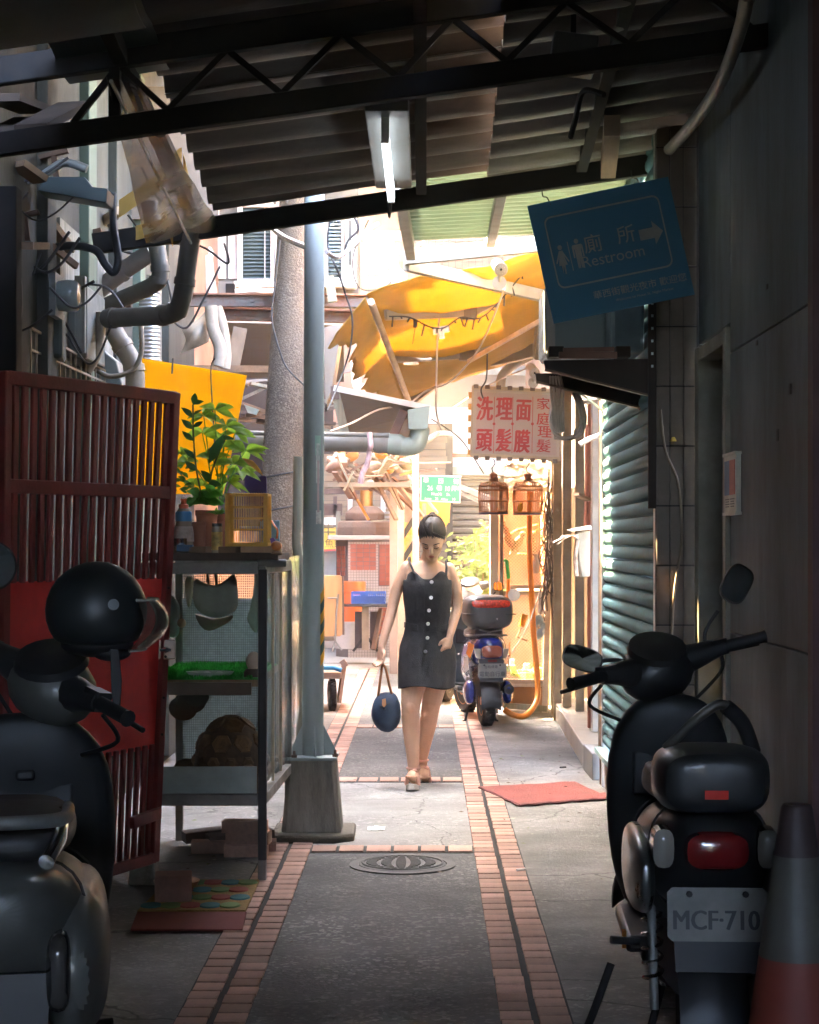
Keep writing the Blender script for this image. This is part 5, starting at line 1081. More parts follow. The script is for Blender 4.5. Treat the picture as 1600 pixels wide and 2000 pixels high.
# --- blue electric scooter
blu = M('blue_scooter_paint', (.008, .024, .21), .18, var=.12, dirt=(.06, .07, .14), ds=3, da=.25, coat=.8)
T, B, st = scooter('electric_scooter', 'blue electric scooter with a dark grey top box parked by the mesh cage', 'scooter', (.42, 15.62, 0), .14, .93, blu, M('grey_shield', (.09, .12, .13), .45, dirt=(.05, .05, .05), ds=3), .25,
    [([(.2, .34, 1.08), (.25, .33, 1.15)], (.27, .32, 1.20), .05, .045, (.2, -1, .1), .0, 2.6)], fat=.95, rim=M('orange_rim', (.65, .2, .02), .4))
cjk_plate(B, T, .25, .125, (.0, -.90, .50), -.12, [('台格標章', .030, -.01, .022, 1, .002), ('電動自行車', .046, 0, -.045, 1, .003)])
B(MB().loft([sup(0, .665, hw, hh, y, 20, 4) for y, hw, hh in ((-.915, .05, .035), (-.905, .085, .052), (-.85, .09, .055))]), 'tail_light', M('brown_red_lens', (.30, .07, .035), .15, coat=.7))
for s_ in (-1, 1):
    B(MB().prism([(s_*.10, -.895, .69), (s_*.155, -.86, .69), (s_*.135, -.87, .61), (s_*.10, -.885, .60)], (0, .02, 0)), 'turn_signal', tclr)
    B(MB().loft([sup(s_*.165, .30, hw, hh, y, 16, 2.2) for y, hw, hh in ((-.80, .02, .05), (-.76, .045, .095), (-.68, .05, .11), (-.5, .03, .08))]), 'wheel_cover', blu)
    B(MB().prism([(s_*.150, -.86, .72), (s_*.178, -.76, .74), (s_*.192, -.70, .64), (s_*.175, -.80, .60)], (s_*.004, 0, 0)), 'orange_stripe', M('orange_decal', (.75, .22, .02), .4))
    B(MB().prism([(s_*.184, -.72, .62), (s_*.198, -.60, .60), (s_*.196, -.60, .46), (s_*.178, -.74, .50)], (s_*.004, 0, 0)), 'white_panel', white_paint)
B(MB().box((0, -.90, .585), (.08, .01, .018)), 'reflector', tred, sm=None)
B(MB().curve([(-.17, -.55, .79), (-.14, -.80, .80), (.0, -.85, .81), (.14, -.80, .80), (.17, -.55, .79)], .008, 8).bar((-.16, -.6, .79), (.10, -.84, .85), .012).bar((.16, -.6, .79), (-.10, -.84, .85), .012), 'rack', grey_steel)
tb = [(-.86, .13, .10), (-.845, .185, .135), (-.78, .215, .150), (-.55, .215, .155), (-.46, .20, .14), (-.44, .15, .10)]
box_m = M('top_box_grey', (.05, .048, .044), .5, vs=10, var=.15, dirt=(.18, .16, .13), ds=2, da=.35)
bx2 = B(MB().loft([sup(0, 1.0, hw, hh, y, 30, 3.4) for y, hw, hh in tb]), 'top_box', box_m, sub=1)
B(MB().box((0, -.655, .985), (.438, .40, .008)), 'lid_seam', black_plastic, par=bx2, sm=None, bev=.003)
B(MB().loft([sup(0, 1.075, hw, hh, y, 20, 4) for y, hw, hh in ((-.872, .12, .022), (-.862, .165, .034), (-.80, .175, .038))]), 'reflector', M('box_red_lens', (.70, .045, .02), .18, vs=60, var=.5, coat=.6), par=bx2)
B(MB().ell((.05, -.866, .945), (.008, .004, .008), 8), 'lock', chrome, par=bx2)
# --- further scooters behind, mostly hidden by the blue one and the walker
for (lx, ly, rz_, m_, lb) in ((.36, 17.9, -.3, M('pale_scooter', (.45, .45, .42), .3, .2, coat=.5), 'pale grey scooter standing side on behind the blue electric scooter'), (.36, 19.8, -.25, M('dark_blue_scooter', (.03, .05, .08), .3, coat=.5), 'dark scooter with a red tail lamp half hidden behind the walking woman')):
    T, B, st = scooter('distant_scooter', lb, 'scooter', (lx, ly, 0), rz_, 1.0, m_, drkm, .3,
      [([(.2, .34, 1.08), (.26, .33, 1.16)], (.30, .32, 1.21), .055, .045, (.2, -1, .1), .3, 2.6), ([(-.2, .34, 1.08), (-.26, .33, 1.16)], (-.30, .32, 1.21), .055, .045, (-.2, -1, .1), -.3, 2.6)])
    B(MB().loft([sup(0, .70, hw, hh, y, 16, 3) for y, hw, hh in ((-.905, .05, .03), (-.895, .075, .045), (-.85, .08, .05))]), 'tail_light', tred)
# ================================================================ the walking woman
wd = 11.3; WS = FOC/wd
wp_ = lambda px, py, dy=0.: W(px, py, wd)+V(0, dy, 0)
wm = thing('person', 'woman in a short dark buttoned strap dress walking with her head bowed', 'person', (0.0, wd, 0))
sk = MB()
def limb(pts, rad, n=16): 
    P = spline(pts, 4); k = len(rad)-1; RR = []
    for i in range(len(P)):
        t = i/(len(P)-1)*k; a = min(int(t), k-1); RR.append(lerp(rad[a], rad[a+1], t-a))
    sk.tube(P, .01, n, rr=RR); sk.ell(P[0], RR[0]*.98, 12); sk.ell(P[-1], RR[-1]*.98, 12)
# torso as elliptical rings
tor = [(1.05, 0.02, .128, .085), (.92, .018, .125, .082), (.80, .015, .158, .105), (.70, .012, .165, .115), (.62, .01, .150, .105)]
def ering(cx, cy_, z, a, b, n=24, tilt=0): return [V(cx+a*cos(t), wd+cy_+b*sin(t), z+tilt*b*sin(t)) for t in [2*pi*j/n for j in range(n)]]
tr_ = [(.70, .155, .110, .012, .0), (.82, .158, .112, .012, .0), (.93, .132, .092, .012, .0), (1.02, .122, .085, .012, -.005), (1.12, .130, .092, .012, -.01), (1.22, .138, .098, .012, -.015), (1.30, .140, .085, .012, -.01), (1.345, .125, .070, .012, 0), (1.375, .075, .055, .014, -.005)]
sk.loft([ering(cx, cy_, z, a, b) for z, a, b, cx, cy_ in tr_])
for s_ in (-1, 1): sk.ell(V(.012+s_*.062, wd-.075, 1.215), (.058, .05, .055), 14)
limb([V(.014, wd-.0, 1.35), V(.028, wd-.03, 1.41), V(.042, wd-.055, 1.46)], [.056, .050, .052])
# arms: shoulder, elbow, wrist
RSH, REL, RWR = wp_(789, 1108, 0), wp_(766, 1190, -.02), wp_(746, 1262, -.10)
LSH, LEL, LWR = wp_(883, 1111, 0), wp_(893, 1186, .02), wp_(879, 1240, -.07)
limb([RSH+V(.02, 0, .0), lerp(RSH, REL, .5)+V(-.004, .005, 0), REL, lerp(REL, RWR, .5), RWR], [.041, .038, .033, .030, .0215])
limb([LSH+V(-.02, 0, .0), lerp(LSH, LEL, .5)+V(.006, .005, 0), LEL, lerp(LEL, LWR, .5), LWR], [.041, .038, .033, .030, .0215])
# legs
RH, RK, RA = V(-.065, wd-.01, .78), wp_(802, 1382, -.09), wp_(808, 1494, -.11)
LH, LK, LA = V(.085, wd+.0, .78), wp_(842, 1380, .0), wp_(824, 1492, .25)
limb([RH, lerp(RH, RK, .5)+V(.005, -.005, 0), RK, lerp(RK, RA, .35)+V(0, .025, 0), lerp(RK, RA, .72)+V(0, .01, 0), RA], [.085, .076, .056, .055, .042, .033])
limb([LH, lerp(LH, LK, .5), LK, lerp(LK, LA, .35)+V(0, .025, 0), lerp(LK, LA, .72)+V(0, .01, 0), LA], [.085, .076, .056, .055, .042, .033])
sk.ell(RK+V(0, -.035, .01), (.035, .03, .045), 12); sk.ell(LK+V(0, -.035, .01), (.035, .03, .045), 12)
# feet: the front foot rests on its heel with the toes raised, the back foot on its toes
RHEEL, RTOE = V(RA.x+.002, wd-.095, .055), V(RA.x-.008, wd-.29, .09)
LHEEL, LTOE = V(LA.x+.004, wd+.28, .075), V(LA.x+.018, wd+.09, .042)
for a, h, t in ((RA, RHEEL, RTOE), (LA, LHEEL, LTOE)):
    limb([a, lerp(a, h, .6)], [.034, .034]); limb([h, lerp(h, t, .5)+Z*.012, t], [.032, .036, .028])
    sd = (t-h).cross(Z).normalized()
    for k in range(5): sk.tube([t+sd*(.024-.012*k)*1.2, t+sd*(.026-.013*k)*1.2+(t-h).normalized()*(.03-.004*k)], .009-.0008*k, 8); sk.ell(t+sd*(.026-.013*k)*1.2+(t-h).normalized()*(.03-.004*k), .009-.0008*k, 8, k=6)
# head, bowed: built upright then turned about the neck
hp = V(.046, wd-.055, 1.47)
HQ = RZ(-.10) @ RX(.70)
hd = lambda x, y_, z: hp+HQ @ V(x, y_, z)
hsec = [(-.035, .028, .026, -.070), (-.018, .044, .048, -.052), (.0, .055, .066, -.036), (.03, .064, .080, -.022), (.065, .070, .090, -.010), (.10, .072, .095, -.002), (.14, .068, .092, .006), (.17, .054, .074, .012), (.188, .032, .046, .014), (.194, .012, .016, .014)]
sk.loft([[hd(a*cos(t), cy_+b*sin(t), z) for t in [2*pi*j/24 for j in range(24)]] for z, a, b, cy_ in hsec])
sk.tube([hd(0, -.098, .078), hd(0, -.112, .052), hd(0, -.118, .040)], .01, 8, rr=[.007, .010, .013]); sk.ell(hd(0, -.115, .038), (.016, .012, .010), 10)
sk.ell(hd(0, -.098, .006), (.022, .012, .012), 10); sk.ell(hd(0, -.088, -.025), (.020, .018, .016), 10)
for s_ in (-1, 1):
    sk.ell(hd(s_*.036, -.072, .045), (.024, .022, .020), 10); sk.ell(hd(s_*.030, -.088, .074), (.018, .012, .012), 10)
    sk.ell(hd(s_*.073, .0, .058), (.010, .018, .028), 10)
# hands
def hand(w, d, side, curl, gap=.0):
    d = Vector(d).normalized(); s_ = Vector(side).normalized(); n = d.cross(s_).normalized()
    sk.loft([[w+d*l+s_*a*cos(t)+n*b*sin(t) for t in [2*pi*j/14 for j in range(14)]] for l, a, b in ((-.01, .024, .020), (.02, .030, .017), (.05, .038, .016), (.075, .039, .014), (.085, .034, .010))])
    for k, (off, L) in enumerate(((.029, .062), (.010, .070), (-.010, .065), (-.028, .052))):
        p = w+d*.075+s_*off; dd = d.copy(); pts = [p]
        for j in range(3):
            dd = (dd+n*curl*(1+.15*k)).normalized(); p = p+dd*L*(.42, .32, .26)[j]; pts.append(p)
        sk.tube(pts, .008, 8, rr=[.0092, .0086, .0076, .0064]); sk.ell(pts[-1], .0064, 8, k=6)
    t0 = w+d*.022+s_*.026; t1 = t0+(d*.6+s_*.75+n*.3).normalized()*.036; t2 = t1+(d*.9+s_*.15+n*.45).normalized()*.030
    sk.tube([t0, t1, t2], .009, 8, rr=[.013, .0105, .008]); sk.ell(t2, .008, 8, k=6)
hand(RWR, V(-.02, -.10, -1), V(.55, -.8, 0), .62)
hand(LWR, V(-.30, -.35, -1), V(-.75, -.65, 0), .34)
bo = sk.build('body', M('skin', (.62, .36, .225), .5, vs=8, var=.06, spec=.4), wm)
rm = bo.modifiers.new('one_skin', 'REMESH'); rm.mode = 'VOXEL'; rm.voxel_size = .0048
s2 = bo.modifiers.new('soft', 'SMOOTH'); s2.factor = .5; s2.iterations = 3
dgr = bpy.context.evaluated_depsgraph_get(); dgr.update(); me2 = bpy.data.meshes.new_from_object(bo.evaluated_get(dgr)); bo.modifiers.clear(); om = bo.data; bo.data = me2
me2.polygons.foreach_set('use_smooth', [True]*len(me2.polygons))
# face
dk = M('brow_brown', (.03, .02, .016), .8)
for s_ in (-1, 1):
    MB().tube([hd(s_*.016, -.0985, .088), hd(s_*.034, -.096, .094), hd(s_*.052, -.081, .089)], .003, 6, rr=[.0028, .0034, .0018]).build('eyebrow', dk, wm)
    MB().tube([hd(s_*.016, -.0985, .066), hd(s_*.030, -.1005, .0605), hd(s_*.046, -.090, .065)], .002, 6, rr=[.0013, .0026, .0018]).build('eyelash', dk, wm)
MB().ell(hd(0, -.1085, .0085), (.019, .006, .0045), 10, rot=HQ).ell(hd(0, -.1065, .0005), (.016, .006, .0048), 10, rot=HQ).build('lips', M('lips', (.46, .15, .13), .4), wm, smooth=60)
# hair: cap pulled back into a small bun
hm_ = M('black_hair', (.016, .013, .011), .6, vs=30, var=.5, st=(6, 1, 1), bump=.3, bs=60)
hc_ = MB()
def cap(a, e):
    r = V(.082*cos(e)*cos(a), .104*cos(e)*sin(a)+.012, .106*sin(e)+.098); return hd(*(r+V(0, 0, 0)))
rings = []
for k in range(13):
    t = k/12; ring_ = []
    for j in range(36):
        a = 2*pi*j/36; fr = max(0, -sin(a)); side = abs(cos(a))
        e0 = lerp(-.70, .38, min(1, fr*1.1)**.9)+.05*noise.noise((a*3, 1, 2)); e = lerp(e0, 1.5708, t); ring_.append(cap(a, e))
    rings.append(ring_)
hc_.loft(rings); hc_.ell(hd(0, .088, .150), (.026, .026, .022), 12).ell(hd(0, .108, .162), (.018, .018, .016), 10)
hc_.ell(hd(0, .07, .02), (.05, .045, .06), 12)
hair = hc_.build('hair', hm_, wm, smooth=70)
MB().lathe([(.022, -.005), (.026, 0), (.022, .005)], hd(0, .078, .142), 14, ax=HQ @ RX(-.6)).build('hair_band', white_paint, hair)
hs2 = MB()
for k in range(110):
    a = 2*pi*k/110+R.uniform(-.03, .03); fr = max(0, -sin(a)); e0 = lerp(-.66, .38, min(1, fr*1.1)**.9)+R.uniform(-.10, .03); P = []
    for q in range(7): t = q/6; e = lerp(e0, 1.25, t); p = cap(lerp(a, pi/2 if abs(((a-pi/2+pi) % (2*pi))-pi) < 2.9 else a, t*t*.8), e); P.append(hp+(p-hp)*(1.012+.012*sin(k*2.4)))
    hs2.tube(P, .0035, 4, rr=[.0012, .0028, .0034, .0036, .0036, .0034, .003])
hs2.build('hair_strands', M('hair_strand_black', (.03, .024, .02), .35, vs=20, var=.5), hair, smooth=50, kind='stuff')
for k in range(9):
    a = R.uniform(-.5, .5); p = hd(.03*a, .10, .165); MB().tube([p, p+V(R.uniform(-.02, .02), .0, R.uniform(0, .012)), p+V(R.uniform(-.04, .04), .02, R.uniform(-.015, .015))], .0016, 4).build('hair_strand', hm_, hair)
# dress
dr_m = M('charcoal_dress', (.022, .021, .021), .85, vs=45, var=.35, bump=.35, bs=180)
dz = [(.612, .172, .162, .010, -.035), (.66, .174, .155, .010, -.03), (.75, .176, .142, .012, -.018), (.84, .170, .126, .012, -.006), (.93, .142, .104, .012, 0), (1.01, .131, .096, .012, -.004), (1.10, .139, .106, .012, -.012), (1.18, .148, .122, .012, -.022), (1.235, .149, .122, .012, -.020), (1.29, .146, .104, .012, -.010)]
N_ = 64
dz0 = dz; dz = []
for i in range(len(dz0)-1):
    for q in range(3): dz.append(tuple(lerp(dz0[i][k], dz0[i+1][k], q/3) for k in range(5)))
dz.append(dz0[-1])
def dring(i):
    z, a, b, cx, cy_ = dz[i]; out = []
    for j in range(N_):
        t = 2*pi*j/N_; s_, c = sin(t), cos(t); zz = z; f = 1.0
        if z < .9: f += .024*(.9-z)/.29*sin(t*7+1+z*4)*(.5+.5*abs(c))+.014*(.9-z)/.29*sin(t*13)
        f += (.030*noise.noise((c*2.2+z*3, s_*2.2, z*11-c*3))+.014*noise.noise((c*5, s_*5+z*4, z*26)))*(1 if i < len(dz)-3 else .2)
        zz += (.012*sin(t*3+1) if i == 0 else 0)
        if i == len(dz)-1:
            fr = max(0, -s_); zz = 1.272+(.045*math.exp(-((abs(c)-.58)/.30)**2) if s_ < 0 else .0)
            if s_ < 0 and abs(c) < .5: zz -= .018*(1-abs(c)/.5)
            if abs(c) > .85: zz -= .055
        out.append(V(cx+a*f*c, wd+cy_+b*f*s_, zz))
    return out
dress = MB().loft([dring(i) for i in range(len(dz))], cap=False).build('dress', dr_m, wm, smooth=180, sub=1)
so2 = dress.modifiers.new('cloth', 'SOLIDIFY'); so2.thickness = .004; so2.offset = 0
for (a, b, c) in (((798, 1092, -.03), (803, 1104, -.085), (810, 1120, -.115)), ((871, 1096, -.03), (872, 1108, -.085), (871, 1124, -.108))):
    MB().tube([wp_(*a), wp_(*b), wp_(*c)], .0075, 6, flat=.4).tube([wp_(*a), wp_(a[0]+2, a[1]-4, .02), wp_(a[0]+2, a[1]+10, .08)], .0075, 6, flat=.4).build('strap', dr_m, dress)
but = M('button_white', (.72, .70, .66), .3)
def dfront(z):
    k = [(d[0], d[2], d[4]) for d in dz]
    for p, q in zip(k, k[1:]):
        if p[0] <= z <= q[0]: t = (z-p[0])/(q[0]-p[0]); return wd+lerp(p[2], q[2], t)-lerp(p[1], q[1], t)
    return wd-.11
for (px, py) in ((843, 1136), (842, 1166), (838, 1191), (836, 1217), (835, 1244), (831, 1270)):
    c = wp_(px, py); c.y = dfront(c.z)-.004
    MB().lathe([(.0105, 0), (.0115, .004), (.008, .006), (.004, .004), (0, .004)], c, 14, ax=RX(pi/2)).build('button', but, dress, smooth=40)
def dsurf(x, z):
    k = [d for d in dz]
    for p, q in zip(k, k[1:]):
        if p[0] <= z <= q[0]:
            t = (z-p[0])/(q[0]-p[0]); a, b, cx, cy_ = (lerp(p[i], q[i], t) for i in (1, 2, 3, 4)); u = max(-.95, min(.95, (x-cx)/a)); return V(x, wd+cy_-b*math.sqrt(1-u*u), z)
for (px, py) in ((803, 1222), (864, 1226)):
    c = wp_(px, py); MB().grid(lambda u, v: dsurf(c.x+(u-.5)*.085, c.z+(v-.5)*.034-.008*(u-.5)*(1 if px < 830 else -1)*2)+V(0, -.006, 0), 6, 2, .005).build('pocket_flap', dr_m, dress)
MB().bar(V(-.0 , dfront(1.23)-.003, 1.23), V(-.02, dfront(.70)-.004, .70), .004, .05, up=Y).build('placket', dr_m, dress)
# sandals
sol = M('sandal_sole', (.72, .66, .56), .7, dirt=(.35, .3, .24)); stp = M('sandal_strap', (.66, .36, .26), .6)
for (h, t, a, nm) in ((RHEEL, RTOE, RA, 'r'), (LHEEL, LTOE, LA, 'l')):
    d = (t-h).normalized(); s_ = d.cross(Z).normalized(); n = s_.cross(d).normalized()
    if n.z < 0: n = -n
    o_ = h-n*.045-d*.035; L = (t-h).length+.085
    rg_ = []
    for k in range(13):
        u = k/12; w = .034*(sin(pi*min(1, u*1.35+.12))**.5 if u < .5 else 1.12*math.sqrt(max(.02, 1-((u-.62)/.42)**2))); c = o_+d*L*u
        rg_.append([c+s_*w, c-s_*w, c-s_*w*1.03-n*.03, c+s_*w*1.03-n*.03])
    sdl = MB().loft(rg_).build('sandal', sol, wm, smooth=60, bev=.004)
    for u, hgt in ((.42, .075), (.62, .062), (.80, .045)):
        c = o_+d*L*u; MB().tube(spline([c+s_*.037, c+s_*.030+n*hgt*.8, c+n*(hgt+.012), c-s_*.030+n*hgt*.8, c-s_*.037], 4), .009, 8, flat=.45).build('strap', stp, sdl, smooth=50)
    MB().tube([a+V(.04*cos(q), .044*sin(q), -.005) for q in [2*pi*j/16 for j in range(17)]], .006, 6).ell(o_+d*L*.6+n*.082-s_*.012, (.02, .02, .014), 10).build('strap', stp, sdl, smooth=50)
# hand bag
bg_ = thing('handbag', 'dark blue slouchy handbag with tan leather handles held by the woman', 'handbag', wp_(755, 1430, -.12))
db = wd-.13; B_ = lambda px, py, dy=0: W(px, py, db)+V(0, dy, 0)
out = [(742, 1356), (766, 1353), (777, 1364), (782, 1390), (780, 1410), (768, 1426), (752, 1429), (737, 1420), (728, 1404), (727, 1388), (734, 1366)]
ce = B_(755, 1395); P3 = [B_(*p) for p in out]
navy = M('navy_bag_cloth', (.022, .042, .075), .75, vs=10, var=.35, bump=.3, bs=60)
MB().loft([[ce+(p-ce)*k+V(0, yy, 0) for p in P3] for k, yy in ((.5, .085), (.95, .066), (1.1, .02), (1.1, -.02), (.95, -.066), (.5, -.09))]).build('bag', navy, bg_, smooth=80, sub=1)
tan = M('tan_leather', (.33, .12, .035), .5, dirt=(.16, .06, .03))
for k, dy in enumerate((-.03, .03)): MB().curve([B_(739, 1358, dy), B_(742, 1335, dy), B_(746, 1305, 0), B_(749, 1298, 0), B_(754, 1308, dy*.5), B_(760, 1335, dy), B_(766, 1357, dy)], .0075, 8).build('handle', tan, bg_, smooth=50)
MB().prism([B_(747, 1364, -.075), B_(754, 1362, -.075), B_(755, 1374, -.085), B_(751, 1379, -.09), B_(747, 1374, -.085)], (0, -.006, 0)).build('tag', M('tan_tag', (.55, .22, .06), .5), bg_)
MB().tube([B_(751, 1377, -.09)+V(.012*cos(q), 0, .012*sin(q)-.008) for q in [2*pi*j/14 for j in range(15)]], .003, 6).build('ring', chrome, bg_)
MB().curve([B_(735, 1372, -.055), B_(746, 1378, -.085), B_(760, 1372, -.08), B_(776, 1368, -.05)], .004, 6).build('zip', M('dark_zip', (.02, .02, .02), .5), bg_)
# ================================================================ signs
# restroom sign
rs = thing('restroom_sign', 'tilted blue restroom direction sign with an arrow hanging from the roof beam', 'sign', W(1190, 490, 7.5))
d0 = 7.5; o0 = W(1030, 402, d0); xd = (W(1305, 345, d0)-o0); wd_ = xd.length; xd.normalize(); yd = (W(1082, 632, d0)-o0); hd_ = yd.length; yd = -yd.normalized()
Q2 = lambda a, b, y_=-.004: o0+xd*a*wd_-yd*b*hd_+V(0, y_, 0)     # a to the right, b downwards, 0..1
blue_s = M('sign_blue', (.016, .17, .31), .5, vs=2, var=.15, dirt=(.012, .11, .19), ds=2, da=.4)
MB().prism([Q2(0, 0, 0), Q2(1, 0, 0), Q2(1, 1, 0), Q2(0, 1, 0)], (0, .012, 0)).build('board', blue_s, rs)
pw = M('sign_print_white', (.42, .42, .38), .6, dirt=(.2, .25, .28), ds=6)
pr_ = MB()
def rrect(a0_, b0_, a1_, b1_, r_): 
    out = []
    for cx, cy_, s0 in ((a1_-r_, b0_+r_, -pi/2), (a1_-r_, b1_-r_, 0), (a0_+r_, b1_-r_, pi/2), (a0_+r_, b0_+r_, pi)):
        for k in range(5): t = s0+k*pi/8; out.append((cx+r_*cos(t)*.8, cy_+r_*sin(t)))
    return out
r1, r2 = rrect(.075, .125, .915, .735, .06), rrect(.087, .140, .903, .720, .05)
n_ = len(r1); pr_.add([Q2(*p) for p in r1]+[Q2(*p) for p in r2], [(i, (i+1) % n_, n_+(i+1) % n_, n_+i) for i in range(n_)])
pr_.text('廁', .078, Q2(.385, .475), xd, yd, bold=.005); pr_.text('所', .078, Q2(.625, .455), xd, yd, bold=.005)
pr_.text('Restroom', .066, Q2(.505, .600), xd, yd, sx=.98)
pr_.text('華西街觀光夜市 歡迎您', .036, Q2(.64, .868), xd, yd, bold=.004, sx=1.05)
pr_.text('Welcome to Huaxi St. Night Market', .015, Q2(.66, .925), xd, yd, sx=1.08)
pr_.add([Q2(*p) for p in ((.715, .385), (.815, .385), (.815, .33), (.882, .43), (.815, .53), (.815, .475), (.715, .475))], [tuple(range(7))])
def fig(cx, cy_, fem):
    pr_.add([Q2(cx+.016*cos(t), cy_-.105+.021*sin(t)) for t in [2*pi*k/12 for k in range(12)]], [tuple(range(12))])
    P = ([(-.012, -.078), (.012, -.078), (.047, .02), (.039, .025), (.018, -.03), (.030, .045), (.013, .045), (.011, .12), (.001, .12), (-.001, .045), (-.011, .12), (-.013, .045), (-.030, .045), (-.018, -.03), (-.039, .025), (-.047, .02)] if fem else
         [(-.030, -.078), (.030, -.078), (.038, -.065), (.038, .03), (.028, .03), (.026, -.04), (.022, -.04), (.021, .12), (.003, .12), (.0, .04), (-.003, .12), (-.021, .12), (-.022, -.04), (-.026, -.04), (-.028, .03), (-.038, .03), (-.038, -.065)])
    pr_.add([Q2(cx+a, cy_+b) for a, b in P], [tuple(range(len(P)))])
fig(.155, .50, True); fig(.275, .475, False); pr_.add([Q2(.211, .36), (Q2(.217, .36)), Q2(.217, .605), Q2(.211, .605)], [(0, 1, 2, 3)])
pr_.build('print', pw, rs)
for a in (.16, .80): MB().curve([Q2(a, .03, 0), Q2(a-.01, -.04, .02), Q2(a-.03, -.07, .05), Q2(a-.02, -.14, .08)], .0025, 5).build('hanging_wire', dark_cable, rs)
# barber sign
bs = thing('barber_sign', 'pinkish sign board with red brush lettering in four columns over the cages', 'sign', W(1008, 825, 13.9))
d1 = 13.9; S_ = lambda px, py, y_=0.: W(px, py, d1)+V(0, y_, 0)
face = M('sign_pink_white', (.47, .37, .31), .6, vs=2, var=.06, dirt=(.42, .3, .24), ds=2, da=.4)
MB().prism([S_(924, 757), S_(1097, 765), S_(1094, 897), S_(920, 889)], (0, .10, 0)).build('case', cream_paint, bs, bev=.004)
MB().prism([S_(932, 766, -.001), S_(1089, 772, -.001), S_(1086, 889, -.001), S_(928, 881, -.001)], (0, -.003, 0)).build('face', face, bs)
for a, b in (((922, 757), (1099, 765)), ((918, 889), (1096, 897)), ((924, 757), (920, 889)), ((1097, 765), (1094, 897))):
    MB().bar(S_(*a, -.008), S_(*b, -.008), .016, .028).build('frame_rail', M('sign_frame_tan', (.50, .40, .25), .5), bs, bev=.002)
red_t = M('sign_red_paint', (.44, .022, .013), .5); tx = MB()
xs_ = (S_(1090, 773)-S_(932, 766)).normalized(); ysn = V(xs_.z*-1, 0, xs_.x)
for ch, px, py, sz in (('洗', 946, 817, .192), ('頭', 945, 877, .185), ('理', 984, 817, .192), ('髮', 983, 878, .185), ('面', 1022, 818, .18), ('膜', 1019, 880, .185), ('家', 1060, 798, .095), ('庭', 1061, 828, .10), ('理', 1063, 853, .10), ('髮', 1061, 881, .105)):
    for q_, (ox, oz) in enumerate(((0, 0), (.0055, .002), (-.0055, -.002), (.001, .0045))) if sz > .12 else enumerate(((0, 0), (.0035, .001))): tx.text(ch, sz, S_(px, py, -.0062-.0006*q_)+V(ox, 0, oz), xs_+V(0, 0, 0), ysn, sx=.66 if sz > .12 else 1.1)
for px in (966, 1002, 1041): tx.add([S_(px-.6, 775, -.006), S_(px+.6, 775, -.006), S_(px-2+.5, 885, -.006), S_(px-2-.5, 885, -.006)], [(0, 1, 2, 3)]); tx.lathe([(.011, 0), (.011, .002), (.007, .002), (.007, 0)], S_(px-1, 828, -.006), 12, ax=RX(pi/2))
tx.build('lettering', red_t, bs)
cb1, cb2 = M('clip_brown', (.14, .10, .07), .6), M('clip_orange', (.55, .28, .06), .5)
for k in range(8): MB().box(S_(930+k*22, 755+k*1.0), (.035, .04, .03)).build('clip', cb1, bs); MB().box(S_(930+k*22, 894+k*1.0), (.035, .04, .03)).build('clip', cb1, bs)
for k in range(6): MB().box(S_(919-k*.4, 772+k*22.5), (.03, .04, .045)).build('clip', cb2, bs)
# street name sign on its white pole
ss = thing('street_sign', 'green street name sign with white lettering on a pale pole', 'street sign', W(815, 1245, 18))
d2 = 18.0; T_ = lambda px, py, y_=0.: W(px, py, d2)+V(0, y_, 0)
MB().tube([T_(812, 1280, .06), T_(812, 880, .06)], .03, 14).build('pole', M('pale_pole', (.58, .58, .54), .45, .2, vs=5, dirt=(.35, .32, .27), ds=4, da=.6), ss, smooth=50)
c4 = [T_(821.5, 928.5), T_(900.5, 930), T_(899.5, 982.5), T_(820.5, 979)]; MB().prism(c4, (0, .012, 0)).build('plate_rim', white_paint, ss, bev=.004)
k4 = [T_(823.5, 930.5, -.003), T_(898.5, 932, -.003), T_(897.5, 980, -.003), T_(822.5, 977, -.003)]; MB().prism(k4, (0, -.002, 0)).build('plate', M('sign_green', (.012, .22, .135), .45, vs=4, var=.08), ss)
t = MB(); xg = (T_(899, 982)-T_(821, 979)).normalized(); yg = V(-xg.z, 0, xg.x)
for body, px, py, sz, sx_, bo_ in (('華', 832, 942, .056, 1, .004), ('西', 861, 943.5, .056, 1, .004), ('街', 891, 944.5, .056, 1, .004), ('26', 840, 957.5, .066, .85, .006), ('巷', 858, 957.5, .058, 1, .004), ('10', 873.5, 959, .066, .85, .006), ('弄', 887, 958.5, .058, 1, .004), ('HuaXi', 853, 967.5, .040, 1.0, .004), ('St.', 876, 968.5, .040, 1, .004), ('Lane', 836, 976, .034, 1, .004), ('26', 853, 976.5, .038, .8, .004), ('Alley', 868, 977.5, .034, 1, .004), ('10', 886, 978, .040, .8, .004)):
    t.text(body, sz, T_(px, py, -.0065), xg, yg, sx=sx_, bold=bo_)
t.add([T_(894.5, 948.5, -.006), T_(897.5, 953.5, -.006), T_(894.5, 958.5, -.006)], [(0, 1, 2)])
t.build('lettering', M('sign_white', (.8, .8, .78), .5), ss)
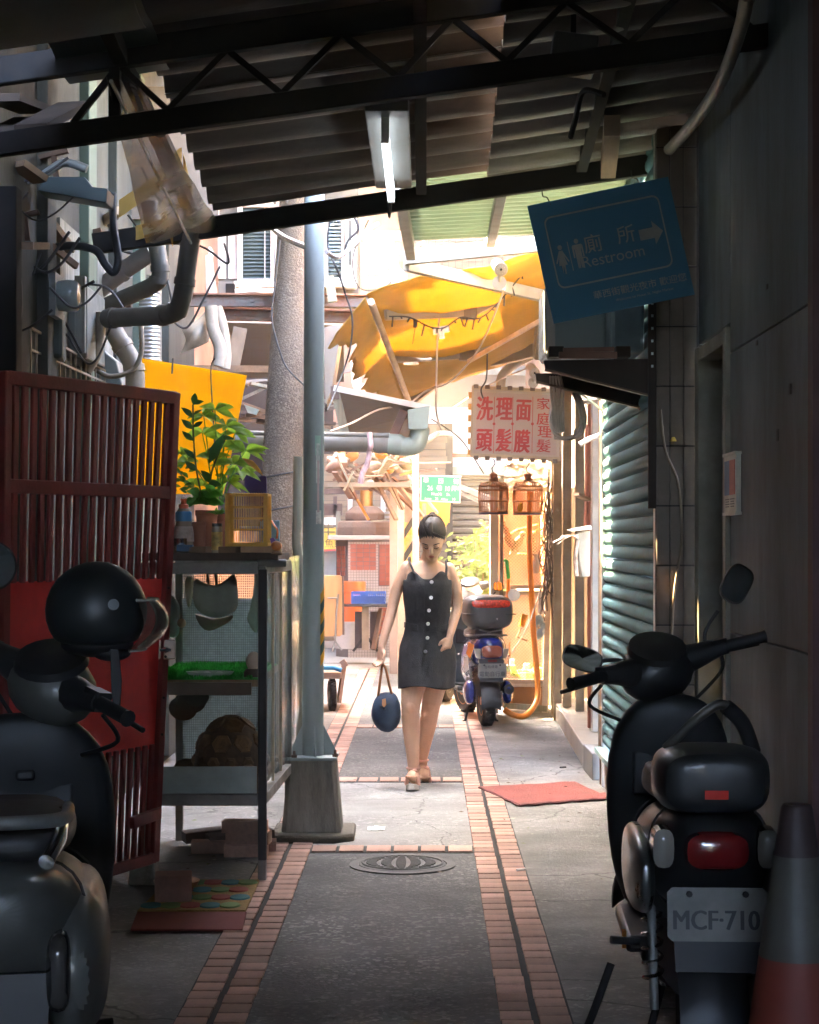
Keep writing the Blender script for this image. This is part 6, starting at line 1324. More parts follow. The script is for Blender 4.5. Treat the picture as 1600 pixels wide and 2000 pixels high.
# ================================================================ air conditioner on its bracket
ac = thing('air_conditioner', 'pale blue air conditioner box standing on a dark steel bracket', 'air conditioner', W(1160, 640, 8.9))
acm = M('ac_pale_blue', (.36, .47, .50), .45, vs=3, dirt=(.22, .22, .2), ds=3, da=.35)
zb_ = W(0, 690, 8.75).z
MB().box((.72, 9.05, zb_+.165), (.28, .50, .33)).build('case', acm, ac, bev=.012)
MB().box((.955, 8.98, zb_+.165), (.16, .56, .33)).build('rear_case', M('ac_blue', (.20, .29, .33), .45), ac, bev=.02)
sl3 = MB()
for i in range(22): sl3.box((.595, 8.80+.022*i, zb_+.165), (.05, .006, .30))
sl3.build('grille', M('grille_white', (.6, .62, .6), .5), ac)
MB().prism([(.86, 8.78, zb_), (1.02, 8.78, zb_), (1.02, 8.78, zb_+.06), (.97, 8.78, zb_+.065), (.93, 8.78, zb_+.055), (.87, 8.78, zb_+.03)], (0, -.05, 0)).build('tan_cover', M('tan_plastic', (.42, .30, .21), .6), ac, bev=.01)
br = thing('wall_bracket', 'dark steel wall bracket with slotted upright holding the air conditioner', 'bracket', W(1180, 730, 8.7))
dkb = M('dark_brown_steel', (.035, .028, .024), .6, .3, dirt=(.08, .05, .035), ds=6, da=.5)
for yy in (8.60, 9.25):
    p = lambda px, py: W(px, py, 8.60)+V(0, yy-8.60, 0)
    MB().prism([p(1062, 704), p(1283, 700), p(1283, 782), p(1270, 772), p(1066, 724)], (0, .025, 0)).build('arm', dkb, br, bev=.003)
    MB().bar(p(1064, 722)+V(0, -.004, 0), p(1281, 776)+V(0, -.004, 0), .04, .010).build('flange', M('worn_flange', (.16, .11, .07), .5, .3), br)
MB().bar(W(1092, 694, 8.58), W(1205, 694, 8.58), .03, .03).bar(W(1100, 684, 8.58), W(1200, 682, 8.58), .02, .02).build('tray_rail', M('reddish_rail', (.28, .16, .12), .5, .3), br)
for x_ in (1085, 1215): MB().box(W(x_, 689, 8.66), (.07, .12, .05)).build('foot', dkb, br, bev=.004)
MB().box((1.045, 8.50, 2.32), (.036, .02, 1.35)).build('upright', dkb, br)
hl = MB()
for k in range(12): hl.box((1.045, 8.487, 2.30+.058*k), (.010, .006, .012))
hl.build('upright_holes', M('pale_hole', (.65, .75, .75), .5), br)
# coil of pale cable hanging from the bracket end
co = thing('cable_coil', 'coil of pale cable hanging from the end of the dark bracket', 'cable', W(1100, 780, 9.3))
cm_ = MB()
for k in range(4):
    cx, cy_, rx, ry = 1105+2*k, 800-k, 26+3*k-(k == 3)*8, 55+2*k
    cm_.tube([W(cx+rx*cos(t)+8*sin(t*2), cy_+ry*sin(t), 9.3+.02*k) for t in [2*pi*j/36 for j in range(37)]], .0065, 6)
for k in range(5): cm_.curve([W(1075+k*5, 735, 9.2), W(1076+k*6, 760, 9.25), W(1080+k*5, 800, 9.3), W(1085+k*4, 845, 9.3)], .006, 6)
cm_.curve([W(1082, 855, 9.3), W(1108, 858, 9.3), W(1122, 850, 9.3), W(1124, 838, 9.3)], .009, 6).build('coil', pale_cable, co, smooth=50)
cable('cable', 'dark wires drooping from the coil to the meter boxes on the right', [W(1085, 740, 9.4), W(1115, 760, 10), W(1145, 765, 11), W(1180, 785, 11.2)], .006, dark_cable)
cable('cable', 'pale wire stretched from the coil to the shutter rail', [W(1120, 760, 10), W(1150, 780, 10.8), W(1178, 803, 11.2)], .006, pale_cable)
# ================================================================ door fronts between shutter and cage
df = thing('shop_facade', 'narrow shop front with metal door frames beyond the teal shutter', 'shop front', (1.2, 13, 0))
gd = M('grey_green_door', (.20, .205, .165), .55, vs=3, st=(1, 1, .3), dirt=(.12, .11, .09), ds=3, da=.4)
MB().box((1.40, 12.6, 1.62), (.04, .9, 2.9)).build('door_leaf', gd, df)
MB().box((1.38, 13.9, 1.62), (.04, 1.3, 2.9)).build('door_leaf', M('dark_doorway', (.09, .082, .065), .6, dirt=(.05, .04, .03)), df)
def post(px, d, x0, z0, z1, w, dep, m, nm='door_post'): MB().box((x0, d, (z0+z1)/2), (w, dep, z1-z0)).build(nm, m, df, bev=.004, seg=1)
tan_p = M('tan_post', (.42, .33, .20), .5, dirt=(.25, .18, .1), ds=3, da=.5)
post(0, 11.32, 1.11, .0, 3.2, .07, .10, M('orange_brown_post', (.42, .22, .07), .55, vs=4, st=(4, 4, .4), dirt=(.2, .11, .05), ds=3, da=.6))
post(0, 11.24, 1.10, .0, 3.2, .05, .05, white_paint)
post(0, 11.9, 1.20, .15, 3.2, .16, .12, gd); post(0, 13.1, 1.24, .15, 3.2, .12, .12, M('silver_post', (.5, .48, .42), .4, .4)); post(0, 13.35, 1.20, .15, 3.2, .05, .05, M('rust_red_pipe', (.30, .09, .045), .6))
for d, x in ((14.7, 1.23), (15.1, 1.16), (15.5, 1.11), (15.9, 1.12)): post(0, d, x, .0 if d > 15.2 else .15, 3.3, .07, .07, tan_p)
MB().box((1.10, 11.48, .18), (.03, .03, .36)).build('foot_angle', M('rusty_angle', (.13, .065, .035), .7), df)
MB().bar((1.085, 11.3, .01), (1.13, 11.36, 2.3), .035, .03).build('leaning_angle', M('rusty_angle', (.13, .065, .035)), df)
stp_ = M('marble_step', (.48, .44, .37), .4, vs=2, var=.12, dirt=(.3, .26, .2), ds=3, da=.5)
MB().prism([(1.10, 15.9, 0), (1.045, 12.1, 0), (1.40, 12.1, 0), (1.40, 15.9, 0)], (0, 0, .145)).build('step', stp_, df, bev=.006)
MB().prism([(1.035, 12.08, 0), (1.045, 11.55, 0), (1.30, 11.55, 0), (1.30, 12.08, 0)], (0, 0, .17)).build('step', M('grey_step', (.26, .25, .22), .7, dirt=(.12, .11, .1)), df, bev=.006)
MB().box((1.35, 13.3, 3.15), (.4, 4, .35)).build('lintel', M('brown_grey_render', (.16, .15, .13)), df)
def ubox(lb, px0, py0, px1, py1, d, dep, m, nm='meter_box', cat='meter box'):
    a, b = W(px0, py0, d), W(px1, py1, d); t = thing(nm, lb, cat, (a+b)/2); MB().box((a+b)/2+V(0, dep/2, 0), (b.x-a.x, dep, a.z-b.z)).build('case', m, t, bev=.006); return t
t = ubox('grey electric box with a yellow sticker above the narrow door', 1131, 752, 1178, 782, 11.9, .3, M('pale_grey_box', (.42, .41, .36), .5, dirt=(.25, .22, .18)))
MB().box(W(1157, 762, 11.89), (.07, .004, .035)).build('sticker', M('sticker_yellow', (.75, .45, .04), .5), t)
ubox('white downpipe box beside the top of the shutter', 1178, 765, 1192, 815, 11.5, .08, white_paint, 'junction_box', 'box')
ubox('tan meter cabinet on the wall behind the cable coil', 1073, 770, 1096, 900, 14.6, .2, tan_p)
pipe('rusty red thin pipe running down beside the narrow door', [W(1147, 830, 12.8), W(1146, 930, 12.8), W(1144, 1028, 12.8)], .014, M('rust_red_pipe', (.3, .09, .045)), n=8)
ck = thing('lever_arm', 'short metal lever sticking out above the letter box', 'lever', W(1140, 870, 12)); MB().tube([W(1132, 868, 11.9), W(1150, 858, 11.9), W(1172, 850, 11.9)], .018, 8).build('lever', alu, ck, smooth=50)
tag(MB().bar(W(1125, 965, 12.3), W(1148, 976, 12.6), .045, .02).build('wood_wedge', M('fresh_timber', (.5, .33, .18))), 'small wooden wedge stuck beside the red pipe', 'wedge')
lb_ = thing('letter_box', 'grey letter box with pale lid and papers on the door post', 'letter box', W(1145, 1085, 11.7))
MB().prism([W(1127, 1040, 11.6), W(1153, 1036, 11.6), W(1153, 1126, 11.6), W(1137, 1128, 11.6), W(1131, 1095, 11.6)], (0, .18, 0)).build('box', M('letterbox_grey', (.30, .285, .22), .55), lb_, bev=.006)
MB().prism([W(1112, 1034, 11.55), W(1154, 1026, 11.55), W(1157, 1034, 11.55), W(1118, 1038, 11.55)], (0, .22, 0)).build('lid', white_paint, lb_, bev=.003)
pm = M('paper_pale', (.74, .68, .62), .7, vs=20, var=.1); pap = MB()
for k in range(4):
    a, b = W(1130, 1044+3*k, 11.6), W(1082+8*k, 1060-6*k, 11.3)
    pap.grid(lambda u, v: lerp(a, b, u)+V(0, .16*v, 0)-Z*.03*u*u*(k % 2)+Z*.012*sin(u*3), 6, 2, .003)
pp_ = pap.build('paper', pm, lb_, smooth=50)
pap2 = MB().grid(lambda u, v: lerp(W(1128, 1047, 11.58), W(1100, 1052, 11.4), u)+V(0, .15*v, .006), 4, 2, .002).build('paper_print', M('paper_red', (.6, .2, .16), .7), pp_)
cable('cable', 'frayed twine bundle hanging below the letter box papers', [W(1128, 1055, 11.6), W(1124, 1090, 11.6), W(1126, 1125, 11.6)], .014, M('twine', (.42, .33, .26), .9, vs=30, var=.5))
# ================================================================ mesh aviary with birds, hoses and hanging tools
av = thing('aviary', 'tall mesh bird cage with cream frame and parrots beside the blue scooter', 'aviary', (.82, 16.2, 0))
ad = 16.0; A_ = lambda px, py, y_=0.: W(px, py, ad)+V(0, y_, 0)
crm = M('aviary_cream', (.66, .58, .48), .5, dirt=(.4, .3, .2), ds=3, da=.5)
MB().bar(A_(965, 1392), A_(966, 930), .075, .075, up=Y).build('corner_post', M('aviary_white', (.56, .52, .46), .5, dirt=(.4, .33, .26)), av, bev=.004)
MB().bar(A_(979, 1380), A_(980, 930), .03, .05, up=Y).build('corner_post', grey_steel, av)
MB().bar(A_(1064, 1392), A_(1076, 952), .05, .05, up=Y).build('corner_post', crm, av, bev=.004)
for py in (955, 1146, 1158, 1331): MB().bar(A_(972, py), A_(1073, py), .035, .035).build('rail', M('aviary_rail', (.40, .32, .25), .6), av)
for x in (966, 1070): MB().bar(A_(x, 955, .62), A_(x, 1390, .62), .04, .04, up=Y).build('corner_post', crm, av)
for py in (955, 1331): MB().bar(A_(966, py, .62), A_(1070, py, .62), .035, .035).build('rail', crm, av)
ms = MB()
for (ya_, yb2) in ((955, 1146), (1158, 1331)):
    a, b = A_(978, ya_, -.01), A_(1068, yb2, -.01); sx0, sx1, z1, z0 = a.x, b.x, a.z, b.z; pitch = .028; n = int((sx1-sx0+(z1-z0))/pitch)
    for i in range(n+1):
        o_ = i*pitch; 
        for s_ in (-1, 1):
            xs0 = sx0+o_ if s_ < 0 else sx1-o_
            # line going down-left (s<0) or down-right, clipped to the rectangle
            L = []
            for tt in (0, z1-z0):
                L.append((xs0+s_*tt, z1-tt))
            (xa_, zA), (xb_, zB) = L
            def clip(x, z, x2, z2):
                if x > sx1: z -= (x-sx1)*(z-z2)/(x-x2); x = sx1
                if x < sx0: z -= (sx0-x)*(z-z2)/(x2-x); x = sx0
                return x, z
            if max(xa_, xb_) <= sx0+.001 or min(xa_, xb_) >= sx1-.001: continue
            pa = clip(xa_, zA, xb_, zB); pb = clip(xb_, zB, xa_, zA)
            ms.bar((pa[0], a.y, pa[1]), (pb[0], a.y, pb[1]), .0045, .0045)
ms.build('wire_mesh', M('mesh_tan', (.50, .36, .28), .5, .3), av, kind='stuff')
MB().box(A_(1019, 1050, .63), (.47, .01, .85)).build('back_panel', M('pink_back', (.42, .30, .235), .7, vs=2, dirt=(.34, .2, .14)), av)
MB().box(A_(1019, 1245, .63), (.47, .01, .75)).build('back_panel', M('pink_back', (.7, .58, .5)), av)
MB().box(A_(1064, 1060, .3), (.012, .6, .85)).build('side_panel', M('orange_panel', (.60, .22, .08), .7, dirt=(.4, .18, .1)), av)
MB().box(A_(1019, 1338, .31), (.46, .62, .03)).build('floor_tray', crm, av)
tray_j = MB()
for k in range(16): tray_j.box(A_(R.uniform(985, 1060), R.uniform(1300, 1326), R.uniform(.05, .5)), (R.uniform(.03, .1), .08, R.uniform(.02, .06)), RZ(R.random()), m=k % 3)
tray_j.build('bedding', [M('bed_yellow', (.55, .38, .10), .8), M('bed_white', (.6, .55, .48), .8), M('bed_green', (.3, .42, .1), .8)], av)
MB().curve([A_(998, 1045, .2), A_(1010, 1036, .2), A_(1030, 1030, .2), A_(1055, 1024, .2)], .012, 6).curve([A_(1012, 1035, .2), A_(1035, 1043, .2), A_(1056, 1032, .2)], .010, 6).curve([A_(1013, 1082, .2), A_(1030, 1083, .2), A_(1055, 1095, .2), A_(1075, 1080, .2)], .012, 6).build('perch', M('orange_branch', (.50, .22, .07), .7, vs=8, var=.4), av, smooth=50)
for k, (pts, m, lb) in enumerate((
   ([(984, 1020), (988, 1032), (994, 1050), (1002, 1064), (1010, 1072)], M('parrot_red', (.20, .055, .035), .7, vs=20, var=.5, dirt=(.12, .14, .04), ds=12, da=.8), 'reddish parrot perched at the left inside the mesh cage'),
   ([(1023, 1043), (1018, 1052), (1010, 1064), (1002, 1076)], M('parrot_olive', (.10, .095, .03), .7, vs=20, var=.5), 'olive parrot perched in the middle of the mesh cage'),
   ([(1044, 1042), (1040, 1052), (1042, 1066), (1047, 1085)], M('parrot_brown', (.12, .09, .04), .7, vs=20, var=.5, dirt=(.09, .12, .04), ds=10, da=.6), 'brown green parrot perched behind the orange hose'))):
    t = thing('parrot', lb, 'bird', A_(*pts[2], .15), group=None)
    P = [A_(*p, .15) for p in pts]; nn = len(P)
    MB().tube(spline(P, 4), .03, 10, rr=[[.020, .030, .040, .036, .024, .012][min(5, int(i/(4*(nn-1))*5))] for i in range(4*(nn-1)+1)]).ell(P[0], .026, 10).tube([P[0]+V(-.015, -.02, -.0), P[0]+V(-.03, -.03, -.018)], .008, 6, rr=[.012, .003]).tube([P[-1], P[-1]+(P[-1]-P[-2])*.9], .01, 6, rr=[.014, .005]).build('body', m, t, smooth=60)
# orange hose from above down to the floor
hs_m = M('orange_hose', (.78, .24, .02), .4, vs=3, var=.08)
tag(MB().curve([W(1036, 960, 15.7), W(1034, 1060, 15.7), W(1038, 1150, 15.65), W(1042, 1230, 15.6), W(1050, 1330, 15.5), W(1047, 1372, 15.4), W(1025, 1398, 15.25), W(1000, 1395, 15.2), W(985, 1385, 15.2)], .024, 12, sub=8).build('hose', hs_m, smooth=50), 'thick orange hose hanging in front of the mesh cage and curling on the floor', 'hose')
sgun = thing('hose_nozzle', 'green hose nozzle on an orange handle hung on the mesh cage', 'nozzle', W(993, 1110, 15.8))
MB().tube([W(984, 1094, 15.8), W(990, 1096, 15.8), W(992, 1115, 15.8), W(994, 1130, 15.8)], .018, 10).build('nozzle', M('nozzle_green', (.03, .40, .07), .4), sgun, smooth=50)
MB().tube([W(994, 1131, 15.8), W(993, 1150, 15.8), W(992, 1170, 15.8)], .016, 10).build('hose_end', hs_m, sgun, smooth=50)
pd_ = thing('round_mirror', 'round white mirror of the blue scooter in front of the mesh', 'mirror', W(1004, 1162, 15.7)); MB().lathe([(.052, 0), (.052, .01), (.0, .012)], W(1004, 1162, 15.6), 22, ax=RX(pi/2)).build('disc', M('white_disc', (.8, .8, .78), .3), pd_); MB().tube([W(996, 1170, 15.65), W(983, 1178, 15.7)], .006, 6).build('stem', black_steel, pd_)
dz_ = thing('duster', 'pale blue fluffy duster hanging on the mesh cage', 'duster', W(1051, 1225, 15.75)); dm_ = MB()
for k in range(420):
    a, e = R.uniform(0, 2*pi), R.uniform(-1.3, 1.3); c = W(1051, 1226, 15.75); p = V(.05*cos(e)*cos(a), .04*cos(e)*sin(a), .10*sin(e)); dm_.add([c+p*.5, c+p+V(R.uniform(-.012, .012), 0, R.uniform(-.02, .01)), c+p*1.05+V(.012, 0, .012)], [(0, 1, 2)])
dm_.build('fluff', M('duster_blue', (.36, .50, .58), .9), dz_); MB().tube([W(1053, 1200, 15.75), W(1056, 1150, 15.8)], .012, 8).build('handle', M('duster_handle', (.6, .55, .52), .4), dz_)
br2 = thing('brush', 'orange bristle brush hanging beside the duster', 'brush', W(1022, 1215, 15.8)); MB().tube([W(1026, 1200, 15.8), W(1018, 1224, 15.8)], .026, 10).build('bristles', M('brush_orange', (.75, .33, .03), .7, vs=30, var=.4), br2, smooth=50); MB().tube([W(1018, 1226, 15.8), W(1010, 1244, 15.8), W(1030, 1252, 15.8)], .010, 6).build('handle', wood, br2)
cable('cable', 'thin pale cord slanting from the cage corner to the blue scooter rack', [W(1068, 1120, 15.6), W(1050, 1170, 15.5), W(1030, 1225, 15.4), W(1000, 1275, 15.2)], .006, pale_cable)
bt2 = thing('water_feeder', 'upturned clear water feeder hanging at the cage side', 'feeder', W(1047, 1110, 15.85)); MB().lathe([(.02, 0), (.03, .03), (.03, .10), (.018, .13), (.02, .14), (.02, .17), (0, .17)], W(1047, 1120, 15.85), 14).build('bottle', M('feeder_clear', (.5, .48, .45), .2, alpha=.8), bt2, smooth=40)
wv = thing('wire_bundle', 'tangle of dark vines and wires down the cage corner', 'wires', W(1078, 1050, 15.6)); wm_ = MB()
for k in range(46):
    px, py = 1070+R.uniform(-8, 12), R.uniform(970, 1180); wm_.curve([W(px, py-R.uniform(10, 60), 15.6), W(px+R.uniform(-14, 12), py, 15.5), W(px+R.uniform(-14, 14), py+R.uniform(10, 50), 15.6)], .006, 4, sub=4)
wm_.build('wires', M('vine_grey', (.16, .125, .10), .9), wv)
for k, (x, y_, w, h, m, lb) in enumerate(((1020, 1358, .17, .17, M('carton', (.36, .185, .09), .8, dirt=(.2, .1, .05)), 'brown carton under the mesh cage'), (1052, 1363, .15, .19, M('carton', (.36, .185, .09)), 'second brown carton at the right under the mesh cage'), (1000, 1360, .17, .15, M('orange_tub', (.75, .24, .03), .5), 'orange plastic tub under the mesh cage'))):
    tag(MB().box(W(x, y_, 16.25+.05*k), (w, .2, h), RZ(.1*k)).build('carton' if k < 2 else 'plastic_tub', m, bev=.004), lb, 'box' if k < 2 else 'tub')
tag(MB().bar(W(985, 1378, 15.9), W(1066, 1384, 16.0), .06, .05).build('timber', pale_wood), 'pale timber baton on the ground under the mesh cage', 'timber')
# bamboo cages
def bamboo(label, px, pyt, pyb, d):
    t = thing('bamboo_cage', label, 'bird cage', W(px, pyt, d)); c = W(px, 0, d); zt_, zb2 = W(0, pyt+38, d).z, W(0, pyb, d).z; r_ = 29.5/FOC*d
    bm2 = M('bamboo', (.46, .215, .10), .55, vs=10, var=.25); b = MB(); n = 34
    for k in range(n):
        a = 2*pi*k/n; u = V(cos(a), sin(a), 0)
        pts = [V(c.x, c.y, zb2)+u*r_*.93, V(c.x, c.y, lerp(zb2, zt_, .55))+u*r_, V(c.x, c.y, zt_-.03)+u*r_*.94, V(c.x, c.y, zt_)+u*r_*.80, V(c.x, c.y, zt_+.012)+u*r_*.2]
        b.tube(pts, .0028, 4, cap=False)
    b.build('cage_bars', bm2, t)
    for z, k in ((zb2, .94), (lerp(zb2, zt_, .38), 1.0), (lerp(zb2, zt_, .75), .985), (zt_-.028, .95)):
        MB().tube([V(c.x+r_*k*cos(a), c.y+r_*k*sin(a), z) for a in [2*pi*j/30 for j in range(31)]], .006, 6).build('hoop', bm2, t, smooth=50)
    MB().lathe([(r_*.96, 0), (r_*.98, .012), (r_*.9, .02), (0, .02)], (c.x, c.y, zb2-.02), 28).build('tray', M('tray_blue_grey', (.14, .13, .20), .5), t, smooth=40)
    MB().lathe([(.02, 0), (.045, .015), (.03, .03), (.034, .06), (.012, .075), (.0, .078)], (c.x, c.y, zt_+.01), 16).build('crown', bm2, t, smooth=40)
    MB().curve([V(c.x, c.y, zt_+.08), V(c.x-.012, c.y, zt_+.12), V(c.x+.012, c.y, zt_+.16), V(c.x, c.y, zt_+.2)], .005, 6).build('hook', black_steel, t)
bamboo('left bamboo bird cage hanging below the barber sign', 964, 905, 1000, 15.3)
bamboo('right bamboo bird cage with a yellow bird hanging below the barber sign', 1031, 905, 1001, 15.4)
t = thing('canary', 'small yellow bird inside the right bamboo cage', 'bird', W(1016, 993, 15.4)); MB().ell(W(1016, 993, 15.4), (.026, .03, .035), 12).ell(W(1018, 986, 15.4), .018, 10).build('body', M('canary_yellow', (.66, .40, .03), .8), t, smooth=60)
pb = thing('plastic_bags', 'white plastic bags bunched behind the bamboo cages', 'bags', W(1030, 925, 15.9))
MB().grid(lambda u, v: W(lerp(985, 1075, u), lerp(900, 950, v)+6*noise.noise((u*5, v*3, 1)), 15.9)+V(0, .12*noise.noise((u*6, v*6, 3)), 0), 16, 10, .004).build('bag', M('white_film', (.75, .72, .68), .4, trans=.4), pb, smooth=60)
# ================================================================ left middle distance: sheet awning, gutter, big pipe, junk loft
big = thing('sewer_pipe', 'wide horizontal grey green drain pipe crossing behind the poles to a square hopper', 'pipe', W(650, 862, 13))
pd2 = 13.0; rr2 = 18/FOC*pd2
MB().tube([W(430, 857, pd2), W(770, 868, pd2)], rr2, 18).build('pipe', pvc, big, smooth=50)
MB().tube(spline([W(770, 868, pd2), W(792, 872, pd2), W(811, 868, pd2), W(819, 850, pd2), W(820, 836, pd2)], 6), rr2*1.05, 18).build('elbow', pvc_green, big, smooth=50)
MB().tube([W(758, 867, pd2), W(784, 869, pd2)], rr2*1.15, 18).ell(W(781, 870, pd2), rr2*1.12, 14).build('collar', pvc_green, big, smooth=50)
MB().prism([W(796, 800, pd2-.1), W(840, 792, pd2-.1), W(835, 838, pd2-.1), W(798, 838, pd2-.1)], (0, .2, 0)).build('hopper', pvc_green, big, bev=.006)
tag(MB().tube([W(440, 845, 12.8), W(760, 850, 12.8)], .017, 10).build('conduit', pvc, smooth=50), 'thin conduit running along the top of the wide horizontal drain pipe', 'pipe')
tie = thing('cloth_strip', 'twisted pinkish plastic strip tied round the wide drain pipe', 'plastic strip', W(715, 900, 12.7)); tmm = M('pink_plastic', (.55, .38, .40), .5, vs=20, var=.4)
MB().tube(spline([W(722, 846, 12.75), W(724, 870, 12.72), W(722, 880, 12.75), W(718, 905, 12.75), W(708, 925, 12.75), W(704, 945, 12.75)], 5), .02, 8, rr=None).tube([W(722, 848, 12.75)+V(0, rr2*1.1*cos(a)+.27, rr2*1.1*sin(a)-.05) for a in [2*pi*j/14 for j in range(15)]], .008, 6).build('strip', tmm, tie, smooth=50)
cable('cable', 'pale twine running from the pink strip to the white column', [W(722, 878, 12.75), W(760, 893, 14), W(800, 903, 16), W(880, 903, 20)], .006, pale_cable)
shw = thing('sheet_awning', 'grey sheet metal awning on brown timber struts sloping towards the hopper', 'awning', W(740, 800, 13.5))
shm = M('grey_sheet_metal', (.27, .245, .21), .6, .2, vs=3, st=(1, 6, 1), var=.2, dirt=(.16, .11, .07), ds=3, da=.5)
MB().prism([W(655, 760, 13), W(838, 800, 13), W(800, 850, 14.2), W(668, 845, 14.2)], (0, .0, -.012)).build('sheet', shm, shw)
MB().bar(W(652, 758, 12.95), W(840, 797, 12.95), .02, .04).build('edge', white_paint, shw)
MB().bar(W(655, 765, 13), W(676, 855, 13), .05, .06).build('strut', pale_wood, shw); MB().bar(W(790, 802, 13.05), W(768, 852, 13.05), .08, .06).build('strut', M('red_brown_wood', (.22, .12, .085), .8, dirt=(.1, .06, .05)), shw); MB().box(W(655, 768, 13), (.06, .1, .09)).build('strut_block', M('brown_block', (.12, .08, .06), .7), shw)
lf_ = thing('tin_wall', 'grey sheet metal wall hung between the timber rail and the crossarms', 'wall', W(520, 680, 14))
MB().grid(lambda u, v: W(lerp(420, 672, u), lerp(lerp(628, 634, u), lerp(735, 745, u), v), lerp(13.6, 14.4, v)), 3, 3, .01).build('sheet', shm, lf_)
MB().bar(W(470, 640, 13.5), W(452, 730, 13.5), .10, .02).build('strap', M('brown_strip', (.22, .17, .12), .7), lf_)
MB().prism([W(632, 640, 13.2), W(668, 630, 13.2), W(648, 760, 13.2), W(636, 790, 13.2)], (0, .4, 0)).build('end_panel', shm, lf_)
lo = thing('plank_loft', 'dim loft of old planks and boards behind the concrete pole', 'loft', W(560, 800, 14.5))
for k in range(26):
    x0, y0 = R.uniform(440, 590), R.uniform(735, 850); L = R.uniform(60, 160); a = R.uniform(-.5, .35)
    MB().bar(W(x0, y0, 14.4+.05*k), W(x0+L*cos(a), y0+L*sin(a), 14.5+.05*k), R.uniform(.03, .12), .025).build('plank', R.choice((wood, top_m, shm, pale_wood)), lo)
MB().box(W(480, 790, 16.8), (1.6, .05, .9)).build('back_board', M('brown_black', (.06, .045, .035), .9), lo)
tag(MB().prism([W(477, 790, 14.3), W(506, 800, 14.3), W(500, 810, 14.3), W(484, 806, 14.3)], (0, .05, 0)).build('scrap', M('mint_scrap', (.45, .55, .48), .6)), 'pale mint scrap of sheet wedged in the plank loft', 'scrap')
# planked shed wall behind the galvanised pole and the kiln
sd_ = thing('plank_shed', 'shed wall of pale horizontal boards behind the tiled kiln', 'shed', (-1.0, 26.9, 0))
bwm = M('pale_boards', (.235, .175, .11), .75, vs=3, st=(.4, 1, 5), var=.25, dirt=(.25, .18, .11), ds=3, da=.5, rand=.12)
for k in range(34):
    z = .12+.093*k; MB().box((-1.0+R.uniform(-.02, .02), 26.95+R.uniform(-.01, .01), z), (2.6, .03, .088), RY(R.uniform(-.004, .004))).build('plank', bwm, sd_)
MB().box((-1, 27.05, 1.6), (2.8, .08, 3.3)).build('backing', M('brown_black', (.06, .045, .035)), sd_)
for (px, py, w, h, m) in ((632, 995, .52, .16, 'd'), (655, 1005, .05, .5, 'd'), (585, 1010, .4, .10, 'd'), (668, 960, .5, .07, 'd')):
    MB().box(W(px, py, 25.5), (w, .08, h)).build('cross_board', M('dark_brown_board', (.10, .06, .045), .8), sd_, )
for k in range(5): MB().box(W(754, 992+9*k, 26.6), (.42, .03, .035)).build('louvre', M('grey_louvre', (.35, .34, .31), .5), sd_)
# roof junk heap above the kiln
jk = thing('scrap_heap', 'heap of scrap wood, cloth and boards piled on the small roof above the kiln', 'scrap', W(720, 900, 21))
jm = (wood, M('scrap_rust', (.26, .12, .06), .85, dirt=(.1, .06, .04)), pale_wood, M('scrap_brown', (.16, .10, .07), .9), M('scrap_cloth', (.40, .30, .22), .95), M('scrap_orange', (.55, .24, .05), .8))
for k in range(70):
    px, py = R.uniform(650, 800), R.uniform(880, 945); a = R.uniform(-1.2, 1.2); L = R.uniform(.12, .6)
    if k % 4 == 0: MB().ell(W(px, py, R.uniform(20.5, 22)), (R.uniform(.06, .16), .12, R.uniform(.04, .09)), 8, rot=RY(a), k=6).build('bundle', R.choice(jm), jk, smooth=50)
    else: c = W(px, py, R.uniform(20.5, 22)); MB().bar(c, c+V(L*cos(a), R.uniform(-.3, .3), L*sin(a)), R.uniform(.02, .10), .025).build('timber', R.choice(jm), jk)
MB().bar(W(660, 895, 20.3), W(690, 960, 20.3), .12, .02).build('timber', pale_wood, jk); MB().bar(W(690, 920, 20.2), W(672, 958, 20.2), .14, .02).build('timber', pale_wood, jk)
MB().box(W(735, 950, 21.3), (.80, 1.4, .05)).box(W(735, 938, 22), (.75, .05, .11)).build('roof_board', M('grey_brown_board', (.26, .21, .15), .8, dirt=(.14, .1, .07)), jk)
MB().tube([W(696, 930, 20), W(750, 930, 20)], .012, 6).build('pole', wood, jk)
# ================================================================ tiled kiln
kd = 24.0
kn = thing('tiled_stove', 'brick red and white tiled street stove with stepped domed top and brass flue', 'stove', W(705, 1268, kd))
K = lambda px, py, y_=0.: W(px, py, kd)+V(0, y_, 0)
wt = M('white_mosaic', (.33, .29, .25), .5, vs=6, var=.1, dirt=(.4, .33, .26), ds=4, da=.4); gro = M('dark_grout', (.12, .10, .09), .9)
rtm = M('red_stove_tile', (.27, .06, .024), .35, vs=8, var=.2, rand=.18, dirt=(.18, .05, .025), ds=6, da=.4)
kx0, kx1 = K(658, 0).x, K(764, 0).x; kz0, kz1 = .0, K(0, 1055).z; kxs = K(680, 0).x
MB().prism([V(kx0-.02, kd+.25, 0), V(kxs, kd+.004, 0), V(kx1, kd+.004, 0), V(kx1, kd+.7, 0), V(kx0-.02, kd+.7, 0)], (0, 0, kz1)).build('core', gro, kn)
mos = MB(); step = .036
def red_at(x, z):
    for (a, b, c, d) in ((684, 735, 1062, 1114), (741, 766, 1063, 1143), (741, 766, 1186, 1240)):
        p, q = K(a, c), K(b, d)
        if p.x-.005 < x < q.x+.005 and q.z-.005 < z < p.z+.005: return True
    return False
nx, nz_ = int((kx1-kxs)/step), int(kz1/step)
for i in range(nx):
    for j in range(nz_):
        x, z = kxs+(i+.5)*step, (j+.5)*step
        if not red_at(x, z): mos.box((x, kd, z), (step*.86, .012, step*.86))
mos.build('mosaic', wt, kn, kind='stuff')
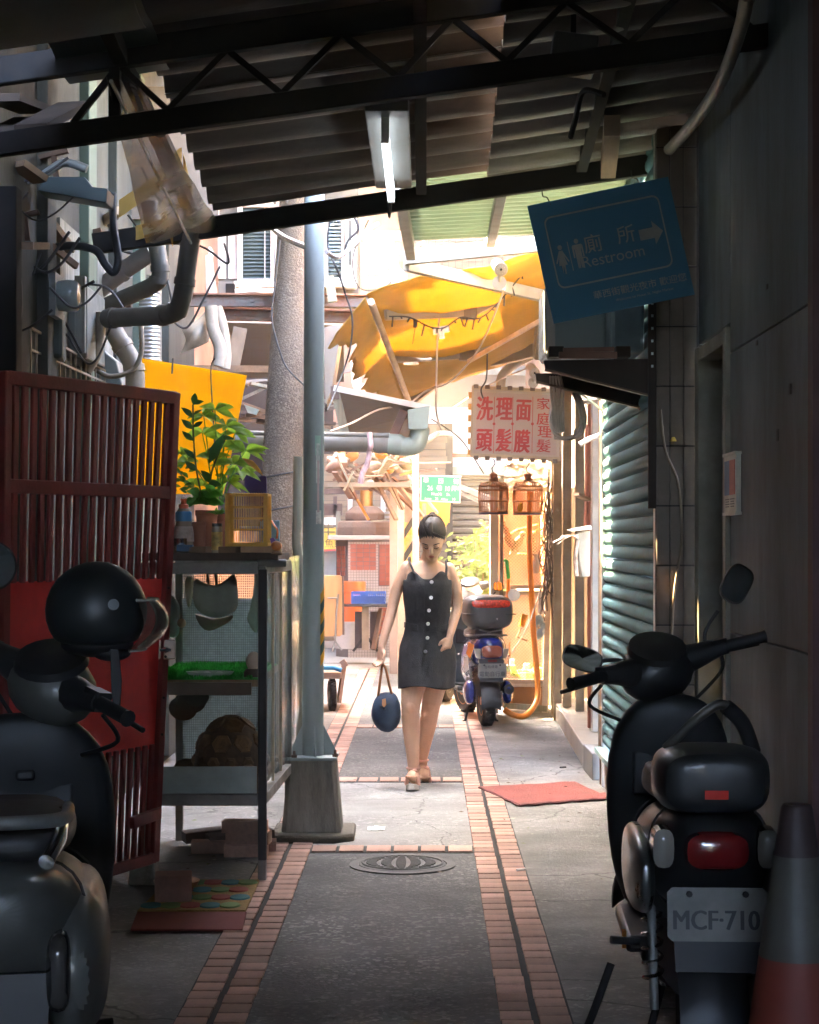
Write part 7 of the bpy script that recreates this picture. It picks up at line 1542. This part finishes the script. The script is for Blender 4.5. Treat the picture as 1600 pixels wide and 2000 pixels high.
rt_me = meshof(MB().box((0, 0, 0), (.078, .016, .050)), rtm, 'tile'); o_k = kn.location
for (a, b, c, d) in ((684, 735, 1062, 1114), (741, 766, 1063, 1143), (741, 766, 1186, 1240)):
    p, q = K(a, c), K(b, d); ncol, nrow = max(1, round((q.x-p.x)/.084)), max(1, round((p.z-q.z)/.056))
    for i in range(ncol):
        for j in range(nrow): inst(rt_me, 'tile', kn, V(lerp(p.x, q.x, (i+.5)/ncol), kd-.004, lerp(q.z, p.z, (j+.5)/nrow))-o_k)
sdir = (V(kxs, kd, 0)-V(kx0-.02, kd+.25, 0)); sl_n = sdir.length; ang = math.atan2(sdir.y, sdir.x)
for j in range(int((K(0, 1062).z-K(0, 1125).z)/.056)):
    for i in range(2):
        c = V(kx0-.02, kd+.25, 0)+sdir*((i+.5)/2.6+.05); inst(rt_me, 'tile', kn, V(c.x, c.y-.004, K(0, 1125).z+.056*(j+.5))-o_k, (0, 0, ang))
MB().box((lerp(kx0, kx1, .5)-.03, kd+.28, K(0, 1050).z), (kx1-kx0+.16, .72, .055)).build('ledge', wt, kn, bev=.005)
stn = M('mossy_stove_plaster', (.12, .066, .043), .85, vs=4, var=.3, dirt=(.11, .085, .06), ds=3, da=.8, bump=.5, bs=30)
cxk = lerp(kx0, kx1, .5); 
def dome(z0, z1, r0, r1, m, nm, n=8):
    MB().lathe([(r0, z0), (r0, lerp(z0, z1, .55)), (r1, z1), (0, z1)], (cxk, kd+.36, 0), n, ax=RZ(pi/8)).build(nm, m, kn, bev=.02)
dome(K(0, 1046).z, K(0, 1017).z, .39, .37, stn, 'hood_base'); dome(K(0, 1017).z, K(0, 988).z, .27, .17, stn, 'hood_top', 10)
MB().tube([(cxk+.02, kd+.36, K(0, 990).z), (cxk+.02, kd+.36, K(0, 930).z)], .085, 18).build('flue', M('brass_flue', (.50, .27, .07), .3, .8, dirt=(.2, .12, .05), ds=3), kn, smooth=50)
MB().bar(K(755, 1016, .05), K(725, 1018, -.02), .035, .02).build('lath', pale_wood, kn)
# ================================================================ table, crate, buckets, folding board, cart
td = 22.3; Tt = lambda px, py, y_=0.: W(px, py, td)+V(0, y_, 0)
tb_ = thing('metal_table', 'round edged metal table on a grey post holding the blue crate', 'table', Tt(722, 1268))
MB().lathe([(.36, 0), (.37, .012), (.36, .03), (0, .032)], Tt(718, 1184), 30, sx=.92, sy=.7).build('tabletop', M('dark_table_top', (.05, .05, .055), .25, .5), tb_, smooth=40)
MB().box((Tt(714, 0).x, td, Tt(0, 1226).z), (.085, .085, .54)).build('post', M('grey_wood_post', (.30, .24, .17), .8), tb_); 
for px in (704, 724): MB().bar(Tt(714, 1240), Tt(px+(px-714)*1.4, 1272), .03, .03).build('foot', black_steel, tb_)
MB().bar(Tt(744, 1190, .1), Tt(730, 1268, -.1), .05, .04).build('leg', M('brown_leg', (.15, .09, .06), .7), tb_)
for x in (700, 730): MB().box(Tt(x, 1232, .22), (.10, .03, .45)).build('board', M('dark_maroon_board', (.06, .035, .035), .8), tb_)
crt = thing('blue_crate', 'blue plastic crate standing on the metal table', 'crate', Tt(721, 1178, -.05))
cbm = M('crate_blue', (.018, .09, .42), .4, var=.08, dirt=(.05, .14, .4), da=.3)
a, b = Tt(689, 1178, -.2), Tt(753, 1155, -.2); w_, h_ = b.x-a.x, b.z-a.z; dp = .28
cr = MB(); cr.box(((a.x+b.x)/2, a.y+dp/2, a.z+.006), (w_, dp, .012))
for zz, hh in ((a.z+.012, .024), (b.z-.012, .024), (a.z+h_*.52, .012)):
    cr.box(((a.x+b.x)/2, a.y, zz), (w_, .012, hh)); cr.box(((a.x+b.x)/2, a.y+dp, zz), (w_, .012, hh)); cr.box((a.x, a.y+dp/2, zz), (.012, dp, hh)); cr.box((b.x, a.y+dp/2, zz), (.012, dp, hh))
for k in range(18):
    x = lerp(a.x, b.x, k/17); cr.box((x, a.y, (a.z+b.z)/2), (.008 if k % 6 else .022, .010, h_)); cr.box((x, a.y+dp, (a.z+b.z)/2), (.008, .010, h_))
for k in range(9): y_ = a.y+dp*k/8; cr.box((a.x, y_, (a.z+b.z)/2), (.010, .008, h_)); cr.box((b.x, y_, (a.z+b.z)/2), (.010, .008, h_))
cr.box(((a.x+b.x)/2-.05, a.y-.002, a.z+h_*.7), (.09, .012, .045)).box(((a.x+b.x)/2, a.y+dp*.5, a.z+h_*.35), (w_*.95, dp*.9, h_*.6)).build('crate', cbm, crt)
obk = thing('orange_bucket', 'tall orange plastic bucket with a rim behind the folding table board', 'bucket', W(684, 1215, 23))
ocb = M('bucket_orange', (.60, .10, .012), .4, var=.06)
c = W(683, 1214, 23); MB().lathe([(.135, 0), (.175, .36), (.195, .37), (.20, .42), (.20, .5), (.185, .5), (.17, .40), (0, .40)], c, 24).build('bucket', ocb, obk, smooth=35)
gtb = thing('grey_tub', 'pale translucent grey tub standing below the orange bucket', 'tub', W(684, 1262, 22.8)); c = W(678, 1266, 22.8)
MB().lathe([(.15, 0), (.18, .30), (.19, .31), (.19, .335), (.17, .335), (.16, .28), (0, .28)], c, 22).build('tub', M('tub_grey', (.42, .40, .38), .4, dirt=(.35, .3, .26)), gtb, smooth=35)
ftb = thing('folding_table', 'folded tan table board standing on edge with bent metal legs', 'table', W(650, 1270, 21.5)); Fd = 21.5
MB().prism([W(628, 1124, Fd), W(664, 1124, Fd), W(670, 1128, Fd), W(670, 1238, Fd), W(664, 1243, Fd), W(628, 1243, Fd)], (0, .035, 0)).build('board', M('tan_plywood', (.42, .225, .075), .55, vs=3, st=(6, 1, .6), var=.15, dirt=(.45, .24, .09), ds=3), ftb, bev=.004)
MB().tube([W(670, 1125, Fd-.005), W(671, 1240, Fd-.005)], .012, 6).build('edge_band', M('dark_brown_board', (.10, .06, .045)), ftb)
for pts in ([(661, 1160), (657, 1200), (655, 1252), (648, 1272)], [(655, 1252), (668, 1270)], [(640, 1168), (658, 1168), (658, 1190)]): MB().tube([W(*p, Fd-.03) for p in pts], .011, 6).build('leg', grey_steel, ftb)
ct = thing('hand_cart', 'low wooden hand cart with a rubber tyre and blue rim behind the street pole', 'cart', W(640, 1390, 16.4)); Cd = 16.4
MB().box(W(634, 1313, Cd+.35), (.34, .9, .055)).build('deck', M('pinkish_wood', (.36, .22, .15), .8, dirt=(.2, .12, .08)), ct, bev=.006)
MB().bar(W(673, 1292, Cd), W(662, 1372, Cd+.1), .03, .04).bar(W(668, 1290, Cd), W(676, 1302, Cd), .04, .05).build('side_rail', M('pinkish_wood', (.36, .22, .15)), ct)
MB().tube([W(625, 1304, Cd-.05), W(652, 1304, Cd-.05), W(667, 1309, Cd-.05)], .022, 10).build('blue_handle', M('bright_blue', (.05, .30, .60), .4), ct, smooth=50)
wheel(ct, V(0, 0, 0), .145, .065, RZ(.15), grey_steel)
for ch in ct.children:
    if ch.name.startswith('tyre'): ch.location = W(649, 1357, Cd)-ct.location+V(0, 0, 0)
ysn_ = thing('yellow_sign', 'yellow shop sign with dark characters half hidden behind the street pole', 'sign', W(650, 1055, 25)); ysd = 25
MB().prism([W(600, 1030, ysd), W(657, 1030, ysd), W(656, 1072, ysd), W(600, 1074, ysd)], (0, .05, 0)).build('board', M('sign_yellow', (.74, .47, .05), .5), ysn_)
MB().prism([W(600, 1074, ysd-.01), W(656, 1072, ysd-.01), W(656, 1076, ysd-.01), W(600, 1078, ysd-.01)], (0, .05, 0)).build('stripe', M('sign_red', (.55, .08, .06), .5), ysn_)
MB().text('牛', .20, W(641, 1048, ysd-.004), X, Z, bold=.01).text('炙魚飯', .13, W(643, 1068, ysd-.004), X, Z).build('lettering', M('sign_ink', (.12, .09, .03), .6), ysn_)
tag(MB().box(W(640, 1105, 25.2), (.55, .06, .55)).build('sheet_board', M('grey_metal_door', (.33, .37, .36), .45, dirt=(.25, .26, .25))), 'plain grey metal sheet standing below the yellow shop sign', 'board')
tag(MB().box(W(642, 1018, 25.1), (.28, .03, .10)).build('notice', white_paint), 'white notice above the yellow shop sign', 'notice')
tag(MB().bar(W(661, 998, 24.6), W(660, 1050, 24.6), .06, .06).build('timber', pale_wood), 'pale upright timber beside the yellow sign', 'timber')
# ================================================================ white columns
def column(label, px0, px1, pt, d, m, stripes=False):
    a, b = W(px0, pt, d), W(px1, pt, d); t = thing('column', label, 'column', ((a.x+b.x)/2, d, 0)); MB().box(((a.x+b.x)/2, d+.1, a.z/2), (b.x-a.x, .2, a.z)).build('shaft', m, t, bev=.006)
    if stripes:
        z0, z1 = W(0, 1110, d).z, W(0, 1020, d).z; MB().box(((a.x+b.x)/2, d+.1, (z0+z1)/2), (b.x-a.x+.012, .212, z1-z0)).build('yellow_band', M('warn_yellow', (.72, .42, .03), .55, dirt=(.6, .5, .4), ds=8, da=.6), t)
        for k in range(2):
            zz = lerp(z0, z1, .12+.52*k); MB().prism([V(a.x-.002, d-.012, zz), V(b.x+.002, d-.012, zz+.16), V(b.x+.002, d-.012, zz+.27), V(a.x-.002, d-.012, zz+.11)], (0, .004, 0)).build('black_stripe', M('warn_black', (.05, .05, .045), .6), t)
    return t
colm = M('column_pinkish_white', (.36, .285, .23), .65, vs=2, dirt=(.5, .36, .28), ds=3, da=.4)
column('slim pinkish white column right of the tiled stove', 761, 777, 934, 21, colm); column('taller white column with yellow and black warning stripes behind the woman', 790, 806, 890, 22, M('column_white', (.38, .31, .255), .6, dirt=(.38, .28, .22)), True); column('pale brown column between the two white ones', 777, 790, 890, 23.5, M('column_tan', (.50, .37, .28), .7))
MB_cap = tag(MB().box(W(778, 934, 21.05), (.22, .26, .05)).build('capital', M('grey_brown_board', (.26, .21, .15))), 'flat brown cap resting on the slim white column', 'cap')
for k, (px, d, lb) in enumerate(((684, 26.3, 'white'), (748, 26.3, 'white grey'))): tag(MB().tube([W(px, 1000, d), W(px, 940, d)], .035, 10).build('pipe', white_paint, smooth=50), '%s stub of pipe beside the brass flue' % lb, 'pipe')
# ================================================================ far shop front: slatted shutter, white fascia, grey hood
fs = thing('far_shutter', 'tan slatted roller shutter closing the far end of the alley', 'shutter', (.6, 27.5, 0))
s_me = meshof(MB().prism([(-2.2, 0, -.05), (-2.2, -.05, -.035), (-2.2, -.05, .01), (-2.2, 0, .028)], (4.4, 0, 0)), tan_slat, 'slat')
for k in range(25): inst(s_me, 'slat', fs, (.6, 0, .10+.1*k), (R.uniform(-.05, .05), 0, 0))
MB().box((1.0, 27.56, 1.3), (5.4, .06, 2.6)).build('backing', M('dark_brown_board', (.1, .06, .045)), fs)
MB().box((1.0, 27.35, 2.56), (5.2, .35, .12)).build('lintel', M('pale_mint_beam', (.50, .52, .40), .6, dirt=(.35, .33, .25)), fs)
MB().bar(W(898, 950, 27), W(985, 985, 26.6), .13, .06).bar(W(898, 962, 27.1), W(960, 990, 26.9), .12, .04).build('stair_rail', M('pale_timber_beam', (.62, .45, .32), .6), fs)
ff_ = thing('white_fascia', 'bright white shop fascia with a red stripe above the far shutter', 'shop sign', W(870, 850, 27.3)); fd_ = 27.3
MB().prism([W(795, 790, fd_), W(1075, 800, fd_), W(1075, 914, fd_), W(795, 914, fd_)], (0, .12, 0)).build('panel', M('fascia_white', (.80, .77, .74), .5, var=.04), ff_)
MB().prism([W(820, 884, fd_-.003), W(940, 887, fd_-.003), W(940, 894, fd_-.003), W(820, 892, fd_-.003)], (0, -.003, 0)).build('red_stripe', M('stripe_red', (.62, .10, .05), .5), ff_)
MB().text('正常', .10, W(899, 815, fd_-.006), X, Z).text('祈', .09, W(872, 814, fd_-.006), X, Z).build('lettering', M('faded_pink_print', (.75, .52, .50), .5), ff_)
MB().tube(spline([W(820, 880, 26.8), W(835, 858, 26.8), W(860, 846, 26.8), W(885, 848, 26.8)], 6), .035, 10).build('white_pipe', white_paint, ff_, smooth=50)
gh = thing('grey_hood', 'large pale grey rounded awning above the white fascia', 'awning', W(920, 750, 26.5))
def ghf(u, v): p = W(lerp(800, 1080, u), 0, 26.8); return V(p.x, 26.9-.8*sin(v*pi/2), lerp(W(0, 792, 26.8).z, W(0, 724, 26.8).z, v))
MB().grid(ghf, 6, 10, .03).build('hood', M('hood_pale_grey', (.36, .345, .32), .6, vs=1, dirt=(.4, .36, .3)), gh, smooth=60)
MB().bar(W(860, 722, 26.0), W(1060, 728, 26.0), .06, .1).build('edge', M('blue_grey_edge', (.32, .38, .38), .5), gh)
wpp = pipe('white plastic pipe bending above the barber sign', [W(978, 760, 15.5), W(980, 738, 15.5), W(992, 722, 15.5), W(1012, 708, 15.5), W(1045, 690, 15.5)], .04, white_paint, n=10)
# yellow container and plants behind the woman's head
yb2 = thing('yellow_basket', 'yellow plastic basket hung under the green street sign', 'basket', W(850, 1010, 24)); yd_ = 24
ybm = M('basket_yellow', (.78, .40, .02), .45, var=.08, trans=.2)
MB().loft([[W(cx+hw*s_[0], py, yd_)+V(0, .16*s_[1], 0) for s_ in ((-1, -1), (1, -1), (1, 1), (-1, 1))] for py, cx, hw in ((1030, 848, 22), (1020, 849, 27), (983, 850, 30), (978, 850, 31))]).build('basket', ybm, yb2, bev=.01)
for k in range(9): MB().box(W(862+2*k, 1003, yd_-.18), (.008, .02, .24)).build('rib', ybm, yb2)
MB().box(W(829, 1000, yd_-.17), (.05, .02, .22)).build('slot', M('slot_brown', (.25, .16, .1), .7), yb2)
def bush(label, px, py, d, rx, rz, n, m):
    t = thing('shrub', label, 'shrub', W(px, 1200, d)); l = MB(); st = MB(); c = W(px, py, d); b = W(px, 1200, d)
    for k in range(n//14):
        e = c+V(R.gauss(0, rx*.5), R.gauss(0, .15), R.gauss(0, rz*.5)); st.tube([b, lerp(b, e, .5)+V(R.uniform(-.05, .05), 0, 0), e], .006, 4)
        for j in range(14):
            a = R.uniform(0, 2*pi); leaf(l, e+V(R.gauss(0, .05), R.gauss(0, .05), R.gauss(0, .05)), V(cos(a), sin(a)*.7-.2, R.uniform(-.5, .6)), R.uniform(.06, .12), R.uniform(.025, .045), droop=.3)
    st.build('stem', wood, t); l.build('foliage', m, t, smooth=50, kind='stuff')
pl_ = M('yellow_green_leaf', (.22, .30, .06), .5, vs=9, var=.4, trans=.5)  # translucent yellow-green leaf colour
bush('leafy shrub growing right of the woman at head height', 940, 1075, 21, .20, .16, 500, pl_); bush('lower shrub behind the parked scooters', 945, 1120, 20, .22, .14, 500, pl_)
# ================================================================ tiled building and window front at the back
tbd = thing('tiled_building', 'pink tiled building rising behind the awnings', 'building', (-.3, 29, 0)); bd = 28.6
MB().box((0, bd+.6, 6.2), (9, 1.1, 5.4)).build('wall_core', M('pink_grout', (.05, .03, .022), .8), tbd)
ptm = M('pink_wall_tile', (.20, .10, .06), .45, vs=5, rand=.1, dirt=(.16, .08, .05), ds=4, da=.3)
tw = .104; til = meshof(MB().box((0, 0, 0), (tw*.92, .02, tw*.92)), ptm, 'tile'); joined = MB(); cnt = 0; ol = tbd.location
zz0 = W(0, 640, bd).z
for i in range(70):
    for j in range(34):
        x = -2.6+tw*i; z = 4.15+tw*j; px = VX+FOC*x/bd; py = VY-FOC*(z-CAM_H)/bd
        if not (620 < px < 1100 and 395 < py < 800): continue
        if cnt < 280 and 690 < px < 800 and 430 < py < 620: inst(til, 'tile', tbd, V(x, bd+.04, z)-ol, (R.uniform(-.01, .01), 0, 0)); cnt += 1
        else: joined.box((x, bd+.04, z), (tw*.92, .02, tw*.92))
joined.build('wall_tiles', ptm, tbd, kind='stuff')
MB().box((-1.2, bd-.1, 4.1), (2.0, .3, 1.9)).build('salmon_wall', M('salmon_render', (.36, .21, .145), .8, vs=2, dirt=(.28, .16, .11)), tbd)
MB().box((-.3, 26.7, 6.45), (9, 3.0, .18)).build('shade_eave', M('pink_grout', (.1, .06, .04)), tbd)  # unseen overhang added to shade the tiled wall from the sky
MB().curve([W(694, 700, bd-.5), W(696, 735, bd-.5), W(700, 755, bd-.5), W(716, 760, bd-.5), W(720, 775, bd-.5)], .07, 10).build('drain_pipe', white_paint, tbd, smooth=50)
MB().bar(W(700, 445, 20), W(790, 545, 20), .09, .09).build('diagonal_pole', M('salmon_pole', (.66, .42, .32), .5), tbd)
for (a, b) in (((735, 478), (765, 560)), ((755, 478), (790, 552)), ((770, 478), (782, 545)), ((800, 500), (830, 470))): MB().tube([W(*a, 19.5), W(*b, 19.5)], .014, 6).build('thin_rod', grey_steel, tbd)
MB().box(W(765, 550, 20), (.22, .2, .10)).build('insulator', white_paint, tbd)
# upper wall reaching across above everything on the left
wf = thing('cream_house', 'cream upper wall with dark blinds behind white framed windows above the crossarms', 'building', W(560, 520, 16)); fdw = 16.2
MB().prism([W(380, 330, fdw+.1), W(700, 330, fdw+.1), W(700, 596, fdw+.1), W(380, 596, fdw+.1)], (0, .4, 0)).build('wall', M('window_wall_white', (.20, .19, .165), .6, dirt=(.15, .13, .11)), wf)
def win(x0, x1, y0, y1, blind):
    wn_ = MB()
    for a, b in (((x0, y0), (x1, y0)), ((x0, y1), (x1, y1)), ((x0, y0), (x0, y1)), ((x1, y0), (x1, y1))): wn_.bar(W(*a, fdw), W(*b, fdw), .045, .05, up=Y)
    f = wn_.build('window', white_paint, wf, bev=.004)
    MB().prism([W(x0, y0, fdw+.06), W(x1, y0, fdw+.06), W(x1, y1, fdw+.06), W(x0, y1, fdw+.06)], (0, .012, 0)).build('pane', M('dark_glass', (.03, .055, .055), .08, spec=.8), f)
    bl = MB(); n = int((y1-y0)/7.3)
    for k in range(n): a, b = W(x0+2, y0+7.3*(k+.5), fdw+.03), W(x1-2, y0+7.3*(k+.5), fdw+.03); bl.bar(a, b, .02, .009)
    bl.build('blind', M('blind_teal', (.07, .12, .125) if blind else (.45, .45, .42), .5), f)
    MB().bar(W((x0+x1)/2+16, y0, fdw+.01), W((x0+x1)/2+16, y1, fdw+.01), .007, .007).build('blind_cord', white_paint, f)
win(469, 534, 400, 550, True); win(636, 672, 400, 548, True); win(540, 628, 400, 550, True)
for x in (418, 446): MB().prism([W(x, 420, fdw+.08), W(x+24, 420, fdw+.08), W(x+24, 545, fdw+.08), W(x, 545, fdw+.08)], (0, -.02, 0)).build('shutter_panel', white_paint, wf, bev=.006)
MB().bar(W(458, 556, fdw-.05), W(690, 556, fdw-.05), .10, .05).build('window_sill', white_paint, wf)
MB().box(W(686, 480, fdw-.05), (.10, .14, .75)).build('white_case', M('ac_white', (.62, .64, .62), .4), wf, bev=.01); MB().box(W(684, 450, fdw-.13), (.02, .01, .18)).box(W(684, 500, fdw-.13), (.02, .01, .16)).build('case_slot', M('dark_glass', (.03, .055, .055)), wf)
MB().box((-1.35, 15.4, 5.0), (1.9, 1.9, .14)).build('shade_eave', M('window_wall_white', (.2, .2, .2)), wf)  # unseen overhang added to shade the window wall from the sky
ch_ = thing('white_chair', 'white plastic chair frame hung outside the shuttered window', 'chair', W(400, 520, 15.6))
MB().curve([W(386, 545, 15.6), W(385, 500, 15.6), W(398, 487, 15.6), W(410, 492, 15.6), W(408, 520, 15.6), W(414, 570, 15.6)], .03, 8).curve([W(398, 560, 15.6), W(394, 520, 15.6), W(402, 505, 15.6)], .025, 8).build('frame', white_paint, ch_, smooth=50)
MB().tube(spline([W(404, 500, 15.4), W(408, 540, 15.4), W(414, 580, 15.4)], 5), .05, 10).build('wrapped_leg', M('old_wrap', (.5, .42, .36), .8), ch_, smooth=50)
hp_ = thing('hose_bundle', 'coils of pale hose lying on the ledge below the windows', 'hose', W(500, 565, 15)); hb = MB()
for k in range(9): hb.curve([W(445+R.uniform(-8, 8), 568+k, 14.8), W(490, 562+k*.8, 14.8), W(520, 566+k*.6, 14.8), W(560, 563+k, 14.8)], .012, 6)
hb.build('hose', pale_cable, hp_, smooth=50)
tag(MB().bar(W(643, 540, 12.6), W(650, 590, 12.6), .06, .06).build('timber', pale_wood), 'short upright timber standing on the crossarm beside the street pole', 'timber')
tag(MB().box(W(450, 566, 13), (.06, .06, .08)).build('clamp', black_steel), 'black clamp on the upper crossarm left of the concrete pole', 'clamp')
sv = tag(MB().box(W(766, 574, 12.6), (.09, .08, .03)).tube([W(760, 575, 12.5), W(760, 575, 12.45)], .02, 10).tube([W(772, 574, 12.5), W(772, 574, 12.45)], .02, 10).build('floodlight', dkb), 'small dark twin lamp fixed at the end of the upper crossarm', 'lamp')
# left end wall of the far lane and filler facades beyond it
lb2 = thing('lane_house', 'rendered house on the left where the alley meets the cross lane', 'house', (-4, 22, 0)); MB().box((-3.3, 23.9, 3.6), (2.0, 8, 7.2)).build('wall', M('salmon_render', (.58, .36, .26)), lb2)  # first house raised in height to shade the far ground
rb2 = thing('lane_house', 'cream house on the right where the alley meets the cross lane', 'house', (5, 28, 0)); MB().box((4.6, 27.8, 2.5), (5, 3, 5)).build('wall', M('cream_render', (.4, .33, .26)), rb2)

MB().box((XL-.15, 17.2, 2.6), (.2, 6.0, 5.2)).build('rear_wall', M('salmon_render', (.58, .36, .26)), lw)  # hidden wall added to keep direct sun off the alley floor
tag(MB().box(W(490, 950, 15.5), (.55, .05, .75)).build('dark_board', M('brown_black', (.06, .045, .035))), 'dark board standing behind the yellow cage and the plants', 'board')
haze = MB().box((0, 15, 5.2), (60, 60, 12.6)).build('haze', []); haze['kind'] = 'stuff'
hm2 = bpy.data.materials.new('haze_air'); hm2.use_nodes = True; hn = hm2.node_tree; hn.nodes.remove(hn.nodes['Principled BSDF'])
hv = hn.nodes.new('ShaderNodeVolumePrincipled'); hv.inputs['Color'].default_value = (.95, .93, .9, 1); hv.inputs['Density'].default_value = .0038; hv.inputs['Anisotropy'].default_value = .3
hn.links.new(hv.outputs[0], hn.nodes['Material Output'].inputs['Volume']); haze.data.materials.append(hm2)
